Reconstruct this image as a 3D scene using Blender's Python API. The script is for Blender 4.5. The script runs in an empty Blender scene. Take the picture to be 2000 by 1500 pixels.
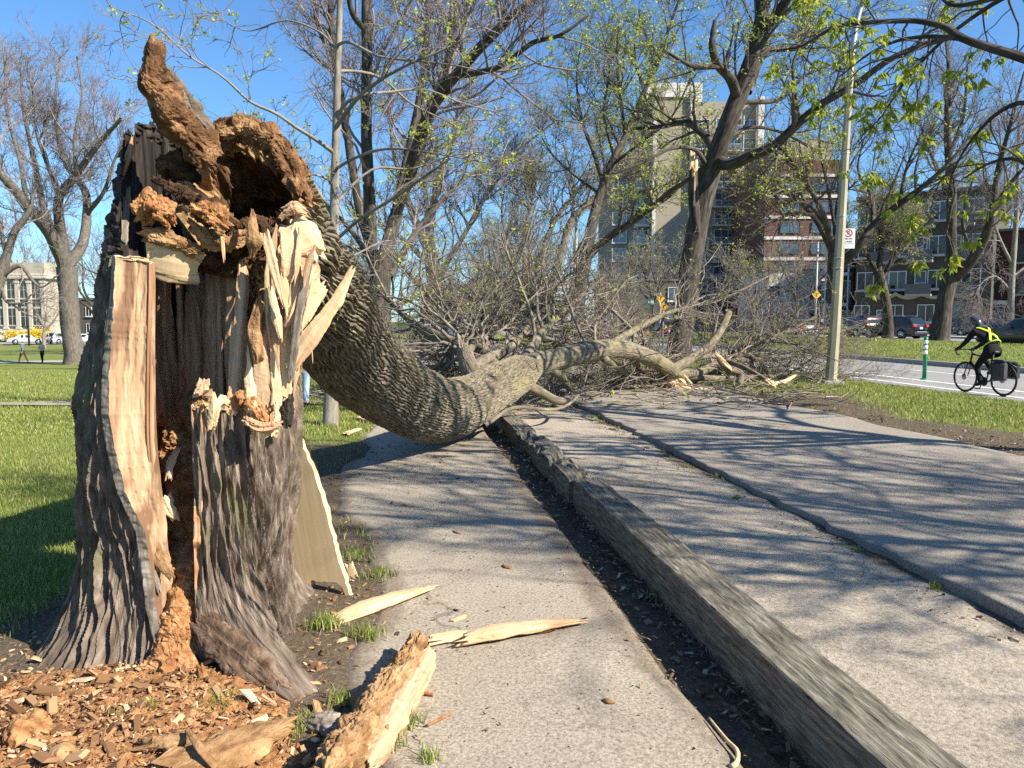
import bpy, math
import numpy as np
from mathutils import Vector, Matrix
RAD = math.radians
SC = bpy.context.scene
COL = SC.collection

# ------------------------------------------------------------------ camera, sky, sun, exposure
F_PX = 1500.0; PITCH = RAD(4.65); CAM_H = 1.5
cam_d = bpy.data.cameras.new('camera'); cam = bpy.data.objects.new('camera', cam_d); COL.objects.link(cam)
cam_d.sensor_width = 36; cam_d.lens = 27.0; cam_d.clip_start = 0.05; cam_d.clip_end = 6000
cam.location = (0, 0, CAM_H); cam.rotation_euler = (RAD(90) - PITCH, 0, 0)
SC.camera = cam
SUN_EL = RAD(36.5); SUN_AZ = math.atan2(0.88, -0.47)
world = bpy.data.worlds.new('World'); SC.world = world; world.use_nodes = True
wn = world.node_tree.nodes; wl = world.node_tree.links; wn.clear()
sky = wn.new('ShaderNodeTexSky'); sky.sky_type = 'NISHITA'; sky.sun_disc = False
sky.sun_elevation = SUN_EL; sky.sun_rotation = SUN_AZ; sky.ozone_density = 4.0; sky.air_density = 1.0; sky.dust_density = 0.3
bg = wn.new('ShaderNodeBackground'); bg.inputs['Strength'].default_value = 0.068
wo = wn.new('ShaderNodeOutputWorld'); tint = wn.new('ShaderNodeMix'); tint.data_type = 'RGBA'; tint.blend_type = 'MULTIPLY'; tint.inputs[0].default_value = 1; tint.inputs[7].default_value = (.66, .92, 1.10, 1)
wl.new(sky.outputs[0], tint.inputs[6]); wl.new(tint.outputs[2], bg.inputs[0]); wl.new(bg.outputs[0], wo.inputs[0])
sun_d = bpy.data.lights.new('sun', 'SUN'); sun = bpy.data.objects.new('sun', sun_d); COL.objects.link(sun)
sun_d.energy = 4.3; sun_d.angle = RAD(0.53); sun_d.color = (1.0, 0.92, 0.785)
SUN_V = Vector((math.sin(SUN_AZ) * math.cos(SUN_EL), math.cos(SUN_AZ) * math.cos(SUN_EL), math.sin(SUN_EL)))
sun.rotation_euler = SUN_V.to_track_quat('Z', 'Y').to_euler(); sun.location = SUN_V * 60
SC.view_settings.view_transform = 'Standard'; SC.view_settings.look = 'None'
SC.view_settings.exposure = 1.46; SC.view_settings.gamma = 1.0
SC.cycles.max_bounces = 6; SC.cycles.transparent_max_bounces = 8
SC.cycles.use_denoising = False
SC.cycles.sample_clamp_indirect = 4

# ------------------------------------------------------------------ helpers: survey of the site
def ray(px, py):
    u = (px - 1000) / F_PX; v = -(py - 750) / F_PX
    c, s = math.cos(PITCH), math.sin(PITCH)
    return np.array([u, c + v * s, -s + v * c])
def P(px, py, Y):                      # site point at distance Y
    d = ray(px, py); k = Y / d[1]
    return np.array([d[0] * k, Y, CAM_H + d[2] * k])
def G(px, py, z=0.0):                  # site point at height z
    d = ray(px, py); k = (z - CAM_H) / d[2]
    return np.array([d[0] * k, d[1] * k, z])
AX = np.array([-0.139, 0.990, 0]); NX = np.array([0.990, 0.139, 0])   # along / across the street
def ST(s, t, z=0.0):
    return np.stack(np.broadcast_arrays(s * AX[0] + t * NX[0], s * AX[1] + t * NX[1], z), -1)
def sstep(x):
    x = np.clip(x, 0, 1); return x * x * (3 - 2 * x)
def H(x, y):                           # the park falls away to the left
    t = x * NX[0] + y * NX[1]
    return -1.9 * sstep((-t - 1.5) / 9.0) * sstep((y - 15) / 50.0)

# ------------------------------------------------------------------ helpers: noise
def hash3(ix, iy, iz, seed):
    h = (ix.astype(np.int64) * 374761393 + iy.astype(np.int64) * 668265263 + iz.astype(np.int64) * 2147483647 + seed * 1274126177) & 0xFFFFFFFF
    h = ((h ^ (h >> 13)) * 1274126177) & 0xFFFFFFFF
    h = ((h ^ (h >> 16)) * 2246822519) & 0xFFFFFFFF
    return ((h ^ (h >> 15)) & 0xFFFFFF) / float(0xFFFFFF)
def noise(x, y, z, seed=0):
    x, y, z = np.broadcast_arrays(np.asarray(x, float), np.asarray(y, float), np.asarray(z, float))
    ix, iy, iz = np.floor(x), np.floor(y), np.floor(z)
    fx, fy, fz = x - ix, y - iy, z - iz
    fx = fx * fx * (3 - 2 * fx); fy = fy * fy * (3 - 2 * fy); fz = fz * fz * (3 - 2 * fz)
    r = 0
    for a in (0, 1):
        wa = fx if a else 1 - fx
        for b in (0, 1):
            wb = fy if b else 1 - fy
            for c in (0, 1):
                wc = fz if c else 1 - fz
                r = r + wa * wb * wc * hash3(ix + a, iy + b, iz + c, seed)
    return r * 2 - 1
def fbm(x, y, z, seed=0, oct=3, gain=0.5):
    r = 0; a = 1.0; f = 1.0
    for i in range(oct):
        r = r + a * noise(x * f, y * f, z * f, seed + i * 17); a *= gain; f *= 2.03
    return r

# ------------------------------------------------------------------ helpers: objects
def tag(o, label=None, cat=None, group=None, kind=None):
    if label: o['label'] = label
    if cat: o['category'] = cat
    if group: o['group'] = group
    if kind: o['kind'] = kind
    return o
def thing(name, loc, label, cat, group=None, rz=0.0):
    o = bpy.data.objects.new(name, None); COL.objects.link(o); o.empty_display_size = 0.2
    o.location = loc; o.rotation_euler = (0, 0, rz)
    return tag(o, label, cat, group)
def wloc(o):
    m = np.zeros(3)
    while o is not None:
        m = m + np.array(o.location); o = o.parent
    return m
def mk(name, V, F, mat, parent=None, smooth=True, guv=None, mask=None, midx=None, world=True, col=None):
    """one mesh object; V are site coordinates when world is set"""
    V = np.asarray(V, float).reshape(-1, 3)
    if guv is None: guv = V
    if parent is not None and world: V = V - wloc(parent)
    Fs = F if isinstance(F, (list, tuple)) else [F]
    Fs = [np.asarray(f, np.int32) for f in Fs if len(f)]
    me = bpy.data.meshes.new(name)
    me.vertices.add(len(V)); me.vertices.foreach_set('co', V.astype(np.float32).ravel())
    nl = sum(f.size for f in Fs); npoly = sum(len(f) for f in Fs)
    me.loops.add(nl); me.polygons.add(npoly)
    li = np.concatenate([f.ravel() for f in Fs]) if Fs else np.zeros(0, np.int32)
    me.loops.foreach_set('vertex_index', li)
    tot = np.concatenate([np.full(len(f), f.shape[1], np.int32) for f in Fs])
    st = np.concatenate([[0], np.cumsum(tot)[:-1]]).astype(np.int32)
    me.polygons.foreach_set('loop_start', st); me.polygons.foreach_set('loop_total', tot)
    me.polygons.foreach_set('use_smooth', np.full(npoly, bool(smooth)))
    for m in (mat if isinstance(mat, (list, tuple)) else [mat]): me.materials.append(m)
    if midx is not None: me.polygons.foreach_set('material_index', np.asarray(midx, np.int32))
    a = me.attributes.new('guv', 'FLOAT_VECTOR', 'POINT'); a.data.foreach_set('vector', np.asarray(guv, np.float32).ravel())
    if mask is not None:
        a = me.attributes.new('mask', 'FLOAT', 'POINT'); a.data.foreach_set('value', np.asarray(mask, np.float32).ravel())
    me.update(calc_edges=True)
    o = bpy.data.objects.new(name, me); COL.objects.link(o)
    if parent is not None: o.parent = parent
    return o
def copy_tree(o, parent=None):
    c = o.copy(); COL.objects.link(c)
    if parent is not None: c.parent = parent
    for ch in [x for x in o.children]: copy_tree(ch, c)
    return c

class MB:
    """collects boxes, tubes and quads that become ONE mesh"""
    def __init__(s): s.V = []; s.Q = []; s.T = []; s.n = 0; s.N = []
    def add(s, V, Q=None, T=None):
        V = np.asarray(V, float).reshape(-1, 3)
        if Q is not None and len(Q): s.Q.append(np.asarray(Q) + s.n)
        if T is not None and len(T): s.T.append(np.asarray(T) + s.n)
        s.V.append(V); s.n += len(V); return s
    def box(s, c, size, rot=None, taper=1.0):
        x, y, z = np.array(size) / 2
        v = np.array([[-x, -y, -z], [x, -y, -z], [x, y, -z], [-x, y, -z], [-x * taper, -y * taper, z], [x * taper, -y * taper, z], [x * taper, y * taper, z], [-x * taper, y * taper, z]])
        if rot is not None: v = v @ np.array(rot).T
        q = [[0, 3, 2, 1], [4, 5, 6, 7], [0, 1, 5, 4], [1, 2, 6, 5], [2, 3, 7, 6], [3, 0, 4, 7]]
        return s.add(v + np.array(c), q)
    def bbox(s, c, size, b=0.01, rot=None):
        """box with chamfered edges along its length z"""
        x, y, z = np.array(size) / 2
        o = [(-x + b, -y), (x - b, -y), (x, -y + b), (x, y - b), (x - b, y), (-x + b, y), (-x, y - b), (-x, -y + b)]
        rings = []
        for zz, k in ((-z, b), (-z + b, 0), (z - b, 0), (z, b)):
            rings.append([(px - math.copysign(min(k, abs(px)), px), py - math.copysign(min(k, abs(py)), py), zz) for px, py in o])
        v = np.array(rings).reshape(-1, 3)
        if rot is not None: v = v @ np.array(rot).T
        q = [[r * 8 + i, r * 8 + (i + 1) % 8, r * 8 + 8 + (i + 1) % 8, r * 8 + 8 + i] for r in range(3) for i in range(8)]
        q += [[0, 7, 6, 1], [1, 6, 5, 2], [2, 5, 4, 3]]; e = 24
        q += [[e + 0, e + 1, e + 6, e + 7], [e + 1, e + 2, e + 5, e + 6], [e + 2, e + 3, e + 4, e + 5]]
        return s.add(v + np.array(c), q)
    def tube(s, pts, r, sides=8, cap=True):
        pts = np.asarray(pts, float); r = np.broadcast_to(np.asarray(r, float), (len(pts),))
        v, q = tubes(pts[None], r[None], sides); k = len(pts)
        t = []
        if cap:
            n = len(v); v = np.concatenate([v, pts[:1], pts[-1:]])
            for i in range(sides):
                t.append([n, (i + 1) % sides, i]); b = (k - 1) * sides; t.append([n + 1, b + i, b + (i + 1) % sides])
        return s.add(v, q, t)
    def quad(s, a, b, c, d): return s.add([a, b, c, d], [[0, 1, 2, 3]])
    def build(s, name, mat, parent=None, smooth=False, world=True, **k):
        V = np.concatenate(s.V); F = []
        if s.Q: F.append(np.concatenate(s.Q))
        if s.T: F.append(np.concatenate(s.T))
        return mk(name, V, F, mat, parent, smooth, world=world, **k)

def frames(Pn):
    """P (N,K,3) -> tangent, normal, binormal"""
    T = np.gradient(Pn, axis=1); T /= np.linalg.norm(T, axis=2, keepdims=True) + 1e-9
    m = T.mean(axis=1); m /= np.linalg.norm(m, axis=1, keepdims=True) + 1e-9
    ref = np.where(np.abs(m[:, 2:3]) > 0.75, np.array([[0.0, 1.0, 0.0]]), np.array([[0.0, 0.0, 1.0]]))
    A = np.cross(T, ref[:, None, :]); A /= np.linalg.norm(A, axis=2, keepdims=True) + 1e-9
    B = np.cross(T, A)
    return T, A, B
def tubes(Pn, Rn, S):
    N, K, _ = Pn.shape
    T, A, B = frames(Pn)
    ph = np.arange(S) / S * 2 * np.pi
    V = Pn[:, :, None, :] + Rn[:, :, None, None] * (np.cos(ph)[None, None, :, None] * A[:, :, None, :] + np.sin(ph)[None, None, :, None] * B[:, :, None, :])
    i = np.arange(N)[:, None, None] * K * S; k = np.arange(K - 1)[None, :, None] * S; j = np.arange(S)[None, None, :]; j2 = (j + 1) % S
    Q = np.stack([i + k + j, i + k + j2, i + k + S + j2, i + k + S + j], -1).reshape(-1, 4)
    return V.reshape(-1, 3), Q
def smooth(pts, K, vals=None):
    """Catmull-Rom resample by chord length; vals resampled along"""
    p = np.asarray(pts, float); n = len(p)
    d = np.concatenate([[0], np.cumsum(np.linalg.norm(np.diff(p, axis=0), axis=1))])
    u = np.linspace(0, d[-1], K)
    m = np.gradient(p, d, axis=0) if n > 2 else np.repeat((p[1:] - p[:1]) / d[-1], 2, 0)
    i = np.clip(np.searchsorted(d, u, 'right') - 1, 0, n - 2)
    h = (d[i + 1] - d[i])[:, None]; t = ((u - d[i]) / (d[i + 1] - d[i]))[:, None]
    q = (2 * t**3 - 3 * t**2 + 1) * p[i] + (t**3 - 2 * t**2 + t) * h * m[i] + (-2 * t**3 + 3 * t**2) * p[i + 1] + (t**3 - t**2) * h * m[i + 1]
    if vals is None: return q
    return q, np.interp(u, d, np.asarray(vals, float))
def grid_faces(a, b, wrap=False):
    i = np.arange(a - 1)[:, None]; j = np.arange(b if wrap else b - 1)[None, :]; j2 = (j + 1) % b
    return np.stack([i * b + j, i * b + j2, (i + 1) * b + j2, (i + 1) * b + j], -1).reshape(-1, 4)

def limb(pts, radii, sides=14, step=0.12, bump=0.05, freq=5.0, seed=0, K=None):
    """one bark-covered limb: V, Q, guv (straightened coordinates)"""
    pts = np.asarray(pts, float); L = np.linalg.norm(np.diff(pts, axis=0), axis=1).sum()
    K = K or max(6, int(L / step))
    p, r = smooth(pts, K, radii)
    T, A, B = frames(p[None]); A, B = A[0], B[0]
    s = np.concatenate([[0], np.cumsum(np.linalg.norm(np.diff(p, axis=0), axis=1))])
    ph = np.arange(sides) / sides * 2 * np.pi
    c, sn = np.cos(ph)[None], np.sin(ph)[None]
    gx, gy, gz = c * r[:, None], sn * r[:, None], np.repeat(s[:, None], sides, 1)
    rr = r[:, None] * (1 + bump * fbm(c * 1.3 + gx * freq, sn * 1.3 + gy * freq, gz * freq * 0.3, seed, 2))
    V = p[:, None, :] + rr[:, :, None] * (c[:, :, None] * A[:, None, :] + sn[:, :, None] * B[:, None, :])
    return V.reshape(-1, 3), grid_faces(K, sides, True), np.stack([gx, gy, gz], -1).reshape(-1, 3)

def chunk(pts, w, h, K=40, S=24, amp=0.15, freq=9.0, fib=0.0, jag=0.0, sq=2.0, up=(0, 0, 1), seed=0, taper=0.04):
    """a broken piece of wood along pts: half-widths w, half-thicknesses h; fibrous or crumbly surface"""
    pts = np.asarray(pts, float); n = len(pts)
    w = np.broadcast_to(np.asarray(w, float), (n,)); h = np.broadcast_to(np.asarray(h, float), (n,))
    p, ww = smooth(pts, K, w); _, hh = smooth(pts, K, h)
    T = np.gradient(p, axis=0); T /= np.linalg.norm(T, axis=1, keepdims=True) + 1e-9
    A = np.cross(T, np.asarray(up, float)[None]); A /= np.linalg.norm(A, axis=1, keepdims=True) + 1e-9
    B = np.cross(A, T)
    s = np.concatenate([[0], np.cumsum(np.linalg.norm(np.diff(p, axis=0), axis=1))])
    ph = (np.arange(S) + 0.5) / S * 2 * np.pi; c, sn = np.cos(ph), np.sin(ph)
    ex = 2.0 / sq
    cx = np.sign(c) * np.abs(c)**ex; sy = np.sign(sn) * np.abs(sn)**ex
    X = cx[None] * ww[:, None]; Y = sy[None] * hh[:, None]; Z = np.repeat(s[:, None], S, 1)
    m = np.minimum(ww, hh)[:, None]
    D = amp * fbm(X * freq, Y * freq, Z * freq, seed, 5, 0.62)
    if fib: D = D + fib * fbm(X * freq * 4, Y * freq * 4, Z * freq * 0.35, seed + 5, 2)
    k = 1 + D
    if jag:
        e0 = np.clip(1 - s / (0.25 * s[-1]), 0, 1)[:, None]; e1 = np.clip(1 - (s[-1] - s) / (0.25 * s[-1]), 0, 1)[:, None]
        J = fbm(cx[None] * 2.3 + 0 * Z, sy[None] * 2.3 + 0 * Z, 0 * Z, seed + 9, 3) * jag
        dz = (e1 - e0) * J * 1.0
    else: dz = 0 * Z
    V = p[:, None, :] + (X * k)[:, :, None] * A[:, None, :] + (Y * k + 0 * m)[:, :, None] * B[:, None, :] + dz[:, :, None] * T[:, None, :]
    c0, c1 = V[0].mean(0), V[-1].mean(0)
    e0 = c0 + (V[0] - c0) * 0.45 - T[0] * taper * ww[0]; e1 = c1 + (V[-1] - c1) * 0.45 + T[-1] * taper * ww[-1]
    VV = np.concatenate([e0, V.reshape(-1, 3), e1, [e0.mean(0)], [e1.mean(0)]])
    g = np.concatenate([np.stack([X[0] * .45, Y[0] * .45, Z[0] - .01], -1), np.stack([X, Y, Z], -1).reshape(-1, 3), np.stack([X[-1] * .45, Y[-1] * .45, Z[-1] + .01], -1), [[0, 0, 0]], [[0, 0, s[-1]]]])
    Q = grid_faces(K + 2, S, True); nV = (K + 2) * S; b = (K + 1) * S
    Tr = np.array([[nV, (i + 1) % S, i] for i in range(S)] + [[nV + 1, b + i, b + (i + 1) % S] for i in range(S)])
    return VV, [Q, Tr], g

# ------------------------------------------------------------------ helpers: materials
def nodes(name):
    m = bpy.data.materials.new(name); m.use_nodes = True; nt = m.node_tree
    return m, nt.nodes, nt.links, nt.nodes['Principled BSDF']
def ramp(n, stops):
    r = n.new('ShaderNodeValToRGB'); e = r.color_ramp.elements
    while len(e) > 1: e.remove(e[-1])
    for i, (p, c) in enumerate(stops):
        q = e[0] if i == 0 else e.new(p)
        q.position = p; q.color = (*c, 1)
    return r
def mapped(n, l, src, scale):
    a = n.new('ShaderNodeAttribute'); a.attribute_name = 'guv'
    if src == 'object':
        a = n.new('ShaderNodeTexCoord'); o = a.outputs['Object']
    else: o = a.outputs['Vector']
    m = n.new('ShaderNodeMapping'); m.inputs['Scale'].default_value = scale; l.new(o, m.inputs['Vector']); return m.outputs[0]
def ntex(n, l, vec, scale=1.0, detail=4.0, rough=0.55, dist=0.0):
    t = n.new('ShaderNodeTexNoise'); t.inputs['Scale'].default_value = scale; t.inputs['Detail'].default_value = detail
    t.inputs['Roughness'].default_value = rough; t.inputs['Distortion'].default_value = dist; l.new(vec, t.inputs['Vector']); return t.outputs['Fac']
def mixc(n, l, f, a, b, mode='MIX'):
    m = n.new('ShaderNodeMix'); m.data_type = 'RGBA'; m.blend_type = mode
    for s, v in ((m.inputs[0], f), (m.inputs[6], a), (m.inputs[7], b)):
        if isinstance(v, (int, float)): s.default_value = v
        elif isinstance(v, tuple): s.default_value = (*v, 1)
        else: l.new(v, s)
    return m.outputs[2]
def m_noise(name, stops, scale=(6, 6, 6), detail=5, rough=0.9, bump=0.3, bdist=0.01, bscale=None, stops2=None, scale2=None, lo2=0.5, hi2=0.62, src='guv', dist=0.0, spec=0.25):
    m, n, l, b = nodes(name)
    v = mapped(n, l, src, scale); f = ntex(n, l, v, 1, detail, 0.6, dist)
    col = ramp(n, stops); l.new(f, col.inputs[0]); c = col.outputs[0]
    if stops2:
        v2 = mapped(n, l, src, scale2); f2 = ntex(n, l, v2, 1, 4, 0.6)
        fr = ramp(n, [(lo2, (0, 0, 0)), (hi2, (1, 1, 1))]); l.new(f2, fr.inputs[0])
        c = mixc(n, l, fr.outputs[0], c, stops2)
    l.new(c, b.inputs['Base Color']); b.inputs['Roughness'].default_value = rough
    b.inputs['Specular IOR Level'].default_value = spec
    if bump:
        vb = mapped(n, l, src, bscale or scale); fb = ntex(n, l, vb, 1, 6, 0.65, dist)
        bp = n.new('ShaderNodeBump'); bp.inputs['Strength'].default_value = bump; bp.inputs['Distance'].default_value = bdist
        l.new(fb, bp.inputs['Height']); l.new(bp.outputs[0], b.inputs['Normal'])
    return m
def m_plain(name, c, rough=0.5, metal=0.0, spec=0.5, coat=0.0, var=0.06):
    m, n, l, b = nodes(name)
    v = mapped(n, l, 'object', (7, 7, 7)); f = ntex(n, l, v, 1, 3)
    r = ramp(n, [(0.3, tuple(x * (1 - var) for x in c)), (0.7, tuple(min(1, x * (1 + var)) for x in c))]); l.new(f, r.inputs[0]); l.new(r.outputs[0], b.inputs['Base Color'])
    b.inputs['Roughness'].default_value = rough; b.inputs['Metallic'].default_value = metal; b.inputs['Specular IOR Level'].default_value = spec
    b.inputs['Coat Weight'].default_value = coat
    return m
def m_island(name, stops, rough=0.8, trans=0.0, spec=0.3):
    """colour varies from leaf to leaf / chip to chip"""
    m, n, l, b = nodes(name)
    g = n.new('ShaderNodeNewGeometry'); r = ramp(n, stops); l.new(g.outputs['Random Per Island'], r.inputs[0])
    l.new(r.outputs[0], b.inputs['Base Color']); b.inputs['Roughness'].default_value = rough; b.inputs['Specular IOR Level'].default_value = spec
    if trans:
        t = n.new('ShaderNodeBsdfTranslucent'); l.new(r.outputs[0], t.inputs['Color'])
        x = n.new('ShaderNodeMixShader'); x.inputs[0].default_value = trans
        l.new(b.outputs[0], x.inputs[1]); l.new(t.outputs[0], x.inputs[2]); l.new(x.outputs[0], n['Material Output'].inputs['Surface'])
    return m
def m_mask(name, A, B, sa, sb, edge=(0.42, 0.58), rough=0.95, bump=0.4, bdist=0.01, bscale=60, cracks=0):
    """two noisy soils blended by the point attribute 'mask' with a broken edge"""
    m, n, l, b = nodes(name)
    ca = ramp(n, A); l.new(ntex(n, l, mapped(n, l, 'object', (sa,) * 3), 1, 6, 0.7), ca.inputs[0])
    cb = ramp(n, B); l.new(ntex(n, l, mapped(n, l, 'object', (sb,) * 3), 1, 6, 0.7), cb.inputs[0])
    at = n.new('ShaderNodeAttribute'); at.attribute_name = 'mask'
    nz = ntex(n, l, mapped(n, l, 'object', (14, 14, 14)), 1, 6, 0.7)
    ad = n.new('ShaderNodeMath'); ad.operation = 'MULTIPLY_ADD'; l.new(nz, ad.inputs[0]); ad.inputs[1].default_value = 0.7; l.new(at.outputs['Fac'], ad.inputs[2])
    sb2 = n.new('ShaderNodeMath'); sb2.operation = 'SUBTRACT'; l.new(ad.outputs[0], sb2.inputs[0]); sb2.inputs[1].default_value = 0.35
    fr = ramp(n, [(edge[0], (0, 0, 0)), (edge[1], (1, 1, 1))]); l.new(sb2.outputs[0], fr.inputs[0])
    c = mixc(n, l, fr.outputs[0], ca.outputs[0], cb.outputs[0])
    if cracks:
        vv = mapped(n, l, 'object', (cracks,) * 3); wb = n.new('ShaderNodeTexNoise'); wb.inputs['Scale'].default_value = 3.0; wb.inputs['Detail'].default_value = 6; l.new(vv, wb.inputs['Vector'])
        mv = n.new('ShaderNodeVectorMath'); mv.operation = 'MULTIPLY_ADD'; mv.inputs[1].default_value = (.7, .7, .7); l.new(wb.outputs['Color'], mv.inputs[0]); l.new(vv, mv.inputs[2])
        vo = n.new('ShaderNodeTexVoronoi'); vo.feature = 'DISTANCE_TO_EDGE'; vo.inputs['Scale'].default_value = 1.0; l.new(mv.outputs[0], vo.inputs['Vector'])
        rc = ramp(n, [(.0, (.6, .6, .6)), (.006, (.3, .3, .3)), (.014, (0, 0, 0))]); l.new(vo.outputs['Distance'], rc.inputs[0]); gate = ramp(n, [(.46, (0, 0, 0)), (.56, (1, 1, 1))]); l.new(ntex(n, l, vv, 1.7, 3), gate.inputs[0])
        gm = mixc(n, l, 1.0, rc.outputs[0], gate.outputs[0], 'MULTIPLY'); c = mixc(n, l, gm, c, (.06, .052, .045))
        st = ramp(n, [(.42, (.88, .87, .86)), (.62, (1, 1, 1))]); l.new(ntex(n, l, mapped(n, l, 'object', (.9, .9, .9)), 1, 6, .7), st.inputs[0]); c = mixc(n, l, 1.0, c, st.outputs[0], 'MULTIPLY')
    l.new(c, b.inputs['Base Color'])
    b.inputs['Roughness'].default_value = rough; b.inputs['Specular IOR Level'].default_value = 0.15
    bp = n.new('ShaderNodeBump'); bp.inputs['Strength'].default_value = bump; bp.inputs['Distance'].default_value = bdist
    l.new(ntex(n, l, mapped(n, l, 'object', (bscale,) * 3), 1, 6, 0.7), bp.inputs['Height']); l.new(bp.outputs[0], b.inputs['Normal'])
    return m
def rgb(r, g, b):                       # sRGB 0-255 -> linear
    f = lambda v: (v / 255 / 12.92) if v / 255 <= 0.04045 else ((v / 255 + 0.055) / 1.055)**2.4
    return (f(r), f(g), f(b))
# ------------------------------------------------------------------ materials of the site
M = {}
M['asphalt_old'] = m_mask('asphalt_old', [(0.3, (.13, .11, .088)), (0.5, (.335, .29, .228)), (0.7, (.50, .445, .365))], [(0.3, (.13, .10, .072)), (0.55, (.24, .20, .155)), (0.75, (.36, .32, .265))], 75, 60, (0.4, 0.62), 0.92, 0.55, 0.006, 130, .55)
M['asphalt'] = m_mask('asphalt', [(0.3, (.10, .09, .08)), (0.5, (.285, .252, .208)), (0.7, (.45, .405, .345))], [(0.3, (.17, .13, .10)), (0.55, (.27, .22, .175)), (0.75, (.36, .32, .27))], 85, 50, (0.42, 0.6), 0.9, 0.65, 0.006, 130, .42)
M['strip'] = m_mask('strip', [(0.28, (.14, .11, .08)), (0.5, (.33, .285, .225)), (0.72, (.47, .42, .35))], [(0.3, (.055, .042, .03)), (0.55, (.12, .095, .07)), (0.75, (.22, .18, .14))], 48, 55, (0.36, 0.64), 0.95, 0.7, 0.010, 80)
M['lawn'] = m_mask('lawn', [(0.25, (.045, .033, .022)), (0.5, (.11, .085, .058)), (0.75, (.20, .165, .12))], [(0.25, (.08, .10, .02)), (0.5, (.15, .18, .04)), (0.75, (.25, .23, .09))], 40, 9, (0.35, 0.62), 0.95, 0.8, 0.02, 50)
M['soil'] = m_noise('soil', [(0.25, (.03, .022, .016)), (0.5, (.075, .058, .042)), (0.75, (.15, .12, .09))], (45, 45, 45), 6, 0.95, 0.8, 0.015, src='object')
M['road'] = m_noise('road', [(0.3, (.19, .185, .18)), (0.55, (.26, .255, .245)), (0.75, (.34, .33, .32))], (30, 30, 30), 6, 0.85, 0.3, 0.004, src='object', stops2=(.22, .21, .2), scale2=(.8, .3, .8))
M['paint'] = m_noise('paint', [(0.3, (.5, .5, .48)), (0.5, (.78, .78, .76)), (0.7, (.85, .85, .83))], (22, 22, 22), 6, 0.7, 0.1, src='object')
M['kerb'] = m_noise('kerb', [(0.3, (.22, .205, .18)), (0.6, (.36, .34, .30)), (0.8, (.45, .43, .4))], (25, 25, 25), 5, 0.9, 0.3, src='object')
M['timber'] = m_noise('timber', [(0.3, (.04, .033, .024)), (0.45, (.115, .10, .075)), (0.58, (.19, .17, .132)), (0.75, (.33, .30, .245))], (60, 60, 7), 7, 0.9, 0.9, 0.006, bscale=(170, 170, 16), stops2=(.028, .022, .016), scale2=(75, 75, 2.6), lo2=.60, hi2=.66)
M['grass'] = m_island('grass', [(0.0, (.10, .15, .022)), (0.3, (.17, .24, .038)), (0.6, (.26, .31, .06)), (0.8, (.35, .33, .12)), (1.0, (.50, .43, .24))], 0.6, 0.35)
M['chips'] = m_island('chips', [(0.0, (.07, .034, .015)), (0.35, (.19, .10, .045)), (0.65, (.29, .165, .08)), (0.9, (.40, .25, .135)), (1.0, (.56, .41, .26))], 0.9)
M['litter'] = m_island('litter', [(0.0, (.035, .022, .014)), (0.4, (.10, .065, .04)), (0.75, (.20, .14, .09)), (1.0, (.42, .33, .22))], 0.9)
M['ground'] = m_noise('ground', [(0.3, (.05, .075, .02)), (0.6, (.09, .11, .035)), (0.8, (.15, .14, .07))], (.6, .6, .6), 6, 0.95, 0.0, src='object')
M['pavement'] = m_noise('pavement', [(0.3, (.26, .25, .235)), (0.7, (.38, .37, .35))], (5, 5, 5), 5, 0.9, 0.1, src='object')

STUMP_C = np.array([-1.5, 3.6])
def Zlawn(x, y):
    d2 = (x - STUMP_C[0])**2 + (y - 3.35)**2
    return H(x, y) + 0.018 * fbm(x * .7, y * .7, 0 * x, 3, 2) + 0.008 * fbm(x * 5, y * 5, 0 * x, 4, 3) + 0.05 * np.exp(-d2 / .9)
def lawn_edge(s):                       # ragged left edge of the old path
    return -0.22 - 0.35 * sstep((s - 4) / 4) + 0.14 * fbm(s * .9, 0 * s, 0 * s, 21, 3)
def lawn_mask(x, y):
    t = x * NX[0] + y * NX[1]; dc = np.hypot(x - STUMP_C[0], y - 3.3)
    m = 0.95 - 0.95 * (1 - sstep((dc - 0.75) / 1.0)) * sstep((x + 3.2) / 1.2)
    band = sstep((t + 2.1) / 1.0) * (1 - sstep((y - 8.6) / 1.6))
    m = m * (1 - 0.78 * band)
    m = m * (1 - 0.5 * sstep((t + 1.0) / 0.8))
    m = m + 0.22 * fbm(x * 1.1, y * 1.1, 0 * x, 8, 3)
    return np.clip(m, 0, 1)

def geo(a, b, n, p=1.7): return a + (b - a) * np.linspace(0, 1, n)**p
def sheet(name, S, T, z, mat, kind='structure', mask=None, label=None, cat=None):
    """S (a,) along, T (a,b) across, z (a,b)"""
    a, b = T.shape; V = ST(np.repeat(S[:, None], b, 1), T, z)
    o = mk(name, V, grid_faces(a, b), mat, None, True, mask=None if mask is None else mask.ravel()); tag(o, label, cat, None, kind); return o

# the base of the land, out to the horizon
gx = np.concatenate([-geo(0, 1500, 70, 2.4)[::-1], geo(0, 1500, 70, 2.4)[1:]]); gy = np.concatenate([-geo(0, 300, 20, 2)[::-1], geo(0, 3000, 90, 2.4)[1:]])
XX, YY = np.meshgrid(gx, gy, indexing='ij')
tag(mk('ground', np.stack([XX, YY, H(XX, YY) - 0.35], -1), grid_faces(len(gx), len(gy))[:, ::-1], M['ground']), kind='structure')
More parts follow.
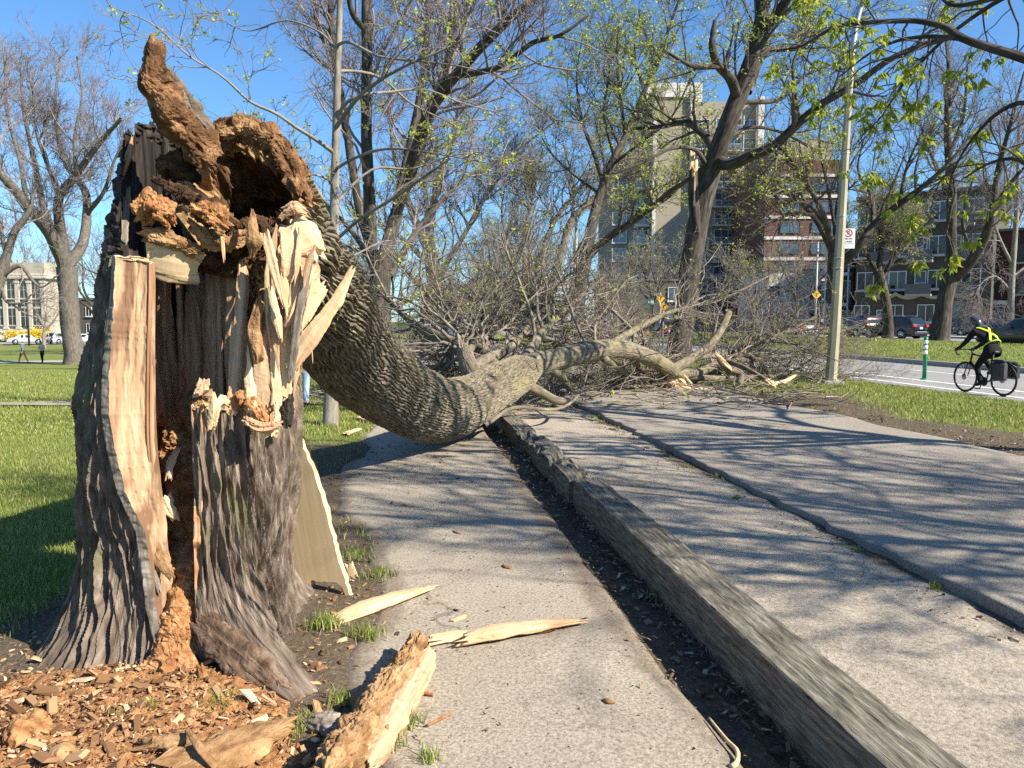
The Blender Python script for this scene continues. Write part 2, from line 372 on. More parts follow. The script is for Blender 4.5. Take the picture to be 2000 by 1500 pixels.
# lawn of the park, running under the left path
S = np.concatenate([np.linspace(-6, 12, 240), geo(12, 150, 90, 1.8)[1:]])
tt = np.concatenate([-geo(0, 150, 190, 2.6)[::-1], np.linspace(0, 1.25, 26)[1:]])
T = np.repeat(tt[None], len(S), 0); p = ST(S[:, None], T)
z = Zlawn(p[..., 0], p[..., 1]); z = np.where(T > lawn_edge(S)[:, None] + .02, np.minimum(z, -.004), z)
sheet('lawn', S, T, z, M['lawn'], mask=lawn_mask(p[..., 0], p[..., 1]))
# soil gutter beside and under the timber, and under the strip
S = np.linspace(-6, 60, 420); tt = np.linspace(1.0, 3.2, 60); T = np.repeat(tt[None], len(S), 0)
sheet('soil', S, T, -0.008 + 0.012 * fbm(S[:, None] * 6, T * 6, 0 * T, 31, 3), M['soil'])
# old asphalt path on the left
S = np.linspace(-6, 60, 520); u = np.linspace(0, 1, 50)
e0 = lawn_edge(S); e1 = 1.13 + 0.018 * fbm(S * 1.3, 0 * S, 0 * S, 33, 3)
T = e0[:, None] + (e1 - e0)[:, None] * u[None]
z = 0.014 + 0.005 * fbm(S[:, None] * 1.5, T * 1.5, 0 * T, 34, 3) - 0.03 * (np.maximum(np.abs(u - .5) - .46, 0) / .04)[None]
mk_ = 0.25 * fbm(S[:, None] * .5, T * .9, 0 * T, 35, 3) + 0.75 * np.clip(1 - u[None] * 7, 0, 1) + 1.0 * np.clip((u[None] - .80) * 5, 0, 1) + 0.10
sheet('path', S, T, z, M['asphalt_old'], mask=np.clip(mk_, 0, 1))
# gritty strip between the timber and the raised path
T = np.repeat(np.linspace(1.55, 3.12, 60)[None], len(S), 0); u = np.linspace(0, 1, 60)
z = 0.012 + 0.010 * fbm(S[:, None] * 2, T * 2, 0 * T, 41, 3) + 0.004 * fbm(S[:, None] * 9, T * 9, 0 * T, 42, 2) - 0.012 * sstep((u[None] - .6) / .4)
mk_ = 0.05 + .3 * fbm(S[:, None] * .8, T * 1.2, 0 * T, 43, 3) + 1.0 * sstep((u[None] - .74 - .10 * fbm(S * .9, 0 * S, 0 * S, 45, 2)[:, None]) / .3) + .55 * np.clip(1 - u[None] * 7, 0, 1)
sheet('strip', S, T, z, M['strip'], mask=np.clip(mk_, 0, 1))
# raised asphalt path with a broken edge
S = np.linspace(-6, 70, 900)
e0 = 3.03 + 0.022 * fbm(S * .7, 0 * S, 0 * S, 51, 2) + 0.028 * fbm(S * 5, 0 * S, 0 * S, 52, 3); e1 = 6.68 + 0.07 * fbm(S * .8, 0 * S, 0 * S, 53, 3)
u = np.concatenate([[0, 0, 0.002, .006, .014], np.linspace(.03, 1, 52)])
T = e0[:, None] + (e1 - e0)[:, None] * u[None]
T[:, 0] -= 0.004
hz = 0.055 + 0.012 * fbm(S * .7, 0 * S, 0 * S, 54, 2)
z = hz[:, None] + 0.006 * fbm(S[:, None] * .9, T * .9, 0 * T, 55, 3) + 0 * T
z[:, 0] = -0.03; z[:, 1] -= .012 + .01 * fbm(S * 8, 0 * S, 0 * S, 56, 2); z[:, 2] -= .004
z[:, -1] = 0.0
mk_ = .16 + .3 * fbm(S[:, None] * .4, T * .5, 0 * T, 57, 3) + .7 * np.clip((u[None] - .92) * 12, 0, 1)
sheet('path_raised', S, T, z, M['asphalt'], mask=np.clip(mk_, 0, 1)).name = 'path'
# verge
S = np.concatenate([np.linspace(-6, 30, 260), np.linspace(30, 90, 60)[1:]]); tt = np.linspace(6.45, 11.22, 70)
T = np.repeat(tt[None], len(S), 0); u = (T - 6.6) / 4.6
z = 0.02 + 0.05 * np.sin(np.pi * np.clip(u, 0, 1)) + .012 * fbm(S[:, None] * 2, T * 2, 0 * T, 61, 3) - .06 * np.clip(1 - (T - 6.45) / .25, 0, 1)
vm = .12 + .95 * sstep((u - .16 - .16 * fbm(S * .5, 0 * S, 0 * S, 63, 2)[:, None] + .22 * sstep((S[:, None] - 13) / 4)) / .34) + .2 * fbm(S[:, None] * 1.2, T * 1.2, 0 * T, 62, 3)
vm = np.clip(vm, 0, 1); sheet('verge', S, T, z, M['lawn'], mask=vm)
def band(name, t0, t1, z0, mat, s0=-40, s1=160, n=100, crown=0.0):
    S = np.linspace(s0, s1, n); T = np.repeat(np.linspace(t0, t1, 8)[None], n, 0)
    return sheet(name, S, T, z0 + crown * np.sin(np.pi * np.linspace(0, 1, 8))[None] + 0 * T, mat)
def kerb(t0, t1, ztop, zb):
    m = MB(); c = ST(60, (t0 + t1) / 2, (ztop + zb) / 2); rot = np.stack([NX, AX, [0, 0, 1]], 1)
    m.bbox(c, (t1 - t0, 200, ztop - zb), 0.012, rot); return tag(m.build('kerb', M['kerb'], smooth=False), kind='structure')
kerb(11.2, 11.36, 0.0, -.3)
band('road', 11.3, 19.1, -0.10, M['road'], crown=.03)
def line(t0, t1, s0, s1, zz=-.078):
    S = np.linspace(s0, s1, max(3, int((s1 - s0) / 2))); T = np.repeat(np.array([[t0, t1]]), len(S), 0)
    u = (T - 11.3) / 7.8
    sheet('road_marking', S, T, -0.10 + .03 * np.sin(np.pi * u) + .006, M['paint'])
line(12.62, 12.74, -20, 120); line(13.66, 13.80, -20, 120)
for k in range(14): line(16.3, 16.42, 6 + k * 7, 9 + k * 7)
kerb(18.95, 19.15, 0.07, -.3)
S = np.linspace(-20, 140, 200); tt = np.concatenate([np.linspace(19.1, 31, 40)]); T = np.repeat(tt[None], len(S), 0)
u = (T - 19.1) / 11.9; z = .05 + .42 * np.sin(np.pi * np.clip(u * .8, 0, 1)) + .02 * fbm(S[:, None], T, 0 * T, 71, 3)
mm = np.clip(.95 - .5 * np.clip(1 - u * 8, 0, 1) + .35 * fbm(S[:, None] * .6, T * .6, 0 * T, 72, 3), 0, 1)
sheet('median', S, T, z, M['lawn'], mask=mm)
def Zmedian(t): return .05 + .42 * math.sin(math.pi * min(1, max(0, (t - 19.1) / 11.9 * .8)))
kerb(30.9, 31.1, .36, -.1)
band('service_road', 31.0, 41.2, 0.22, M['road']).name = 'road'
kerb(41.1, 41.35, .36, -.1)
band('pavement', 41.3, 46.2, 0.345, M['pavement'])
# far street on the left, below the lawn, and the footpath through the lawn
def xband(name, pts, w, mat, dz=.03):
    p = smooth(np.array(pts, float), 60); d = np.gradient(p, axis=0); n = np.stack([-d[:, 1], d[:, 0]], 1); n /= np.linalg.norm(n, axis=1, keepdims=True)
    a = p + n * w / 2; b = p - n * w / 2; q = np.stack([a, (a * 2 + b) / 3, (a + 2 * b) / 3, b], 1)
    V = np.concatenate([q, (Zlawn(q[..., 0], q[..., 1]) + dz)[..., None]], -1)
    return tag(mk(name, V, grid_faces(60, 4), mat), kind='structure')
xband('footpath', [(-14, 13.0), (-9, 13.6), (-5.5, 14.6), (-3.4, 16.5)], .7, M['asphalt_old'], .035).name = 'path'
xband('footpath', [(-70, 56), (-48, 62), (-36, 66), (-20, 76)], 3.2, M['pavement'], .05).name = 'path'
xband('far_street', [(-190, 112), (-120, 116), (-60, 120), (-10, 126)], 13, M['road'], .07).name = 'road'
xband('far_pavement', [(-190, 127), (-120, 131), (-60, 135), (-10, 141)], 6, M['pavement'], .12).name = 'pavement'

# grass blades: nobody could count them
def blades(name, XY, Z, hmin, hmax, wid, seed):
    r = np.random.default_rng(seed); n = len(XY); a = r.uniform(0, 2 * np.pi, n); h = r.uniform(hmin, hmax, n); ln = r.uniform(.1, .7, n) * h; a2 = r.uniform(0, 2 * np.pi, n)
    w = wid * r.uniform(.6, 1.4, n)
    base = np.stack([XY[:, 0], XY[:, 1], Z - .003], 1); dx = np.stack([np.cos(a) * w, np.sin(a) * w, 0 * w], 1)
    tip = base + np.stack([np.cos(a2) * ln, np.sin(a2) * ln, h], 1); mid = base + np.stack([np.cos(a2) * ln * .3, np.sin(a2) * ln * .3, h * .55], 1)
    V = np.stack([base - dx, base + dx, mid + dx * .7, mid - dx * .7, tip], 1).reshape(-1, 3); i = np.arange(n)[:, None] * 5
    return tag(mk(name, V, [i + np.array([[0, 1, 2, 3]]), i + np.array([[3, 2, 4]])], M['grass'], None, False), kind='stuff')
r = np.random.default_rng(11)
n = 330000; d = 3.0 + 27 * r.random(n)**1.9; xx = -d * r.uniform(-.02, .78, n); XY = np.stack([xx, d], 1)
t = XY @ NX[:2]; s = XY @ AX[:2]
k = (r.random(n) < lawn_mask(XY[:, 0], XY[:, 1])**1.6) & (t < lawn_edge(s) + .05) & (np.hypot(XY[:, 0] + 1.5, XY[:, 1] - 3.6) > .75)
XY = XY[k]; dd = XY[:, 1]
near = dd < 10
blades('grass', XY[near], Zlawn(XY[near, 0], XY[near, 1]), .025, .065, .0028, 1)
blades('grass', XY[~near], Zlawn(XY[~near, 0], XY[~near, 1]), .03, .07, .006, 2)
n = 120000; s = 2 + 28 * r.random(n); t = 6.6 + 4.6 * r.random(n); u = (t - 6.6) / 4.6
m = .10 + .95 * sstep((u - .16 - .16 * fbm(s * .5, 0 * s, 0 * s, 63, 2) + .22 * sstep((s - 13) / 4)) / .34)
k = r.random(n) < m**1.7; s, t, u = s[k], t[k], u[k]; q = ST(s, t)
blades('grass', q[:, :2], .02 + .05 * np.sin(np.pi * u) + .012 * fbm(s * 2, t * 2, 0 * t, 61, 3), .03, .075, .006, 3)
n = 60000; s = 10 + 60 * r.random(n); t = 19.3 + 11 * r.random(n); q = ST(s, t); u = (t - 19.1) / 11.9
blades('grass', q[:, :2], .05 + .42 * np.sin(np.pi * np.clip(u * .8, 0, 1)), .04, .10, .012, 4)
# tufts in the crack of the paths and about the debris
def tufts(cs, seed):
    r = np.random.default_rng(seed); L = []
    for (x, y, rad, n) in cs:
        L.append(np.stack([x + rad * r.normal(size=n) * .55, y + rad * r.normal(size=n) * .55], 1))
    q = np.concatenate(L); return q
q = np.concatenate([tufts([(*G(*c[:2])[:2], c[2], c[3]) for c in [(640, 1232, .07, 320), (430, 1400, .07, 260), (300, 1415, .03, 80), (225, 1430, .03, 60), (715, 1250, .08, 160), (740, 1130, .1, 140), (690, 1090, .1, 120), (800, 1420, .05, 90), (760, 1460, .06, 120), (590, 1430, .06, 100), (660, 1380, .06, 70), (840, 1490, .04, 60)]], 5)])
blades('grass', q, Zlawn(q[:, 0], q[:, 1]) + .012, .03, .07, .0024, 6)
rr = np.random.default_rng(77); cs = []
for k_ in range(46):
    s_ = rr.uniform(2.5, 14); t_ = rr.choice([2.93, 1.72, 1.33], p=[.55, .2, .25]) + rr.normal() * .05; a_ = ST(s_, t_); cs.append((a_[0], a_[1], rr.uniform(.02, .07), int(rr.integers(15, 50))))
q = tufts(cs, 7); blades('grass', q, 0 * q[:, 0] + .0, .02, .05, .0026, 8)

# timbers of the kerb between the paths
def timber(s0, s1, t0, label, w=.235, h=.225, rot_amt=0.0, seed=0, dz=0.0):
    K = int((s1 - s0) / .012); nw = 26
    S = np.linspace(s0, s1, K); tw = t0 + .012 * fbm(S * .35, 0 * S, 0 * S, seed, 2)
    prof = []; hw, b = w / 2, .007
    for (a, c, n_) in (((-hw, -.05), (-hw, h - b), 9), ((-hw + b, h), (hw - b, h), 12), ((hw, h - b), (hw, -.05), 9)):
        for i in range(n_): prof.append((a[0] + (c[0] - a[0]) * i / (n_ - 1), a[1] + (c[1] - a[1]) * i / (n_ - 1)))
    prof = np.array(prof); n_ = len(prof)
    SS = np.repeat(S[:, None], n_, 1); px = np.repeat(prof[None, :, 0], K, 0); pz = np.repeat(prof[None, :, 1], K, 0)
    edge = np.exp(-((np.abs(px) - hw)**2 + (pz - h)**2) / .0012)
    wear = .5 * np.clip(fbm(SS * 2.2, px * 5, pz * 5, seed + 1, 4) - .1, 0, 1) * edge
    grain = .0035 * fbm(SS * 1.2, px * 60, pz * 60, seed + 2, 3)
    crack = np.clip(.10 - np.abs(noise(SS * .5 + 7, px * 22 + .35 * noise(SS * 1.5, 0 * px, 0 * px, seed + 8), pz * 8, seed + 3)), 0, .1) / .1
    crack *= np.clip(noise(SS * .7, px * 4, 0 * px, seed + 4) + .2, 0, 1)
    grain = grain + .0035 * fbm(SS * 9, px * 34, pz * 34, seed + 12, 4)
    dn = grain - .03 * crack - .03 * wear
    topn = np.clip((pz - h + .02) / .02, 0, 1)
    x2 = px * (1 + dn * (1 - topn) / hw) ; z2 = pz + dn * topn
    if rot_amt:
        g = np.clip(fbm(SS * 3, px * 9, 0 * px, seed + 5, 4) + .25 - (px + hw) / w * .1, 0, 1); z2 = np.where(pz > .02, z2 - rot_amt * g * np.clip(pz / h, 0, 1)**2, z2)
        x2 = x2 - .4 * rot_amt * np.clip(fbm(SS * 4, 0 * px, pz * 9, seed + 6, 3), 0, 1) * np.sign(px) * (1 - topn)
    z2 = z2 + dz
    V = ST(SS + (.02 * fbm(px * 30, pz * 30, 0 * px, seed + 7, 2)) * ((SS == S[0]) | (SS == S[-1])), tw[:, None] + x2, z2)
    g = np.stack([px, pz, SS], -1)
    Vf = V.reshape(-1, 3); Q = grid_faces(K, n_)[:, ::-1]
    capA = np.arange(n_)[None]; capB = (np.arange(n_)[::-1] + (K - 1) * n_)[None]
    o = mk('kerb_timber', Vf, [Q, capA, capB], M['timber'], None, False, guv=g.reshape(-1, 3))
    return tag(o, label, 'timber', 'weathered timbers edging the path')
timber(-2.0, 6.05, 1.475, 'long sound grey timber nearest the camera, edging the left path', seed=101)
timber(6.07, 8.9, 1.45, 'rotted crumbling timber with broken top, between the two sound timbers', rot_amt=.07, seed=151, dz=-.01)
timber(8.92, 14.5, 1.41, 'straight grey timber running in under the fallen trunk', seed=181, dz=-.01)
# ------------------------------------------------------------------ wood and bark
M['stump_bark'] = m_noise('stump_bark', [(0.3, (.05, .036, .026)), (0.47, (.125, .094, .070)), (0.6, (.20, .157, .122)), (0.76, (.34, .285, .235))], (60, 60, 9), 7, 0.95, 1.0, 0.010, bscale=(90, 90, 16), stops2=(.14, .145, .06), scale2=(5, 5, 3), lo2=.58, hi2=.76)
M['trunk_bark'] = m_noise('trunk_bark', [(0.3, (.05, .04, .028)), (0.47, (.13, .108, .075)), (0.6, (.21, .18, .128)), (0.76, (.35, .31, .235))], (40, 40, 9), 7, 0.95, 0.7, 0.005, bscale=(80, 80, 20), stops2=(.22, .19, .085), scale2=(4, 4, 1.6), lo2=.54, hi2=.80)
M['limb_bark'] = m_noise('limb_bark', [(0.28, (.06, .048, .034)), (0.5, (.145, .12, .086)), (0.75, (.28, .242, .18))], (22, 22, 6), 6, 0.95, 0.8, 0.006, bscale=(60, 60, 14), stops2=(.21, .185, .085), scale2=(4, 4, 1.5), lo2=.5, hi2=.72)
M['inner_wood'] = m_noise('inner_wood', [(0.28, (.13, .06, .03)), (0.45, (.29, .15, .08)), (0.6, (.44, .25, .14)), (0.78, (.60, .40, .245))], (55, 55, 1.1), 7, 0.85, 0.7, 0.006, bscale=(120, 120, 3))
M['char'] = m_noise('char', [(0.3, (.010, .008, .007)), (0.5, (.028, .022, .019)), (0.66, (.075, .058, .048)), (0.82, (.16, .125, .10))], (36, 36, 2.0), 7, 0.9, 0.8, 0.008, bscale=(90, 90, 8))
M['split_wood'] = m_noise('split_wood', [(0.25, (.20, .115, .06)), (0.42, (.32, .205, .118)), (0.56, (.42, .29, .175)), (0.78, (.52, .39, .25))], (30, 30, 2.2), 7, 0.85, 0.7, 0.005, bscale=(130, 130, 12), stops2=(.17, .095, .055), scale2=(11, 11, 1.6), lo2=.50, hi2=.60)
M['weathered'] = m_noise('weathered', [(0.28, (.07, .055, .042)), (0.45, (.17, .14, .11)), (0.62, (.28, .245, .20)), (0.8, (.46, .42, .355))], (45, 45, 6), 7, 0.8, 0.7, 0.005, bscale=(60, 60, 22))
M['fresh_wood'] = m_noise('fresh_wood', [(0.25, (.36, .19, .085)), (0.42, (.53, .345, .185)), (0.58, (.63, .465, .28)), (0.78, (.70, .56, .38))], (48, 48, 2.2), 6, 0.75, 0.5, 0.004, bscale=(140, 140, 5), stops2=(.48, .20, .06), scale2=(9, 9, 4), lo2=.62, hi2=.72)
M['splinter'] = m_noise('splinter', [(0.22, (.20, .10, .055)), (0.42, (.38, .22, .125)), (0.6, (.54, .36, .22)), (0.8, (.70, .52, .34))], (60, 60, 1.6), 7, 0.85, 0.7, 0.005, bscale=(150, 150, 4))
M['rot'] = m_noise('rot', [(0.25, (.10, .042, .016)), (0.42, (.28, .125, .048)), (0.58, (.42, .22, .095)), (0.78, (.60, .38, .20))], (24, 24, 24), 8, 0.98, 1.0, 0.016, bscale=(60, 60, 60))
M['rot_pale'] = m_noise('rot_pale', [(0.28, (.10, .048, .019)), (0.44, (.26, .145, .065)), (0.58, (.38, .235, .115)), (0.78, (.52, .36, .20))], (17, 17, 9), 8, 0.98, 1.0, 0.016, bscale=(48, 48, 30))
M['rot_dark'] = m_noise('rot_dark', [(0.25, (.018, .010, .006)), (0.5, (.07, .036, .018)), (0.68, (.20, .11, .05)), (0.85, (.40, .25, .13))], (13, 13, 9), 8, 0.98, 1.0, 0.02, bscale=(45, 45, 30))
M['slab_inside'] = m_noise('slab_inside', [(0.25, (.42, .295, .155)), (0.5, (.54, .405, .235)), (0.75, (.62, .49, .31))], (30, 30, 1.2), 6, 0.7, 0.0, 0.003, bscale=(110, 110, 3), stops2=(.52, .36, .19), scale2=(26, 26, 1.3), lo2=.60, hi2=.75)

def ridged(u, v, fu, fv, seed, warp=1.0, sharp=3.2):
    w = warp * noise(u * fu * .22, v * fv * 1.1, 0 * u, seed + 1)
    a = np.abs(noise(u * fu + w * 1.6, v * fv, 0 * u + 3.7, seed)); b = np.abs(noise(u * fu * .55 + w + 9, v * fv * .6, 0 * u + 8.1, seed + 2))
    return np.minimum(np.minimum(1, a * sharp), np.minimum(1, b * sharp * .8 + .15))

def sinuous(phi, R, z, N, seed, w1=2.6, w2=1.7, w3=.9, pw=.62):
    """bark ridges that wander and merge, N of them round the trunk"""
    cx, sx = np.cos(phi) * R, np.sin(phi) * R
    w = w1 * noise(cx * 5, sx * 5, z * 1.7, seed) + w2 * noise(cx * 11, sx * 11, z * 5.5, seed + 1) + w3 * noise(cx * 24, sx * 24, z * 15, seed + 2)
    a = np.abs(np.sin(N * phi / 2 + w)); g = noise(cx * 9, sx * 9, z * 3.0, seed + 3)
    b = np.abs(np.sin(N * phi / 4 + w * .7 + 2.2 * g))
    return np.clip(a * 1.25, 0, 1)**pw * np.clip(.35 + b * 1.3, 0, 1)
def braided(phi, R, z, N1, N2, seed):
    """narrow crested ridges that braid into one another over wide fissures"""
    cx, sx = np.cos(phi) * R, np.sin(phi) * R
    w1 = 2.8 * noise(cx * 5, sx * 5, z * 1.3, seed) + 1.5 * noise(cx * 12, sx * 12, z * 4.2, seed + 1) + .7 * noise(cx * 26, sx * 26, z * 11, seed + 2)
    w2 = 3.0 * noise(cx * 5, sx * 5, z * 1.5, seed + 4) + 1.6 * noise(cx * 12, sx * 12, z * 4.6, seed + 5) + .7 * noise(cx * 26, sx * 26, z * 12, seed + 6)
    c1 = 1 - np.abs(np.sin(N1 * phi / 2 + w1)); c2 = 1 - np.abs(np.sin(N2 * phi / 2 + w2))
    h1 = .65 + .5 * noise(cx * 14, sx * 14, z * 6, seed + 7); h2 = .65 + .5 * noise(cx * 14, sx * 14, z * 6, seed + 8)
    return np.clip(np.maximum(c1**.95 * h1, c2**.95 * h2), 0, 1.1)
# ------------------------------------------------------------------ the hollow stump
stump = thing('tree_stump', (-1.5, 3.6, 0), 'tall split hollow stump of the snapped tree, bark outside and orange rot inside', 'tree stump')
CX, CY = STUMP_C
TOPX = [-75, -50, -30, -12, 0, 14, 30, 60, 92, 100, 112, 125, 148, 163, 178, 192, 206, 230, 274]
TOPZ = [1.13, 1.15, 1.06, 1.10, 1.22, 1.42, 1.62, 1.72, 1.80, 1.95, 2.24, 2.38, 2.44, 2.38, 2.20, 1.96, 1.79, 1.77, 1.765]
ROOTS = [(-44, .56, 12.5, .20), (182, .27, 32, .36), (138, .30, 22, .35), (62, .26, 20, .22), (98, .2, 18, .3), (262, .045, 16, .25), (225, .16, 20, .33)]
def r_base(th, z):
    r = .455 + .04 * sstep((z - .2) / .7) - .065 * sstep((z - 1.0) / .9) - .035 * np.exp(-(((th + 180) % 360 - 180) / 40)**2) * (1 - sstep((z - .35) / .5))
    for d, a, w, zs in ROOTS:
        dd = (th - d + 180) % 360 - 180; r = r + a * np.exp(-(dd / w)**2) * np.exp(-np.maximum(z, 0) / zs)
    return r + .05 * np.exp(-np.maximum(z, 0) / .16) + .018 * noise(th / 26, z * 1.6, 0 * z, 5) - .055 * sstep((z - .9) / .8) * np.exp(-(((th - 205) / 45))**2)
def pol(th, r, z): a = np.radians(th); return np.stack([CX + np.cos(a) * r, CY + np.sin(a) * r, z], -1)
NT, NZ = 1150, 500
u = np.linspace(0, 1, NT)[None, :]; zf = np.linspace(0, 1, NZ)[:, None]
def bounds(z, inner):
    if inner: return -58 + 0 * z, np.interp(z, [0, .3, .6, .95, 1.8], [279, 277, 273.5, 270, 269])
    wob = 1.2 * noise(z * 4, 0 * z, 0 * z, 77)
    return -70.5 + np.interp(z, [0, .25, .6, 1.2], [-1, 1, 0, 3]) + wob, np.interp(z, [0, .12, .3, .45, .63, .8, 1.1, 1.8], [279, 277, 271, 269, 267, 258.5, 253.5, 250]) + wob * .6
th_nom = -68 + (272 + 68) * u
jag = .030 * fbm(th_nom / 4.0, 0 * u, 0 * u, 15, 3) + .035 * np.abs(noise(th_nom / 1.6, 0 * u, 0 * u, 18)) * (noise(th_nom / 9, 0 * u, 0 * u, 19) > -.1)
jag = jag * np.interp(th_nom, [-70, 20, 40, 110, 226, 236, 272], [1.2, 1.6, 1.5, 1.2, .8, .25, .25])
top = np.interp(th_nom, TOPX, TOPZ) + jag
z = -.06 + (top + .06) * zf
a, b = bounds(z, False); th = a + (b - a) * u
rb = r_base(th, z)
arc = np.radians(th) * .5
flow = .20 * np.exp(-np.maximum(z, 0) / .26) * np.exp(-((th + 36) / 34)**2)
uu = arc - flow
rg = braided(uu / .5, .5, z, 62, 47, 201)
fine = fbm(uu * 90, z * 9, 0 * z, 207, 3) + .6 * np.clip(.5 - np.abs(noise(uu * 60, z * 5, 0 * z, 208)) * 4, 0, 1) * -1.6
bald = np.exp(-((th + 63) / 9)**2) * np.exp(-((z - .17) / .13)**2)
edge_l = sstep((u - .978) / .008) * np.clip(1 - .0 * z, 0, 1)
dep = .060 * (1 - np.clip(bald * 1.6, 0, 1)) * (1 - edge_l) * np.interp(th, [-70, -20, 30, 200, 250], [1, .9, .9, 1.1, .7])
r_out = rb - dep * (1 - rg) + .0062 * fine * (1 - edge_l) + .004 * edge_l * fbm(arc * 20, z * 40, 0 * z, 209, 2)
V = pol(th, r_out, z); g = np.stack([np.cos(np.radians(th)) * .5, np.sin(np.radians(th)) * .5, z], -1)
Q = grid_faces(NZ, NT); qi = (edge_l[:-1, :-1] + 0 * z[:-1, :-1]).ravel() > .5
bald_i = bald[:-1, :-1].ravel() > .55
mi = np.where(qi, 1, np.where(bald_i, 2, 0))
M['root_wood'] = m_noise('root_wood', [(0.3, (.045, .026, .016)), (0.5, (.13, .082, .052)), (0.72, (.27, .20, .145))], (16, 16, 10), 7, 0.9, .8, .006, bscale=(50, 50, 18), stops2=(.15, .17, .08), scale2=(6, 6, 5), lo2=.55, hi2=.68)
mk('bark', V, Q, [M['stump_bark'], M['weathered'], M['root_wood']], stump, False, guv=g.reshape(-1, 3), midx=mi)
outer = V
# inner wall
ai, bi = bounds(z, True); thi = ai + (bi - ai) * u
thick = np.interp(thi, [-60, -20, 30, 90, 130, 200, 250, 272], [.075, .085, .10, .10, .085, .09, .10, .10]) + .16 * np.exp(-np.maximum(z, 0) / .2)
fib = .012 * fbm(np.radians(thi) * 14, z * .9, 0 * z, 221, 3) + .006 * fbm(np.radians(thi) * 60, z * 2, 0 * z, 223, 2)
lump = .03 * np.clip(fbm(np.radians(thi) * 5, z * 5, 0 * z, 225, 4), -1, 1) * (1 - sstep((z - .5) / .5))
ri = np.maximum(.1, r_base(thi, np.maximum(z, .25)) - thick + fib + lump)
zi = z - .03 * np.abs(noise(thi / 3, 0 * z, 0 * z, 227)) * zf
V = pol(thi, ri, zi); inner = V; g = np.stack([np.cos(np.radians(thi)) * .4, np.sin(np.radians(thi)) * .4, zi], -1)
tc = thi[:-1, :-1]; zc = zi[:-1, :-1]
mi = np.where(((tc > 100) & (tc < 238) & (zc > .95 + .2 * np.sin(tc / 9))).ravel(), 1, np.where((zc < .55 + .12 * np.sin(tc / 5)).ravel(), 2, 0))
mk('inner_wall', V, Q[:, ::-1], [M['inner_wood'], M['char'], M['rot']], stump, True, guv=g.reshape(-1, 3), midx=mi)
def bridge(name, A, B, rows, mat, amp, seed, bulge=0.0, rev=False, fr=(60, 20)):
    n = len(A); k = np.linspace(0, 1, rows)[:, None, None]
    W = A[None] * (1 - k) + B[None] * k
    d = B - A; L = np.linalg.norm(d, axis=1, keepdims=True); s = np.concatenate([[0], np.cumsum(np.linalg.norm(np.diff(A, axis=0), axis=1))])
    tn = np.gradient(A, axis=0); nr = np.cross(d, tn); nr /= np.linalg.norm(nr, axis=1, keepdims=True) + 1e-9
    if rev: nr = -nr
    kk = k[..., 0]; ww = np.minimum(kk, 1 - kk) * 4; ww = np.clip(ww, 0, 1)
    acr = kk * L[:, 0][None]
    h = amp * fbm(acr * fr[0], s[None] * fr[1] + 0 * acr, 0 * acr, seed, 4) * ww + bulge * np.sin(np.pi * kk)
    W = W + nr[None] * h[..., None]
    Qf = grid_faces(rows, n)
    g = np.stack([W[..., 0], .4 * W[..., 1], W[..., 2]], -1)
    return mk(name, W, Qf if not rev else Qf[:, ::-1], mat, stump, True, guv=g.reshape(-1, 3))
ka = int(NT * (96 + 68) / 340); kb = int(NT * (226 + 68) / 340)
bridge('broken_edge', outer[-1][:ka], inner[-1][:ka], 9, M['fresh_wood'], .022, 231, .006, True, (50, 60))
bridge('broken_edge', outer[-1][ka - 1:kb], inner[-1][ka - 1:kb], 9, M['char'], .022, 232, .006, True, (50, 60))
bridge('broken_edge', outer[-1][kb - 1:], inner[-1][kb - 1:], 9, M['fresh_wood'], .012, 233, .004, True, (50, 60))
bridge('split_face', outer[:, -1], inner[:, -1], 60, M['split_wood'], .005, 233, -.012, False, (60, 7))
bridge('split_face', outer[:, 0], inner[:, 0], 14, M['inner_wood'], .010, 235, 0, True, (60, 2))
def piece(name, pts, w, h, mat, parent=None, label=None, **k):
    V, F, g = chunk(pts, w, h, **k); o = mk(name, V, F, mat, parent, False, guv=g)
    if label: o['label'] = label
    return o
def pp(L): return np.array([P(*q) for q in L])
# rotten filling of the hollow
piece('rotten_core', [(-1.48, 3.40, -.05), (-1.44, 3.5, .3), (-1.43, 3.56, .62), (-1.47, 3.62, .95), (-1.52, 3.68, 1.15)], [.30, .24, .20, .16, .07], [.26, .2, .2, .17, .08], M['rot'], stump, K=150, S=110, amp=.34, freq=7, up=(0, 1, 0), seed=301)
piece('rotten_core', [(-1.415, 3.10, -.02), (-1.42, 3.16, .12), (-1.43, 3.24, .26), (-1.44, 3.34, .40)], [.10, .085, .075, .05], [.12, .09, .08, .05], M['rot'], stump, K=90, S=70, amp=.3, freq=13, up=(0, 1, 0), seed=303)
for i, (L, w, h, m, sd) in enumerate([
        ([(300, 1065, 3.2), (318, 1100, 3.17), (335, 1130, 3.14)], [.022, .034, .012], [.01, .014, .008], 'rot_pale', 1),
        ([(292, 1080, 3.2), (302, 1120, 3.17), (312, 1155, 3.15)], [.016, .02, .010], [.01, .012, .008], 'weathered', 2),
        ([(322, 975, 3.27), (333, 1000, 3.25), (340, 1012, 3.25)], [.026, .03, .014], [.02, .02, .01], 'fresh_wood', 3),
        ([(345, 880, 3.3), (333, 905, 3.28), (330, 930, 3.26)], [.012, .022, .014], [.01, .015, .01], 'splinter', 4)]):
    piece('loose_chunk', pp(L), w, h, M[m], stump, K=40, S=22, amp=.25, freq=24, fib=.2, jag=.02, up=(0, -1, .2), seed=310 + sd)
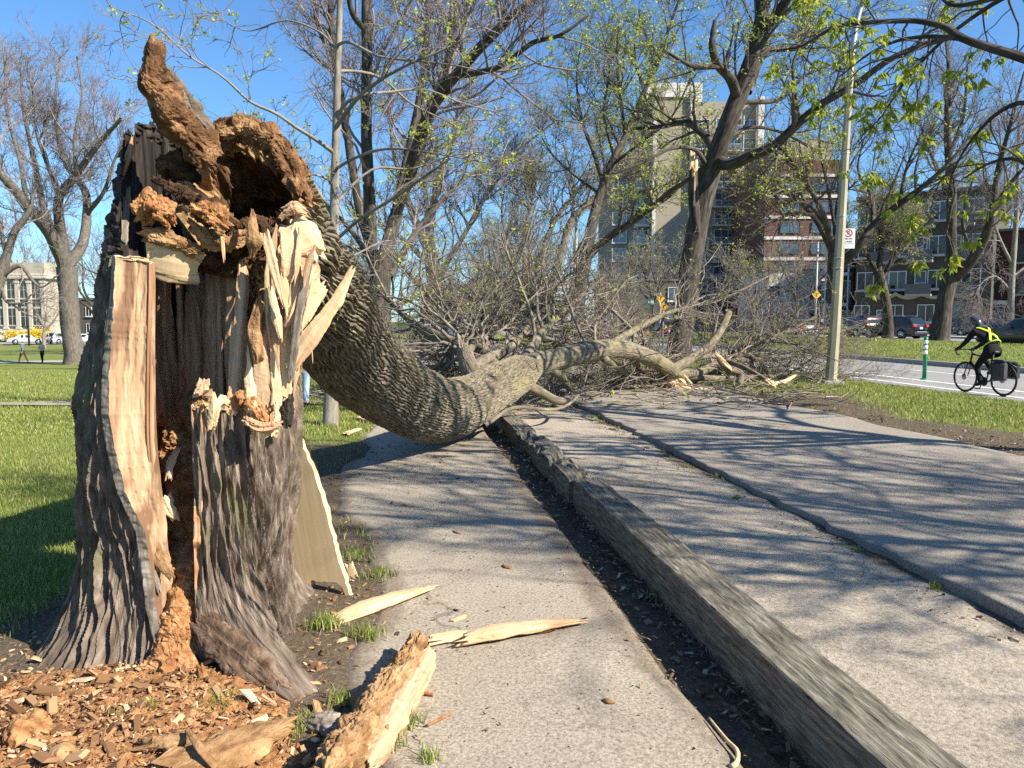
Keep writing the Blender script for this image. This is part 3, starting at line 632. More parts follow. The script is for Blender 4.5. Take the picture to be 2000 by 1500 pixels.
# crumbling ledge over the front bark
for L, w, h, m, sd in [
        ([(378, 800, 3.22), (400, 792, 3.24), (432, 796, 3.26)], [.03, .038, .025], [.04, .045, .03], 'rot_pale', 1),
        ([(395, 770, 3.2), (398, 745, 3.22)], [.035, .02], [.02, .008], 'splinter', 2),
        ([(452, 800, 3.28), (478, 782, 3.29), (505, 806, 3.26), (520, 832, 3.22)], [.02, .038, .036, .02], [.03, .045, .04, .03], 'rot', 3),
        ([(480, 822, 3.18), (520, 836, 3.18), (546, 828, 3.21)], [.018, .022, .014], [.04, .04, .03], 'splinter', 4),
        ([(413, 835, 3.13), (418, 800, 3.13), (417, 770, 3.15)], [.022, .024, .006], [.008, .010, .004], 'slab_inside', 5),
        ([(530, 850, 3.2), (540, 815, 3.22), (538, 790, 3.24)], [.018, .014, .004], [.012, .01, .004], 'fresh_wood', 6),
        ([(560, 830, 3.32), (565, 780, 3.34), (570, 740, 3.36)], [.03, .022, .006], [.02, .014, .004], 'char', 7)]:
    piece('broken_ledge', pp(L), w, h, M[m], stump, K=90, S=56, amp=.26, freq=34, fib=.22, jag=.02, up=(0, -1, .1), seed=330 + sd)
# bare brown plate of dead wood on the right root
piece('root_plate', [P(384, 1216, 3.17), P(425, 1250, 3.11), P(480, 1296, 3.045), P(540, 1350, 2.985), P(578, 1392, 2.95)], [.035, .070, .078, .070, .045], [.018, .026, .028, .026, .018], M['root_wood'], stump, K=170, S=90, amp=.20, freq=16, fib=.14, jag=.05, sq=2.6, up=(-.45, -.75, .5), seed=391)
# standing splinters of the torn heartwood
rr = np.random.default_rng(5)
for i in range(44):
    x0 = rr.uniform(292, 566); lean = (x0 - 470) * .12 + rr.normal() * 6
    y1 = 830 - rr.uniform(0, 30); y0 = rr.choice([500, 470, 560, 640]) + rr.normal() * 18
    Yd = 3.84 - .34 * min(max((x0 - 370) / 120, 0), 1) - rr.uniform(0, .14)
    w = .008 + .055 * rr.random()**1.8; n = 5
    pts = [P(x0 + lean * k + rr.normal() * 1.5, y1 + (y0 - y1) * k, Yd + .05 * k) for k in np.linspace(0, 1, n)]
    piece('splinter', pts, [w, w * 1.05, w * .9, w * .7, w * rr.uniform(.1, .45)], [.016, .018, .016, .012, .004], M[['inner_wood', 'inner_wood', 'splinter', 'inner_wood', 'inner_wood'][i % 5] if x0 < 385 else ['splinter', 'inner_wood', 'splinter', 'split_wood', 'splinter'][i % 5]], stump, K=46, S=14, amp=.12, freq=18, fib=.22, jag=.03, sq=3, up=(0, -1, 0), seed=400 + i)
for L, w, h, m in [
        ([(456, 800, 3.3), (462, 700, 3.36), (470, 600, 3.42), (476, 490, 3.5)], [.026, .030, .028, .020], .02, 'splinter'),
        ([(515, 800, 3.28), (512, 700, 3.3), (520, 640, 3.33), (528, 560, 3.36)], [.035, .035, .028, .01], .02, 'split_wood'),
        ([(540, 790, 3.28), (538, 720, 3.3), (536, 650, 3.32)], [.022, .022, .01], .015, 'fresh_wood'),
        ([(553, 770, 3.3), (556, 710, 3.31), (560, 640, 3.33)], [.034, .034, .030], .012, 'slab_inside'),
        ([(492, 800, 3.25), (490, 740, 3.28), (486, 690, 3.3)], [.03, .024, .006], .016, 'fresh_wood'),
        ([(505, 700, 3.26), (498, 640, 3.28), (510, 590, 3.3)], [.022, .026, .018], .03, 'rot_pale'),
        ([(518, 458, 3.28), (534, 520, 3.24), (554, 598, 3.22)], [.020, .020, .006], .012, 'splinter'),
        ([(607, 500, 3.3), (590, 580, 3.28), (574, 690, 3.27), (568, 740, 3.28)], [.012, .017, .017, .014], .010, 'weathered'),
        ([(686, 530, 3.32), (655, 590, 3.3), (610, 655, 3.28), (572, 712, 3.28)], [.014, .028, .040, .03], .010, 'fresh_wood'),
        ([(626, 560, 3.36), (600, 600, 3.33), (580, 640, 3.31)], [.03, .045, .03], .012, 'fresh_wood'),
        ([(566, 596, 3.3), (588, 560, 3.33), (612, 530, 3.36)], [.03, .04, .02], .014, 'fresh_wood'),
        ([(560, 640, 3.3), (572, 610, 3.29), (590, 590, 3.3)], [.02, .03, .008], .010, 'splinter'),
        ([(527, 560, 3.3), (540, 620, 3.27), (548, 660, 3.26)], [.012, .022, .006], .010, 'fresh_wood'),
        ([(545, 500, 3.33), (556, 560, 3.29), (560, 610, 3.27)], [.006, .018, .004], .008, 'fresh_wood'),
        ([(585, 720, 3.3), (572, 680, 3.29), (566, 640, 3.3)], [.014, .02, .006], .01, 'inner_wood')]:
    n = len(L)
    piece('splinter', pp(L), w, np.full(n, h), M[m], stump, K=60, S=18, amp=.14, freq=20, fib=.20, jag=.035, sq=3.2, up=(.1, -1, .2), seed=450 + int(L[0][0]))
# tall dark slab piece: pale streak and a thin rust sliver on its left edge
piece('splinter', pp([(236, 470, 3.62), (240, 420, 3.66), (246, 370, 3.7)], ), [.03, .032, .02], [.008] * 3, M['weathered'], stump, K=40, S=14, amp=.1, freq=20, fib=.2, jag=.03, sq=3, up=(.3, -1, 0), seed=481)
piece('splinter', pp([(238, 345, 3.66), (252, 300, 3.68), (258, 268, 3.7)]), [.012, .016, .004], [.008] * 3, M['inner_wood'], stump, K=30, S=12, amp=.1, freq=20, fib=.2, jag=.02, sq=3, up=(.3, -1, 0), seed=482)
# ------------------------------------------------------------------ tree growing
TRNG = np.random.default_rng(3)
def grow(p0, d0, L, r0, K, wig, trop, rng, rend=.35, zmin=None):
    N = len(p0); d = d0 / (np.linalg.norm(d0, axis=1, keepdims=True) + 1e-9); p = p0.copy(); out = [p.copy()]
    step = (L / (K - 1))[:, None]
    for k in range(K - 1):
        d = d + rng.normal(size=(N, 3)) * wig + np.asarray(trop)[None]; d /= np.linalg.norm(d, axis=1, keepdims=True) + 1e-9
        p = p + d * step
        if zmin is not None:
            lo = p[:, 2] < zmin; p[lo, 2] = zmin + .01; d[lo, 2] = np.abs(d[lo, 2]) * .4
        out.append(p.copy())
    Pn = np.stack(out, 1); Rn = r0[:, None] * np.linspace(1, rend, K)[None]
    return Pn, Rn
def spawn(Pn, Rn, dens, tmin, rng, lr, ang=(30, 65), lfix=None, bias=None, rk=.6, rmax=.06, rmin=.002):
    """children along parents: positions, directions, lengths, radii"""
    Ls = np.linalg.norm(np.diff(Pn, axis=1), axis=2).sum(1); n = max(1, int(Ls.sum() * (1 - tmin) * dens))
    i = rng.choice(len(Pn), n, p=Ls / Ls.sum()); t = tmin + (1 - tmin) * rng.random(n)**.9; K = Pn.shape[1]
    f = t * (K - 1); k = np.minimum(f.astype(int), K - 2); w = (f - k)[:, None]
    p = Pn[i, k] * (1 - w) + Pn[i, k + 1] * w; T = Pn[i, k + 1] - Pn[i, k]; T /= np.linalg.norm(T, axis=1, keepdims=True) + 1e-9
    q = rng.normal(size=(n, 3))
    if bias is not None: q = q + np.asarray(bias)[None]
    q = q - (q * T).sum(1, keepdims=True) * T; q /= np.linalg.norm(q, axis=1, keepdims=True) + 1e-9
    a = np.radians(rng.uniform(*ang, n))[:, None]
    d = T * np.cos(a) + q * np.sin(a)
    L = (np.minimum(Ls[i], 6) * rng.uniform(*lr, n) if lfix is None else rng.uniform(*lfix, n)) * (1.1 - .55 * t)
    r = np.clip((Rn[i, k] * (1 - w[:, 0]) + Rn[i, k + 1] * w[:, 0]) * rk, rmin, rmax)
    return p, d, L, r
def leafmesh(pts, n, size, rng, droop=0.0, spread=.05, wid=.45):
    m = len(pts) * n; c = np.repeat(pts, n, 0) + rng.normal(size=(m, 3)) * spread * .4
    d = rng.normal(size=(m, 3)); d[:, 2] = d[:, 2] * (.6) - droop * 1.6 + (.25 if droop == 0 else 0); d /= np.linalg.norm(d, axis=1, keepdims=True)
    s = rng.normal(size=(m, 3)); s -= (s * d).sum(1, keepdims=True) * d; s /= np.linalg.norm(s, axis=1, keepdims=True)
    nn = np.cross(d, s); L = (size * rng.uniform(.6, 1.25, m))[:, None]
    a = c; b = c + d * L * .45 + s * L * wid * .5 - nn * L * .06; t = c + d * L; e = c + d * L * .45 - s * L * wid * .5 - nn * L * .06
    V = np.stack([a, b, t, e], 1).reshape(-1, 3); Q = np.arange(m)[:, None] * 4 + np.array([[0, 1, 2, 3]])
    return V, Q
def merge(parts):
    V, F, g, n = [], [], [], 0
    for v, f, gg in parts: V.append(v); F.append(np.asarray(f) + n); g.append(gg); n += len(v)
    return np.concatenate(V), np.concatenate(F), np.concatenate(g)
def crown(limbs, spec, rng, zmin=None, bias=None):
    """limbs: list of (pts, radii); spec: list of dicts per branching order -> list of (P,R)"""
    L = [smooth(p, 24, r) for p, r in limbs]; Pn = np.stack([a for a, _ in L]); Rn = np.stack([b for _, b in L]); res = []
    for sp in spec:
        p, d, ln, r = spawn(Pn, Rn, sp['d'], sp.get('t', .25), rng, sp.get('lr', (.3, .6)), sp.get('ang', (30, 65)), sp.get('lf'), sp.get('bias', bias), sp.get('rk', .6), sp.get('rmax', .06), sp.get('rmin', .003))
        Pn, Rn = grow(p, d, ln, r, sp.get('K', 6), sp.get('w', .18), sp.get('trop', (0, 0, .05)), rng, sp.get('rend', .35), zmin)
        res.append((Pn, Rn))
    return res
M['leaf'] = m_island('leaf', [(0.0, (.22, .28, .035)), (0.5, (.36, .42, .06)), (1.0, (.52, .54, .12))], .6, .4)
M['leaf_big'] = m_island('leaf_big', [(0.0, (.13, .20, .02)), (0.5, (.30, .36, .04)), (1.0, (.48, .46, .06))], .6, .45)
M['twig_pale'] = m_noise('twig_pale', [(0.3, (.10, .08, .06)), (0.55, (.21, .178, .14)), (0.8, (.38, .335, .275))], (6, 6, 6), 4, .95, 0, src='object')
M['bud'] = m_island('bud', [(0, (.16, .08, .06)), (1, (.30, .17, .13))], .9)

# ------------------------------------------------------------------ the fallen tree
fallen = thing('fallen_tree', (-.78, 9.0, 0), 'broken tree lying across the paths, its thick bent trunk hinged on the stump', 'fallen tree')
TR = pp([(472, 368, 3.70), (520, 448, 3.98), (560, 515, 4.32), (612, 572, 4.9), (655, 640, 5.6), (722, 724, 6.7), (795, 778, 7.9), (862, 799, 9.0), (915, 785, 9.9), (958, 760, 10.7), (1000, 738, 11.4), (1048, 716, 12.2)])
TRr = [.34, .335, .34, .35, .36, .37, .38, .375, .36, .33, .30, .17]
KK, SS = 1500, 460
c, rad = smooth(TR, KK, TRr)
rad = rad + .035 * np.exp(-((np.linspace(0, 1, KK) - .93) / .025)**2) + .03 * np.exp(-((np.linspace(0, 1, KK) - .845) / .03)**2)
T, A, B = frames(c[None]); A, B = A[0], B[0]; T = T[0]
s = np.concatenate([[0], np.cumsum(np.linalg.norm(np.diff(c, axis=0), axis=1))])
ph = np.arange(SS) / SS * 2 * np.pi; PH = np.repeat(ph[None], KK, 0); Z = np.repeat(s[:, None], SS, 1)
gx, gy = np.cos(PH) * .36, np.sin(PH) * .36
def ridge3(x, y, z, f, fz, seed, sharp):
    w1 = noise(x * 6, y * 6, z * 7, seed + 1) * .045; w2 = noise(x * 6 + 5, y * 6, z * 7, seed + 2) * .045
    a = np.abs(noise((x + w1) * f, (y + w2) * f, z * fz, seed)); b = np.abs(noise((x - w2) * f * .8 + 4, (y + w1) * f * .8, z * fz * 1.4 + 3, seed + 3))
    return np.minimum(np.minimum(1, a * sharp), np.minimum(1, b * sharp * 1.1 + .1))
rg = sinuous(PH + .16 * Z, .36, Z, 74, 501, 2.6, 2.2, 1.1, .8)
near = 1 - sstep((Z - .55) / 1.1)
crack = np.minimum(1, np.abs(noise(gx * 9, gy * 9, Z * 22 + 1.5 * noise(gx * 8, gy * 8, Z * 6, 511), 512)) * 3)
rgn = rg * (1 - near * .75 * (1 - crack))
fine = fbm(gx * 45, gy * 45, Z * 16, 513, 3)
lowf = fbm(np.cos(PH) * 1.2, np.sin(PH) * 1.2, Z * .8, 515, 2)
sm = np.exp(-((Z - s[-1] * .845) / .22)**2) * np.clip(np.cos(PH - 1.0), 0, 1)
dep = (.024 + .040 * near) * (1 - .75 * sm) * np.interp(Z, [0, s[-1] * .9, s[-1]], [1, .9, .7])
RR = rad[:, None] * (1 + .065 * lowf) - dep * (1 - rgn) + .005 * fine
start = .10 * fbm(np.cos(ph) * 2, np.sin(ph) * 2, 0 * ph, 521, 2) + .05 * np.abs(noise(np.cos(ph) * 9, np.sin(ph) * 9, 0 * ph, 523))
fall = np.clip(1 - Z / .6, 0, 1)**2
V = c[:, None] + RR[..., None] * (np.cos(PH)[..., None] * A[:, None] + np.sin(PH)[..., None] * B[:, None]) + (start[None] * fall)[..., None] * T[:, None]
mk('trunk', V, grid_faces(KK, SS, True)[:, ::-1], M['trunk_bark'], fallen, False, guv=np.stack([gx, gy, Z], -1).reshape(-1, 3))
rimO = V[0]
# hollow end: ragged rim and dark cavity
n2 = 60; kz = np.linspace(0, 1, n2)[:, None]
prof = np.interp(kz, [0, .06, .2, .5, 1.0], [.97, .90, .77, .70, .25]); dz = np.interp(kz, [0, .06, .2, .5, 1.0], [0, .0, .10, .5, 1.25])
rid = rad[0] * prof * (1 + .14 * fbm(np.cos(PH[:n2]) * 3.2, np.sin(PH[:n2]) * 3.2, dz * 9 + 0 * PH[:n2], 531, 4) * np.clip(kz * 14, 0, 1))
ci = np.stack([np.interp(dz[:, 0], s, c[:, k]) for k in range(3)], 1)
Vi = ci[:, None] + rid[..., None] * (np.cos(PH[:n2])[..., None] * A[:1, None] + np.sin(PH[:n2])[..., None] * B[:1, None]) + ((start[None] + .03 * fbm(np.cos(PH[:n2]) * 8, np.sin(PH[:n2]) * 8, kz * 20 + 0 * PH[:n2], 533, 2)) * np.clip(1 - dz / .5, 0, 1))[..., None] * T[0]
Vi[0] = rimO
gi = np.stack([np.cos(PH[:n2]) * .3, np.sin(PH[:n2]) * .3, dz + 0 * PH[:n2]], -1)
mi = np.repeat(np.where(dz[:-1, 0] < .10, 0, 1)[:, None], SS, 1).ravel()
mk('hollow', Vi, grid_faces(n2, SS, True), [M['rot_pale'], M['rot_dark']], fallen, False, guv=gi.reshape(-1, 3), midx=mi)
# the torn horn and crumbling wood about the hollow
M['rot_mid'] = m_noise('rot_mid', [(0.25, (.03, .015, .008)), (0.46, (.12, .058, .026)), (0.6, (.26, .14, .065)), (0.8, (.44, .28, .15))], (15, 15, 10), 8, 0.98, 1.0, 0.02, bscale=(48, 48, 30))
piece('torn_horn', pp([(420, 312, 3.58), (392, 284, 3.53), (356, 246, 3.48), (326, 206, 3.44), (304, 166, 3.42), (302, 122, 3.41), (307, 78, 3.42)]), [.062, .074, .074, .078, .074, .052, .028], [.05, .06, .065, .065, .055, .04, .022], M['rot_mid'], fallen, K=190, S=110, amp=.30, freq=15, fib=.07, jag=.02, up=(.2, -1, .3), seed=601)
piece('torn_horn', pp([(436, 296, 3.66), (404, 262, 3.60), (366, 214, 3.55), (340, 170, 3.51), (322, 132, 3.49)]), [.035, .05, .056, .05, .02], [.035, .04, .04, .035, .02], M['stump_bark'], fallen, K=120, S=60, amp=.2, freq=18, fib=.12, up=(.2, -1, .3), seed=603)
for i, (L, w, h, m, a, f) in enumerate([
        ([(274, 424, 3.28), (290, 404, 3.26), (312, 408, 3.26), (332, 436, 3.28)], [.03, .062, .056, .02], [.03, .055, .05, .02], 'rot', .42, 30),
        ([(286, 458, 3.30), (330, 470, 3.31), (380, 488, 3.36)], [.034, .042, .03], [.04, .042, .03], 'rot_pale', .30, 26),
        ([(404, 282, 3.62), (440, 258, 3.64), (486, 254, 3.64), (532, 278, 3.62), (566, 326, 3.60), (588, 384, 3.57)], [.04, .055, .062, .06, .055, .035], [.035, .045, .05, .05, .045, .03], 'rot_mid', .34, 24),
        ([(440, 262, 3.60), (484, 250, 3.60), (524, 270, 3.58)], [.025, .034, .02], [.02, .028, .018], 'rot_pale', .4, 30),
        ([(288, 503, 3.33), (335, 516, 3.36), (384, 524, 3.42)], [.072, .085, .07], [.03, .03, .03], 'slab_inside', .07, 9),
        ([(302, 350, 3.46), (345, 372, 3.42), (385, 396, 3.38), (420, 420, 3.34), (448, 436, 3.32)], [.012, .03, .046, .05, .03], [.012, .024, .036, .04, .03], 'rot_dark', .44, 28),
        ([(392, 408, 3.31), (420, 420, 3.29), (440, 440, 3.30)], [.035, .046, .03], [.03, .036, .02], 'rot', .46, 32),
        ([(372, 440, 3.36), (404, 462, 3.35), (440, 474, 3.35), (480, 460, 3.37)], [.02, .038, .04, .02], [.02, .036, .036, .02], 'rot_pale', .42, 30),
        ([(318, 335, 3.62), (345, 322, 3.6), (372, 330, 3.58)], [.04, .06, .04], [.04, .05, .03], 'rot_dark', .4, 28),
        ([(450, 470, 3.42), (500, 452, 3.44), (545, 446, 3.46)], [.05, .06, .04], [.04, .045, .035], 'rot_dark', .4, 26),
        ([(400, 500, 3.56), (450, 505, 3.52), (520, 490, 3.5)], [.07, .07, .05], [.06, .06, .05], 'rot_dark', .4, 26),
        ([(493, 414, 3.30), (494, 440, 3.26), (497, 470, 3.25), (493, 496, 3.26)], [.006, .024, .036, .006], [.006, .016, .02, .005], 'rot_pale', .25, 18),
        ([(434, 462, 3.30), (436, 488, 3.30), (438, 510, 3.30)], [.008, .008, .004], [.004] * 3, 'fresh_wood', .1, 10),
        ([(560, 412, 3.42), (580, 406, 3.42), (594, 414, 3.44)], [.025, .035, .015], [.02, .025, .012], 'splinter', .3, 17),
        ([(562, 450, 3.33), (566, 490, 3.31), (560, 540, 3.30)], [.042, .036, .024], [.014, .014, .01], 'fresh_wood', .16, 18),
        ([(566, 440, 3.48), (596, 470, 3.46), (622, 498, 3.46)], [.07, .078, .04], [.04, .04, .03], 'fresh_wood', .12, 14),
        ([(590, 500, 3.46), (604, 530, 3.45), (600, 565, 3.44)], [.055, .05, .03], [.035, .035, .02], 'split_wood', .12, 14),
        ([(575, 480, 3.38), (590, 492, 3.36), (606, 486, 3.37)], [.012, .02, .008], [.01, .012, .006], 'splinter', .25, 20)]):
    n = len(L)
    piece('broken_wood', pp(L), w, h, M[m], fallen, K=110, S=64, amp=a, freq=f, fib=.10, jag=.03, sq=2.0 if a > .17 else 4, up=(.1, -1, .25) if L[0][0] != 288 else (-.4, -1, -.15), seed=620 + i)

rs = np.random.default_rng(88)
for i in range(52):
    x0 = rs.uniform(520, 618); y0 = rs.uniform(425, 600); ln = rs.uniform(40, 170); tl = rs.normal() * 18 + (x0 - 560) * -.35; Y0 = 3.40 + rs.uniform(-.10, .06); w = rs.uniform(.004, .015)
    L = [P(x0 + tl * k + 3 * math.sin(k * 3 + i), y0 + ln * k, Y0 - .04 * k) for k in (0, .3, .65, 1)]
    piece('shard', L, [w * .35, w, w * .9, w * .12], [w * .45, w * .5, w * .45, w * .1], M[['fresh_wood', 'splinter', 'fresh_wood', 'split_wood', 'slab_inside'][i % 5]], fallen, K=26, S=10, amp=.2, freq=30, fib=.3, jag=.015, sq=3, up=(.1, -1, .2), seed=1200 + i)
LIMBS = [
 ([(1000, 735, 11.4, .26), (1040, 716, 12.1, .25), (1100, 698, 13.2, .235), (1160, 684, 14.2, .225), (1215, 682, 15.0, .215), (1270, 700, 15.9, .205), (1310, 722, 16.6, .19), (1336, 738, 17.0, .15)], 1),
 ([(1312, 724, 16.6, .15), (1350, 700, 17, .13), (1385, 676, 17.4, .115), (1408, 645, 17.7, .10), (1424, 610, 18, .09)], 0),
 ([(1318, 730, 16.8, .13), (1360, 728, 17.2, .12), (1400, 712, 17.8, .105), (1450, 704, 18.5, .085), (1530, 700, 19.5, .05), (1610, 690, 20.5, .03)], 1),
 ([(1310, 722, 16.7, .11), (1350, 702, 17.6, .09), (1420, 690, 18.8, .07), (1500, 668, 20, .05), (1590, 620, 21, .03)], 1),
 ([(948, 775, 10.6, .17), (916, 715, 11.5, .17), (900, 680, 12.6, .14), (850, 655, 13.4, .11), (800, 625, 14.5, .075), (740, 570, 15.5, .04)], 1),
 ([(916, 722, 11.4, .12), (950, 702, 12.2, .11), (1000, 676, 13.2, .085), (1030, 640, 14.2, .06), (1075, 570, 15.5, .035)], 1),
 ([(985, 750, 11.2, .15), (950, 695, 12.8, .12), (880, 630, 14.8, .08), (820, 560, 16.2, .05), (760, 490, 17.5, .03)], 1),
 ([(1020, 720, 11.8, .14), (1050, 660, 13.6, .10), (1110, 600, 15.4, .065), (1180, 540, 17, .035)], 1),
 ([(1170, 690, 14.2, .12), (1230, 650, 16, .09), (1310, 610, 18, .06), (1420, 580, 20, .035), (1500, 540, 21, .02)], 1),
 ([(1000, 738, 11.45, .11), (1058, 768, 11.6, .09), (1085, 782, 11.6, .08), (1112, 784, 11.7, .06)], 0),
 ([(1050, 716, 12.3, .10), (1100, 738, 12.9, .075), (1112, 760, 13.2, .06)], 0),
 ([(1030, 725, 11.9, .12), (980, 715, 13.5, .10), (900, 720, 15.5, .075), (800, 715, 17.5, .05), (700, 705, 19, .03)], 1),
 ([(1230, 690, 15.3, .10), (1270, 730, 17.6, .08), (1350, 740, 19, .06), (1460, 745, 19.8, .045), (1580, 752, 20.3, .03), (1660, 735, 20.8, .02)], 1),
 ([(1100, 700, 13.2, .12), (1110, 660, 15, .09), (1090, 610, 17, .06), (1040, 540, 18.5, .035)], 1),
 ([(1180, 700, 14.3, .09), (1220, 735, 17, .07), (1180, 745, 18.5, .05), (1090, 742, 19.5, .03)], 1),
 ([(1330, 735, 17.0, .10), (1420, 740, 17.6, .08), (1500, 735, 18.2, .06), (1580, 742, 18.6, .04), (1650, 735, 18.8, .025)], 1),
 ([(1345, 735, 17.4, .09), (1430, 700, 18.4, .07), (1530, 650, 19.2, .05), (1620, 640, 19.4, .03)], 1),
 ([(905, 700, 11.9, .08), (950, 640, 14.5, .07), (985, 590, 16, .05), (960, 520, 17.2, .03)], 1),
]
LW = [(np.array([P(a, b, y) for a, b, y, _ in L]), [q[3] * .84 for q in L]) for L, _ in LIMBS]
for i, (p_, r_) in enumerate(LW):
    big = r_[0] > .13
    if big:
        S_ = 90; K_ = int(np.linalg.norm(np.diff(p_, axis=0), axis=1).sum() / .02)
        v, f, g = limb(p_, r_, S_, bump=.05, freq=4, seed=700 + i, K=K_)
        # bark ridges pressed into the limb
        rg_ = sinuous(np.repeat(np.arange(S_)[None] / S_ * 2 * np.pi, K_, 0), .2, g[:, 2].reshape(K_, S_), 34, 720 + i, 2.2, 1.8, .8)
        v3 = v.reshape(K_, S_, 3); cc = v3.mean(1, keepdims=True); dd = v3 - cc; nn = np.linalg.norm(dd, axis=2, keepdims=True)
        v = (cc + dd * (1 - .016 * (1 - rg_)[..., None] / nn)).reshape(-1, 3)
    else: v, f, g = limb(p_, r_, 14, step=.08, bump=.09, freq=6, seed=700 + i)
    e = len(v); S_ = 90 if big else 14
    cap = np.array([np.arange(e - S_, e)]); cap0 = np.array([np.arange(S_)[::-1]])
    mk('limb', v, [f[:, ::-1], cap[:, ::-1], cap0[:, ::-1]], M['limb_bark'], fallen, True, guv=g)
FR = np.random.default_rng(21)
live = [LW[i] for i in range(len(LW)) if LIMBS[i][1]]
cr = crown(live, [dict(d=4.2, t=.20, lf=(1.0, 3.2), ang=(25, 80), w=.20, trop=(.015, .0, .015), K=9, rmax=.034, rk=.5, rmin=.007),
                  dict(d=5.0, t=.12, lf=(.5, 1.7), ang=(25, 65), w=.24, trop=(.01, 0, .01), K=8, rmax=.013, rmin=.0045, rk=.6),
                  dict(d=8.0, t=.12, lf=(.25, .85), ang=(25, 65), w=.26, trop=(0, 0, .02), K=6, rmax=.0055, rmin=.003, rk=.6)], FR, zmin=.03, bias=(.12, 0, .12))
parts = []
for (Pn, Rn), sd in zip(cr, (6, 5, 3)):
    ylim = np.interp(Pn[:, :, 0], [.0, .3, .9, 1.5, 2.1, 2.8, 3.4, 3.9], [11.5, 12.0, 13.0, 14.0, 14.8, 15.7, 16.4, 16.9]); ok = ~((Pn[:, :, 1] < ylim + .15) & (Pn[:, :, 0] > .1) & (Pn[:, :, 0] < 4.6)).any(1) | (FR.random(len(Pn)) < .012)
    v, f = tubes(Pn[ok], Rn[ok], sd); parts.append((v, f, v))
v, f, g = merge(parts); mk('twigs', v, f[:, ::-1], M['twig_pale'], fallen, True, guv=g)
tips = cr[2][0][:, -1]; sel = FR.random(len(tips)) < .022
k2 = (tips[:, 0] < 1.0) & (tips[:, 1] < 17) & (FR.random(len(tips)) < .05)
v, q = leafmesh(tips[sel | k2], 6, .07, FR, 0, .06); mk('leaves', v, q, M['leaf'], fallen, False)
# torn orange wood where limbs snapped on the ground
for L, w, h, m, sd in [
        ([(1322, 722, 16.85, ), (1318, 742, 16.8), (1330, 760, 16.75)], [.12, .17, .20], [.10, .13, .12], 'fresh_wood', 1),
        ([(1310, 735, 16.8), (1306, 752, 16.8), (1308, 764, 16.7)], [.07, .08, .05], [.06, .06, .05], 'rot', 2),
        ([(1340, 738, 16.7), (1352, 752, 16.6), (1356, 762, 16.5)], [.03, .035, .02], [.02] * 3, 'fresh_wood', 3),
        ([(1318, 762, 16.6), (1350, 763, 16.5), (1384, 761, 16.6)], [.10, .08, .02], [.03, .03, .01], 'fresh_wood', 4)]:
    piece('broken_wood', pp(L), w, h, M[m], fallen, K=50, S=30, amp=.25, freq=7, fib=.2, jag=.12, up=(0, -1, .2), seed=660 + sd)

# snapped limbs lying loose by the crown
def loose(name, L, r, label, cat, mat='limb_bark', group=None, tips_=None, **k):
    t = thing(name, (*P(*L[0])[:2], 0), label, cat, group)
    v, f, g = limb(pp(L), r, 20, step=.06, bump=.1, freq=6, seed=len(label)); mk('limb', v, f[:, ::-1], M[mat], t, True, guv=g)
    for TL, w, h in (tips_ or []): piece('torn_wood', pp(TL), w, h, M['fresh_wood'], t, K=46, S=24, amp=.25, freq=9, fib=.25, jag=.08, up=(0, -1, .2), seed=len(label) + int(TL[0][0]))
    return t
loose('snapped_limb', [(1402, 700, 17.0), (1425, 722, 16.9), (1446, 732, 16.9), (1444, 750, 16.8)], [.05, .10, .10, .07], 'crooked snapped limb with orange torn face, beside the big arched limb', 'branch', tips_=[([(1398, 692, 17.0), (1412, 706, 16.9), (1430, 724, 16.8)], [.03, .06, .03], [.03, .05, .02])])
loose('snapped_limb', [(1420, 706, 18.0), (1450, 716, 17.4), (1480, 732, 16.9), (1500, 744, 16.7)], [.06, .055, .05, .045], 'straight thin limb ending in a torn orange stub on the grass verge', 'branch', tips_=[([(1498, 744, 16.6), (1506, 750, 16.5), (1514, 754, 16.5)], [.06, .08, .05], [.06, .07, .05])])
t = thing('peeled_branch', (*P(1530, 745, 16.6)[:2], 0), 'short peeled pale branch lying on the grass verge below the twigs', 'branch')
piece('limb', pp([(1500, 752, 16.6), (1530, 746, 16.7), (1552, 734, 16.9)]), [.05, .06, .035], [.04, .05, .03], M['slab_inside'], t, K=50, S=24, amp=.15, freq=8, fib=.1, jag=.05, seed=681)
loose('thin_branch', [(945, 832, 9.5), (1010, 796, 10.3), (1080, 800, 10.7), (1130, 772, 11.5), (1150, 720, 12.4), (1165, 690, 13)], [.030, .026, .022, .018, .012, .006], 'long thin dark branch leaning up over the gritty strip from the trunk', 'branch')
# ------------------------------------------------------------------ loose wood about the stump
def woodthing(name, L, w, h, mat, label, cat, group=None, K=90, S=40, extra=None, **k):
    p0 = np.asarray(L[0], float); t = thing(name, (p0[0], p0[1], 0), label, cat, group)
    V, F, g = chunk(L, w, h, K=K, S=S, **k); mk('wood', V, F, M[mat], t, True, guv=g)
    for (nm, L2, w2, h2, m2, kk) in (extra or []):
        V, F, g = chunk(L2, w2, h2, **kk); mk(nm, V, F, M[m2], t, True, guv=g)
    return t
def gz(px, py, z): return G(px, py, z)
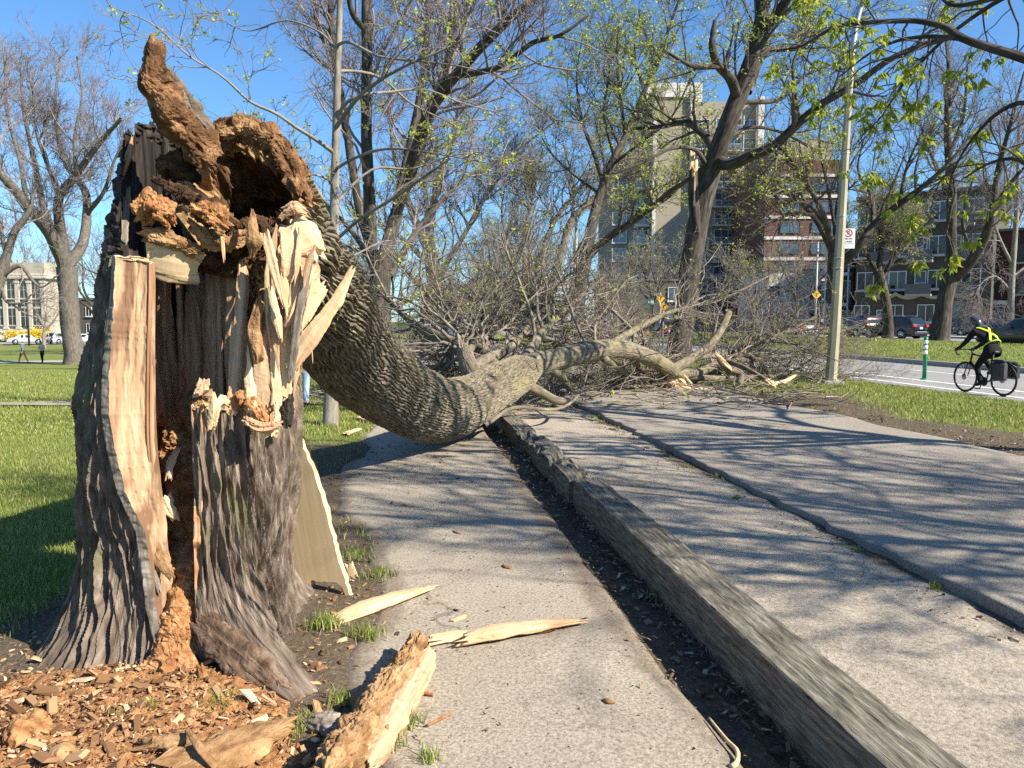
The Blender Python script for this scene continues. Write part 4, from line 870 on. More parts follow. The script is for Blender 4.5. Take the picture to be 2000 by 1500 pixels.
# slab of bark leaning on the back of the stump: pale inner face, bark behind
sl = thing('bark_slab', (-1.0, 4.1, 0), 'tall triangular bark slab leaning on the stump, smooth pale inner face toward the camera', 'bark slab')
outl = [(574, 826, .0), (590, 868, .0), (612, 920, 0), (632, 985, 0), (648, 1040, 0), (660, 1092, 0), (676, 1140, 0), (688, 1178, 0), (679, 1176, 0), (668, 1146, 0), (655, 1138, 0), (630, 1136, 0), (608, 1134, 0), (606, 1158, 0), (600, 1172, 0), (590, 1168, 0), (584, 1140, 0), (570, 1128, 0), (556, 1104, 0), (549, 1078, 0), (553, 1010, 0), (560, 940, 0), (566, 880, 0)]
def slabY(px, py): return 4.08 + (688 - px) * .0010 + (1178 - py) / 352 * .10
fr = np.array([P(a, b, slabY(a, b)) for a, b, _ in outl]); n = len(fr)
cen = fr.mean(0)
def refine(poly, k):
    o = []
    for i in range(len(poly)):
        a, b = poly[i], poly[(i + 1) % len(poly)]
        for q in range(k): o.append(a + (b - a) * q / k)
    return np.array(o)
rf = refine(fr, 6); m_ = len(rf); rg_ = np.random.default_rng(4); rf = rf + rg_.normal(size=rf.shape) * .0022
xl, xr = rf[:, 0].min(), rf[:, 0].max()
nrm = np.array([.34, .935, .1]); nrm /= np.linalg.norm(nrm)
def cup(p): return .018 * (1 - ((p[:, 0] - (xl + xr) / 2) / ((xr - xl) / 2))**2)
v_ = rf.mean(0); nrm = np.linalg.svd(rf - v_)[2][2]; nrm = nrm * np.sign(nrm[1]); rf = rf - ((rf - v_) @ nrm)[:, None] * nrm
gg = np.stack([rf[:, 0] + .22 * rf[:, 2], 0 * rf[:, 0], rf[:, 2]], -1)
mk('inner_face', rf, [np.arange(m_)[None, ::-1]], M['slab_inside'], sl, False, guv=gg)
cen2 = rf.mean(0); edge_o = rf; thk = .035 + .012 * fbm(edge_o[:, 0] * 20, edge_o[:, 2] * 20, 0 * edge_o[:, 0], 3, 2)
k_ = np.linspace(0, 1, 5)[:, None, None]
E = edge_o[None] + k_ * (nrm[None] * thk[:, None])[None] + np.array([.010, 0, 0]) * np.sin(np.pi * k_) * np.sign(edge_o[:, 0] - cen2[0])[None, :, None]
mk('bark_edge', E, grid_faces(5, m_, True), M['fresh_wood'], sl, False, guv=E)
Vb = cen2 + (rf - cen2) * 1.02 + nrm * .040
mk('bark', Vb, [np.arange(m_)[None]], M['stump_bark'], sl, False, guv=Vb)
woodthing('wood_shard', [G(690, 1128, .03), P(682, 1104, 4.3)], [.03, .026], [.012, .01], 'slab_inside', 'small pale upright wood shard just right of the leaning bark slab', 'wood shard', K=30, S=20, sq=5, amp=.1, jag=.03, up=(0, -1, .2), seed=703)
# long boards split from the trunk
def bd(a, b, z0=.03, z1=.03): return [G(*a, z0), (G(*a, z0) * .6 + G(*b, z1) * .4), G(*b, z1)]
woodthing('split_board', [G(652, 1212, .030), G(700, 1192, .034), G(770, 1168, .038), G(838, 1148, .045)], [.026, .058, .050, .012], [.018, .024, .022, .010], 'fresh_wood', 'short broad pale split board with dark bark edge, on the dirt beside the path', 'split wood', K=120, S=44, sq=4, amp=.10, freq=12, fib=.08, jag=.06, seed=711,
          extra=[('bark', [G(690, 1206, .014), G(760, 1181, .016), G(822, 1158, .02)], [.022, .030, .012], [.012, .014, .008], 'rot_dark', dict(K=90, S=30, amp=.3, freq=16, jag=.05, seed=712))])
woodthing('split_board', [G(846, 1250, .040), G(885, 1243, .040), G(925, 1240, .042)], [.032, .036, .030], [.014, .016, .014], 'fresh_wood', 'short pale board end with a frayed tip, lying across the left path', 'split wood', K=80, S=40, sq=5, amp=.10, freq=14, fib=.08, jag=.05, seed=721)
woodthing('split_board', [G(908, 1247, .050), G(960, 1236, .055), G(1050, 1222, .052), G(1128, 1212, .045)], [.034, .050, .038, .014], [.022, .026, .022, .012], 'fresh_wood', 'long pale split board with ragged bark underside, lying across the left path', 'split wood', K=130, S=44, sq=3.6, amp=.10, freq=12, fib=.08, jag=.06, seed=731,
          extra=[('bark', [G(912, 1254, .018), G(985, 1241, .018), G(1065, 1228, .022), G(1131, 1214, .034)], [.036, .044, .036, .014], [.016, .018, .016, .010], 'rot_dark', dict(K=110, S=32, amp=.3, freq=15, jag=.05, seed=732))])
woodthing('wood_sliver', [G(885, 1212, .016), G(905, 1204, .018)], [.012, .012], [.006, .006], 'fresh_wood', 'small pale wood sliver on the left path behind the long board', 'wood shard', K=20, S=14, sq=4, amp=.1, jag=.02, seed=741)
# the crumbling log in front
woodthing('rotten_log', [G(816, 1256, .08), G(798, 1296, .08), G(752, 1362, .08), G(704, 1430, .082), G(660, 1500, .085), G(600, 1600, .09)], [.040, .062, .064, .068, .074, .078], [.05, .062, .064, .066, .07, .075], 'rot_pale', 'thick crumbling tan log of rotten wood lying beside the left path in front', 'rotten log', K=420, S=170, amp=.24, freq=22, fib=.08, jag=.05, seed=751,
          extra=[('bark', [G(836, 1290, .05), G(806, 1345, .05), G(765, 1415, .05), G(712, 1500, .05)], [.034, .046, .046, .04], [.045, .06, .06, .05], 'splinter', dict(K=120, S=50, amp=.22, freq=14, fib=.1, jag=.05, seed=752)),
                 ('sliver', [G(757, 1418, .10), G(752, 1445, .05), G(752, 1470, .02)], [.012, .013, .006], [.007] * 3, 'rot_pale', dict(K=24, S=14, amp=.15, seed=753))])
# bark root end, and the slabs in the foreground
woodthing('bark_piece', [G(610, 1408, .03), G(650, 1412, .04), G(690, 1408, .03)], [.04, .05, .03], [.03, .035, .02], 'weathered', 'grey ribbed root scrap between the stump and the crumbling log', 'bark', K=60, S=40, amp=.3, freq=18, fib=.3, jag=.05, seed=761)
woodthing('bark_slab', [G(330, 1500, .05), G(420, 1474, .055), G(500, 1444, .06), G(566, 1416, .06)], [.07, .078, .066, .035], [.018, .022, .020, .012], 'rot_pale', 'flat ridged rotten slab slanting across the debris in front of the stump', 'bark slab', K=130, S=56, amp=.16, freq=15, fib=.2, jag=.06, up=(0, -.5, 1), seed=771)
woodthing('bark_slab', [G(268, 1456, .07), G(330, 1448, .075), G(400, 1446, .07)], [.026, .036, .02], [.022, .026, .016], 'rot_pale', 'narrow pale rotten ledge over a dark gap, left of the ridged slab', 'bark slab', K=90, S=44, amp=.2, freq=18, fib=.2, jag=.05, seed=773)
woodthing('bark_slab', [G(275, 1500, .025), G(330, 1492, .03), G(395, 1488, .03)], [.03, .04, .02], [.016, .018, .012], 'rot_pale', 'small rotten slab lowest in front, beneath the narrow pale ledge', 'bark slab', K=70, S=40, amp=.2, freq=18, fib=.2, jag=.05, seed=775)
woodthing('wood_stick', [G(366, 1426, .12), G(392, 1462, .10), G(422, 1500, .05)], [.010, .015, .012], [.008, .010, .008], 'rot_pale', 'short tan stick leaning over the rotten slabs in front', 'stick', K=40, S=20, amp=.2, freq=16, fib=.2, seed=777)
woodthing('wood_chunk', [P(392, 1308, 3.0), P(400, 1350, 2.96), P(408, 1396, 2.92)], [.018, .028, .022], [.014, .02, .016], 'rot', 'dark upright rotten chunk stuck in the debris below the right root', 'wood chunk', K=60, S=36, amp=.22, freq=18, fib=.22, jag=.04, up=(0, -1, 0), seed=779)
woodthing('wood_chunk', [P(360, 1302, 3.02), P(362, 1342, 2.99)], [.012, .015], [.008, .010], 'rot_pale', 'small pale upright chip standing in the mouth of the hollow stump', 'wood chunk', K=40, S=24, amp=.12, freq=16, fib=.15, jag=.02, sq=4, up=(0, -1, 0), seed=781)
woodthing('wood_chunk', [G(20, 1432, .05), G(62, 1424, .07), G(95, 1440, .04)], [.05, .085, .04], [.04, .055, .03], 'rot', 'rounded orange crumbling lump at the left edge of the debris', 'wood chunk', K=90, S=60, amp=.4, freq=14, seed=783)
woodthing('wood_chunk', [G(95, 1500, .03), G(120, 1480, .05), G(140, 1496, .03)], [.03, .05, .03], [.03, .04, .02], 'rot_pale', 'pale rotten lump at the bottom left corner of the debris', 'wood chunk', K=60, S=44, amp=.36, freq=14, seed=785)
woodthing('wood_chunk', [P(292, 1395, 2.95), P(290, 1360, 2.98), P(298, 1340, 3.0)], [.02, .032, .014], [.016, .022, .01], 'rot_pale', 'pale ragged chunk standing at the foot of the left root', 'wood chunk', K=60, S=36, amp=.3, freq=18, fib=.2, up=(0, -1, 0), seed=787)
woodthing('wood_chunk', [G(555, 1140, .03), G(585, 1132, .035)], [.03, .03], [.018, .016], 'slab_inside', 'squared pale wood end on the ground behind the leaning slab', 'wood chunk', K=30, S=24, sq=5, amp=.08, seed=789)
# scraps further off on the lawn and the path
for i, (px, py, dx, dy, w, lab) in enumerate([
        (690, 842, 12, -4, .05, 'pale split scrap on the lawn right of the slender trunk base'), (718, 820, 16, 4, .06, 'pale splintered wood under the bent trunk at the lawn edge'),
        (1092, 795, 10, 5, .05, 'pale wood scrap at the far end of the gritty strip'), (1596, 768, 18, -2, .05, 'pale flat scrap on the verge grass near the lamp post'), (990, 836, 12, -8, .03, 'pale stick end under the trunk beside the timber')]):
    woodthing('wood_shard', [G(px - dx, py - dy, .04), G(px + dx, py + dy, .04)], [w, w * .7], [.025, .018], 'fresh_wood', lab, 'wood shard', K=30, S=20, amp=.25, freq=12, jag=.06, seed=800 + i)
for i, (px, py, dx, dy, w, lab) in enumerate([(1190, 1370, 10, 3, .011, 'short brown bark chip on the left path near the bottom'), (990, 1107, 8, 3, .014, 'curled brown leaf on the left path in the sun'), (893, 1040, 8, 3, .012, 'brown leaf scrap on the far sunlit part of the left path'), (828, 1353, 18, 4, .007, 'thin dark sliver on the path beside the crumbling log'), (858, 1405, 24, -12, .006, 'thin brown twig on the path right of the crumbling log')]):
    woodthing('bark_chip', [G(px - dx, py - dy, .020), G(px, py, .024), G(px + dx, py + dy, .020)], [w * .6, w, w * .5], [.006] * 3, 'rot', lab, 'bark chip', K=20, S=14, amp=.3, freq=20, seed=820 + i)
# forked dry twig on the gutter edge
t = thing('dry_twig', (*G(1400, 1450, 0)[:2], 0), 'pale curved dry twig lying at the shadow edge of the left path', 'twig')
m = MB(); m.tube(smooth([G(1385, 1402, .02), G(1420, 1446, .03), G(1441, 1470, .03), G(1437, 1492, .02), G(1428, 1498, .02)], 14), np.linspace(.004, .010, 14), 7)
m.build('twig', M['slab_inside'], t, True)
t = thing('dry_weed', (*G(1240, 1100, 0)[:2], 0), 'thin dry pale weed stalk against the shaded side of the timber', 'weed')
m = MB(); b0 = G(1244, 1110, .0)
for a, l_ in ((.1, .16), (.5, .11), (-.5, .10), (.9, .07), (-.9, .08)): m.tube(smooth([b0, b0 + [a * .04, 0, l_ * .5], b0 + [a * .08 - .01, 0, l_]], 6), .0016, 5)
m.build('stalk', M['slab_inside'], t, True)

# heaped crumbs of rotten wood in front of the stump
ga = np.linspace(-3.4, -.35, 230); gb = np.linspace(1.75, 3.75, 170); XX, YY = np.meshgrid(ga, gb, indexing='ij')
dn = np.exp(-(((XX + 1.62) / .95)**2 + ((YY - 2.60) / .58)**2)**1.5); ed = dn + .16 * fbm(XX * 2.6, YY * 2.6, 0 * XX, 901, 3) - .36
zz = Zlawn(XX, YY) + np.clip(ed, -.4, .5) * .075 + np.clip(ed * 4, 0, 1) * (.020 * np.abs(fbm(XX * 11, YY * 11, 0 * XX, 903, 4)) + .010 * fbm(XX * 34, YY * 34, 0 * XX, 904, 3)) - .006
tag(mk('wood_debris', np.stack([XX, YY, zz], -1), grid_faces(230, 170)[:, ::-1], M['rot']), kind='stuff')
def zdeb(x, y):
    dn = np.exp(-(((x + 1.62) / .95)**2 + ((y - 2.60) / .58)**2)**1.5); ed = dn + .16 * fbm(x * 2.6, y * 2.6, 0 * x, 901, 3) - .36
    return np.maximum(Zlawn(x, y), Zlawn(x, y) + np.clip(ed, -.4, .5) * .075 + np.clip(ed * 4, 0, 1) * .02 * np.abs(fbm(x * 11, y * 11, 0 * x, 903, 4)))
def scatter_chips(name, XY, Z, lo, hi, mat, seed, flat=.25, tilt=.5):
    r = np.random.default_rng(seed); n = len(XY); L = lo + (hi - lo) * r.random(n)**4.0; W = L * r.uniform(.2, .7, n); Hh = np.minimum(L * flat * r.uniform(.4, 1.3, n), .02)
    base = np.array([[-1, -.8, -1], [.9, -1, -1], [1.1, .7, -1], [-.8, 1, -1], [-.8, -.6, 1], [.8, -.7, 1], [.7, .8, 1], [-.9, .6, 1]]) * .5
    V = base[None] * np.stack([L, W, Hh], 1)[:, None] * r.uniform(.75, 1.25, (n, 8, 3))
    a = r.uniform(0, 2 * np.pi, n); ti = r.normal(size=n) * tilt; tj = r.normal(size=n) * tilt * .6
    def rot(V, ax, ang):
        c, s = np.cos(ang)[:, None], np.sin(ang)[:, None]; i, j = [(1, 2), (0, 2), (0, 1)][ax]; U = V.copy(); U[..., i] = c * V[..., i] - s * V[..., j]; U[..., j] = s * V[..., i] + c * V[..., j]; return U
    V = rot(rot(rot(V, 1, ti), 0, tj), 2, a) + np.stack([XY[:, 0], XY[:, 1], Z + Hh * .5 + np.abs(ti) * L * .22], 1)[:, None]
    q = np.array([[0, 3, 2, 1], [4, 5, 6, 7], [0, 1, 5, 4], [1, 2, 6, 5], [2, 3, 7, 6], [3, 0, 4, 7]])
    return tag(mk(name, V.reshape(-1, 3), (np.arange(n)[:, None, None] * 8 + q[None]).reshape(-1, 4), M[mat], None, False), kind='stuff')
r = np.random.default_rng(31)
n = 16000; XY = np.stack([-1.62 + r.normal(size=n) * .62, 2.66 + r.normal(size=n) * .40], 1); XY = XY[(np.hypot(XY[:, 0] + 1.5, XY[:, 1] - 3.6) > .36) & (XY @ NX[:2] < lawn_edge(XY @ AX[:2]) - .02)]
scatter_chips('wood_chips', XY, zdeb(XY[:, 0], XY[:, 1]), .003, .030, 'chips', 1, .16, .4)
n = 420; XY = np.stack([-1.62 + r.normal(size=n) * .6, 2.66 + r.normal(size=n) * .38], 1); XY = XY[(np.hypot(XY[:, 0] + 1.5, XY[:, 1] - 3.6) > .5) & (XY @ NX[:2] < lawn_edge(XY @ AX[:2]) - .02)]
scatter_chips('wood_chips', XY, zdeb(XY[:, 0], XY[:, 1]), .025, .10, 'chips', 12, .16, .45)
n = 2600; XY = np.stack([-1.2 + r.normal(size=n) * .9, 3.4 + r.normal(size=n) * 1.1], 1); XY = XY[(np.hypot(XY[:, 0] + 1.5, XY[:, 1] - 3.6) > .6)]
XY = XY[XY @ NX[:2] < lawn_edge(XY @ AX[:2]) + .1]
scatter_chips('wood_chips', XY, Zlawn(XY[:, 0], XY[:, 1]), .006, .05, 'chips', 2)
# the same crumbs sifted down the mouth of the hollow
n = 900; XY = np.stack([-1.42 + r.normal(size=n) * .09, 3.1 + r.random(n) * .35], 1)
scatter_chips('wood_chips', XY, .02 + np.clip(XY[:, 1] - 3.05, 0, 1) * .8, .006, .03, 'chips', 3)
# leaf litter in the gutter along the timber, on the strip and the path
n = 7000; s = 1.5 + 11 * r.random(n); t = 1.42 - np.abs(r.normal(size=n)) * .16; q = ST(s, t); scatter_chips('leaf_litter', q[t > .9][:, :2], 0.008 + 0 * s[t > .9], .006, .05, 'litter', 4, .12, .4)
n = 2600; s = 1.5 + 12 * r.random(n); t = 2.85 + r.normal(size=n) * .16; q = ST(s, t); k = t < 3.0; scatter_chips('leaf_litter', q[k][:, :2], .008 + 0 * s[k], .005, .03, 'litter', 5, .15, .4)
n = 4200; s = 2.2 + 10 * r.random(n); t = -.2 + 1.3 * r.random(n); q = ST(s, t); scatter_chips('leaf_litter', q[:, :2], .017 + 0 * s, .003, .016, 'litter', 6, .2, .3)
n = 4200; s = 2.2 + 12 * r.random(n); t = 3.1 + 3.6 * r.random(n)**.8; q = ST(s, t); scatter_chips('leaf_litter', q[:, :2], .062 + 0 * s, .003, .020, 'litter', 7, .2, .3)
n = 3500; s = 3 + 20 * r.random(n); t = 6.7 + np.abs(r.normal(size=n)) * .8; q = ST(s, t); scatter_chips('leaf_litter', q[:, :2], .045 + 0 * s, .01, .06, 'litter', 8, .15, .4)
n = 1400; XY = np.stack([-1.0 + r.normal(size=n) * .8, 8 + r.normal(size=n) * 2.2], 1); XY = XY[XY @ NX[:2] < .5]
scatter_chips('leaf_litter', XY, np.maximum(Zlawn(XY[:, 0], XY[:, 1]), .012), .008, .05, 'litter', 9, .15, .4)
# broken twigs under the crown
n = 900; y = 13 + 8 * r.random(n); x = P(600, 700, 1)[0] * y + (P(1640, 700, 1)[0] - P(600, 700, 1)[0]) * y * r.random(n); k = x * NX[0] + y * NX[1] < 10.8
p0 = np.stack([x, y, .05 + .15 * r.random(n)], 1)[k]; d = r.normal(size=p0.shape) * [1, 1, .12]; Pn, Rn = grow(p0, d, r.uniform(.2, 1.1, len(p0)), r.uniform(.004, .018, len(p0)), 6, .15, (0, 0, 0), r, .6, .06)
v, f = tubes(Pn, Rn, 5); tag(mk('broken_twigs', v, f[:, ::-1], M['twig_pale']), kind='stuff')
# ------------------------------------------------------------------ standing trees
M['tree_bark'] = m_noise('tree_bark', [(0.3, (.018, .015, .012)), (0.48, (.055, .046, .037)), (0.62, (.10, .086, .07)), (0.8, (.19, .168, .14))], (13, 13, 2.2), 7, .95, 1.0, .03, bscale=(16, 16, 2.6))
M['tree_bark_pale'] = m_noise('tree_bark_pale', [(0.28, (.10, .088, .072)), (0.5, (.21, .185, .155)), (0.68, (.30, .27, .23)), (0.85, (.42, .39, .34))], (15, 15, 4), 7, .95, .8, .015, bscale=(26, 26, 6))
M['tree_bark_mid'] = m_noise('tree_bark_mid', [(0.28, (.05, .042, .034)), (0.5, (.115, .10, .083)), (0.68, (.18, .16, .135)), (0.85, (.27, .245, .21))], (15, 15, 4), 7, .95, .8, .02, bscale=(20, 20, 4))
M['twig_dark'] = m_noise('twig_dark', [(0.3, (.055, .045, .038)), (0.7, (.13, .11, .092))], (3, 3, 3), 4, .95, 0, src='object')
M['twig_grey'] = m_noise('twig_grey', [(0.3, (.13, .11, .095)), (0.7, (.25, .22, .195))], (3, 3, 3), 4, .95, 0, src='object')
M['twig_mauve'] = m_noise('twig_mauve', [(0.3, (.15, .125, .12)), (0.7, (.26, .222, .212))], (3, 3, 3), 4, .95, 0, src='object')
def site_z(x, y):
    t = x * NX[0] + y * NX[1]
    if t < .5: return float(Zlawn(np.array(x), np.array(y)))
    if t < 11.3: return .03
    if t < 19: return -.1
    if t < 31: return Zmedian(t)
    return .3
def tree(label, Y, limbs, spec, seed, bark='tree_bark', twig='twig_dark', leaf=None, leaves=None, name='tree', group=None, drop=(0, 0, .05), world_pts=None, base_flare=1.18, sides=14, cat='tree'):
    r = np.random.default_rng(seed)
    if world_pts is None: W = [(np.array([P(a[0], a[1], Y + (a[3] if len(a) > 3 else 0)) for a in L]), np.array([a[2] / 2 / F_PX * Y for a in L])) for L in limbs]
    else: W = world_pts
    p, rr_ = W[0]; gz_ = site_z(p[0][0], p[0][1]) - .08
    base = p[0].copy(); base[2] = gz_
    if p[0][2] > gz_ + .3: p = np.concatenate([[base], p]); rr_ = np.concatenate([[rr_[0] * base_flare], rr_])
    else: p = p.copy(); p[0, 2] = gz_; rr_ = rr_.copy(); p = np.concatenate([p[:1], [p[0] + (p[1] - p[0]) * .12], p[1:]]); rr_ = np.concatenate([[rr_[0] * base_flare], [rr_[0] * 1.06], rr_[1:]])
    W = [(p, rr_)] + W[1:]
    t = thing(name, base, label, cat, group)
    parts = []
    for i, (pp_, r_) in enumerate(W):
        L = np.linalg.norm(np.diff(pp_, axis=0), axis=1).sum(); v, f, g = limb(pp_, r_, sides if i == 0 else 10, step=max(.12, L / 70), bump=.09, freq=3.0, seed=seed * 31 + i); parts.append((v, f[:, ::-1], g))
    v, f, g = merge(parts); mk('trunk', v, f, M[bark], t, True, guv=g)
    cr = crown(W[(1 if len(W) > 1 else 0):], spec, r, bias=(0, 0, .15)); parts = []
    for (Pn, Rn), sd in zip(cr, (6, 4, 3, 3)):
        v, f = tubes(Pn, Rn, sd); parts.append((v, f[:, ::-1], v))
    v, f, g = merge(parts); cw = mk('crown', v, f, M[twig], t, True, guv=g)
    if leaf:
        Pn = np.concatenate([c[0][:, -1] for c in cr[-2:]]); Pm = cr[-1][0][:, cr[-1][0].shape[1] // 2]; pts = np.concatenate([Pn, Pm])
        pts = pts[r.random(len(pts)) < leaves['p']]
        v, q = leafmesh(pts, leaves['n'], leaves['s'], r, leaves.get('droop', 0), leaves.get('sp', .06), leaves.get('w', .45)); mk('leaves', v, q, M[leaf], t, False)
    return t
def spec3(d1, d2, d3, l1, l2, l3, rmin=.006, trop=(0, 0, .05), w=.17):
    d1, d2, d3 = d1 * 1.45, d2 * 2.0, d3 * 2.9
    return [dict(d=d1, t=.22, lf=l1, ang=(25, 60), w=w * .8, trop=trop, K=9, rmax=.06, rmin=rmin * 1.8, rk=.5), dict(d=d2, t=.15, lf=l2, ang=(25, 60), w=w, trop=trop, K=8, rmax=rmin * 2.6, rmin=rmin * 1.3, rk=.55), dict(d=d3, t=.1, lf=l3, ang=(22, 60), w=w * 1.1, trop=trop, K=6, rmax=rmin * 1.2, rmin=rmin, rend=.6)]
# 1 broad old maple on the lawn at the left
tree('broad bare maple with forked limbs and mauve twigs, on the lawn beyond the stump', 60, [
    [(146, 697, 38), (138, 640, 34), (134, 580, 34), (131, 522, 38)],
    [(131, 530, 26), (95, 452, 24, -2), (52, 400, 20, -3), (5, 345, 15, -5), (-60, 290, 9, -7)],
    [(128, 520, 20), (104, 462, 17, 2), (84, 400, 14, 3), (64, 300, 10, 4), (44, 200, 6, 5), (40, 120, 3, 5)],
    [(131, 520, 24), (118, 450, 20, -1), (116, 385, 15, -2), (150, 340, 12, -3), (190, 285, 9, -4), (236, 232, 6, -5)],
    [(133, 520, 22), (160, 478, 19, 1), (169, 425, 17, 2), (166, 372, 14, 2), (140, 338, 11, 2), (118, 290, 9, 3), (108, 210, 6, 3), (118, 110, 3, 4)],
    [(118, 385, 10, -2), (96, 330, 8, 0), (70, 250, 6, 1), (64, 150, 3, 2)],
    [(150, 340, 8, -3), (146, 270, 6, -2), (160, 190, 4, -2), (150, 110, 3, -1)],
    [(52, 400, 10, -3), (40, 320, 7, -2), (14, 220, 5, -2), (10, 120, 3, -1)],
    [(168, 420, 9, 2), (200, 380, 7, 1), (225, 310, 5, 0), (244, 270, 3, 0)],
    [(5, 345, 8, -5), (-14, 260, 6, -4), (-10, 160, 3, -4)]],
    spec3(1.0, 1.2, 1.9, (2.5, 6), (1.2, 3.2), (.6, 1.7), .013, (0, 0, .07)), 101, 'tree_bark_mid', 'twig_mauve', None, None, 'maple_tree')
# 2 tree at the left border of the view
tree('dark leaning tree cut by the left edge, before the pale stone building', 52, [
    [(-40, 716, 34), (-30, 640, 30), (-10, 570, 26), (12, 500, 18)],
    [(12, 502, 16), (30, 450, 13), (55, 415, 9), (68, 370, 5)], [(0, 540, 12), (40, 520, 8), (66, 550, 6), (78, 560, 4), (110, 540, 3)],
    [(-10, 570, 14), (-30, 480, 10), (-40, 400, 6)], [(12, 500, 8), (0, 440, 6), (-14, 380, 4)], [(2, 560, 6), (14, 590, 5), (40, 592, 4), (62, 575, 3)]],
    spec3(.9, 1.2, 1.6, (2, 4.5), (1, 2.4), (.5, 1.2), .011), 102, 'tree_bark_mid', 'twig_grey', None, None, 'tree')
# 3 slender grey tree
tree('slender straight pale grey tree with sparse yellow green buds, beside the bent trunk', 11, [
    [(646, 832, 29), (648, 700, 24), (652, 560, 20), (653, 420, 17.5), (656, 280, 15.5), (660, 120, 12.5), (664, 0, 11), (668, -160, 9), (672, -320, 6)],
    [(655, 300, 8.58), (610, 268, 7.02, -.2), (580, 250, 6.24, -.3), (540, 222, 5.46, -.4), (496, 203, 4.68, -.5), (430, 146, 3.9, -.7), (373, 112, 3.12, -.9), (300, 48, 2.34, -1), (208, 10, 1.56, -1.1)],
    [(653, 430, 7.02), (620, 372, 6.24, .3), (590, 330, 4.68, .5), (545, 300, 3.9, .7), (500, 260, 3.12, .9), (450, 240, 2.34, 1)],
    [(655, 250, 9.36), (664, 236, 8.58, -.2), (700, 190, 7.8, -.5), (745, 155, 6.24, -.9), (790, 130, 4.68, -1.2), (880, 90, 3.12, -1.4), (960, 40, 1.56, -1.5)],
    [(655, 240, 7.02), (672, 204, 6.24, -.1), (700, 188, 5.46, -.2), (760, 180, 4.68, .1), (830, 175, 3.9, .3), (900, 200, 3.12, .5), (1010, 230, 1.56, .6)],
    [(657, 140, 6.24), (672, 138, 6.24, .2), (740, 150, 5.46, .5), (800, 200, 3.9, .8), (880, 240, 3.12, 1), (960, 280, 1.56, 1.2)],
    [(658, 90, 6.24), (672, 82, 6.24, -.2), (740, 110, 4.68, -.6), (820, 120, 3.9, -1), (900, 130, 2.34, -1.3), (1010, 160, 1.56, -1.5)],
    [(656, 330, 6.24), (690, 310, 5.46, -.4), (760, 290, 4.68, -.9), (850, 300, 3.12, -1.2), (960, 320, 1.56, -1.5)],
    [(654, 400, 6.24), (690, 360, 5.46, .2), (730, 330, 4.68, .3), (800, 330, 3.9, .4), (900, 300, 3.12, .3), (1000, 310, 1.56, .3)],
    [(655, 470, 7.02), (700, 430, 6.24, -.3), (780, 380, 5.46, -.7), (850, 330, 3.9, -1), (880, 310, 2.34, -1.1)],
    [(653, 380, 5.46), (640, 350, 4.68, -.4), (600, 340, 3.9, -.7), (570, 360, 3.12, -1), (530, 400, 2.34, -1.2)],
    [(652, 480, 4.68), (620, 440, 3.9, -.3), (585, 400, 3.12, -.5), (570, 330, 2.34, -.6)],
    [(660, 100, 4.68), (620, 60, 3.9, .4), (560, 40, 3.12, .6), (480, 60, 2.34, .8), (420, 30, 1.56, .9)],
    [(652, 520, 4.68), (690, 500, 3.9, .4), (760, 470, 3.12, .7), (820, 480, 2.34, .9)],
    [(664, 20, 5.46), (640, -40, 4.68), (560, -80, 3.12), (460, -60, 2.34), (380, 0, 1.56, .4)]],
    spec3(2.2, 2.6, 3.2, (.5, 1.5), (.3, .8), (.15, .4), .0042, (0, 0, .03), .22), 103, 'tree_bark_pale', 'twig_grey', 'leaf', dict(p=.16, n=7, s=.062, sp=.05), 'young_tree')
# 4 the dark many-stemmed tree behind
tree('big dark multi-stemmed tree with mauve twigs, behind the slender grey tree', 28, [
    [(742, 722, 48.8), (738, 640, 42.9), (742, 560, 41.4), (746, 490, 41.4)],
    [(736, 520, 22.2), (705, 420, 19.2, 1), (690, 340, 17.8, 1), (672, 220, 16.3, 1.5), (652, 110, 14.8, 2), (644, -20, 11.8, 2)],
    [(726, 500, 25.2), (722, 400, 23.7, -.5), (716, 280, 22.2, -1), (716, 160, 20.7, -1), (716, 40, 19.2, -1), (716, -80, 14.8, -1)],
    [(668, 220, 8.88, 1.5), (636, 90, 8.14, 2), (618, 40, 7.4, 2), (612, -30, 5.92, 2)],
    [(714, 60, 11.8, -1), (690, 30, 10.4, -1.5), (678, -20, 8.14, -2)],
    [(752, 500, 29.6), (778, 400, 25.2, 1), (800, 300, 22.2, 2), (822, 180, 17.8, 2.5), (834, 60, 14.8, 3), (836, -60, 11.8, 3)],
    [(770, 430, 22.2, 1), (815, 300, 20.7, -1), (845, 210, 19.2, -2), (872, 140, 17.8, -2.5), (888, 30, 16.3, -3), (892, -80, 13.3, -3)],
    [(800, 330, 22.2, -1), (850, 200, 19.2, -3), (905, 130, 16.3, -4), (960, 70, 14.8, -5), (1020, 16, 11.8, -6), (1080, -30, 7.4, -6)],
    [(870, 150, 11.8, -3), (920, 144, 10.4, -4), (980, 128, 8.88, -5), (1040, 84, 7.4, -6), (1098, 66, 5.18, -7), (1150, 30, 2.96, -7)],
    [(745, 560, 14.8), (700, 470, 11.1, 2), (640, 400, 7.4, 3), (590, 360, 4.44, 4)],
    [(760, 540, 16.3), (830, 430, 11.8, 3), (920, 340, 8.14, 5), (1000, 300, 5.18, 6), (1080, 240, 2.96, 6)],
    [(740, 110, 7.4, 0), (770, 60, 5.92, 1), (810, -10, 4.44, 1)], [(905, 130, 7.4, -4), (900, 60, 5.92, -4), (920, -20, 4.44, -4)]],
    spec3(1.6, 1.7, 2.2, (1.6, 4.2), (.8, 2.2), (.4, 1.1), .0075, (0, 0, .05)), 104, 'tree_bark', 'twig_mauve', None, None, 'tree')
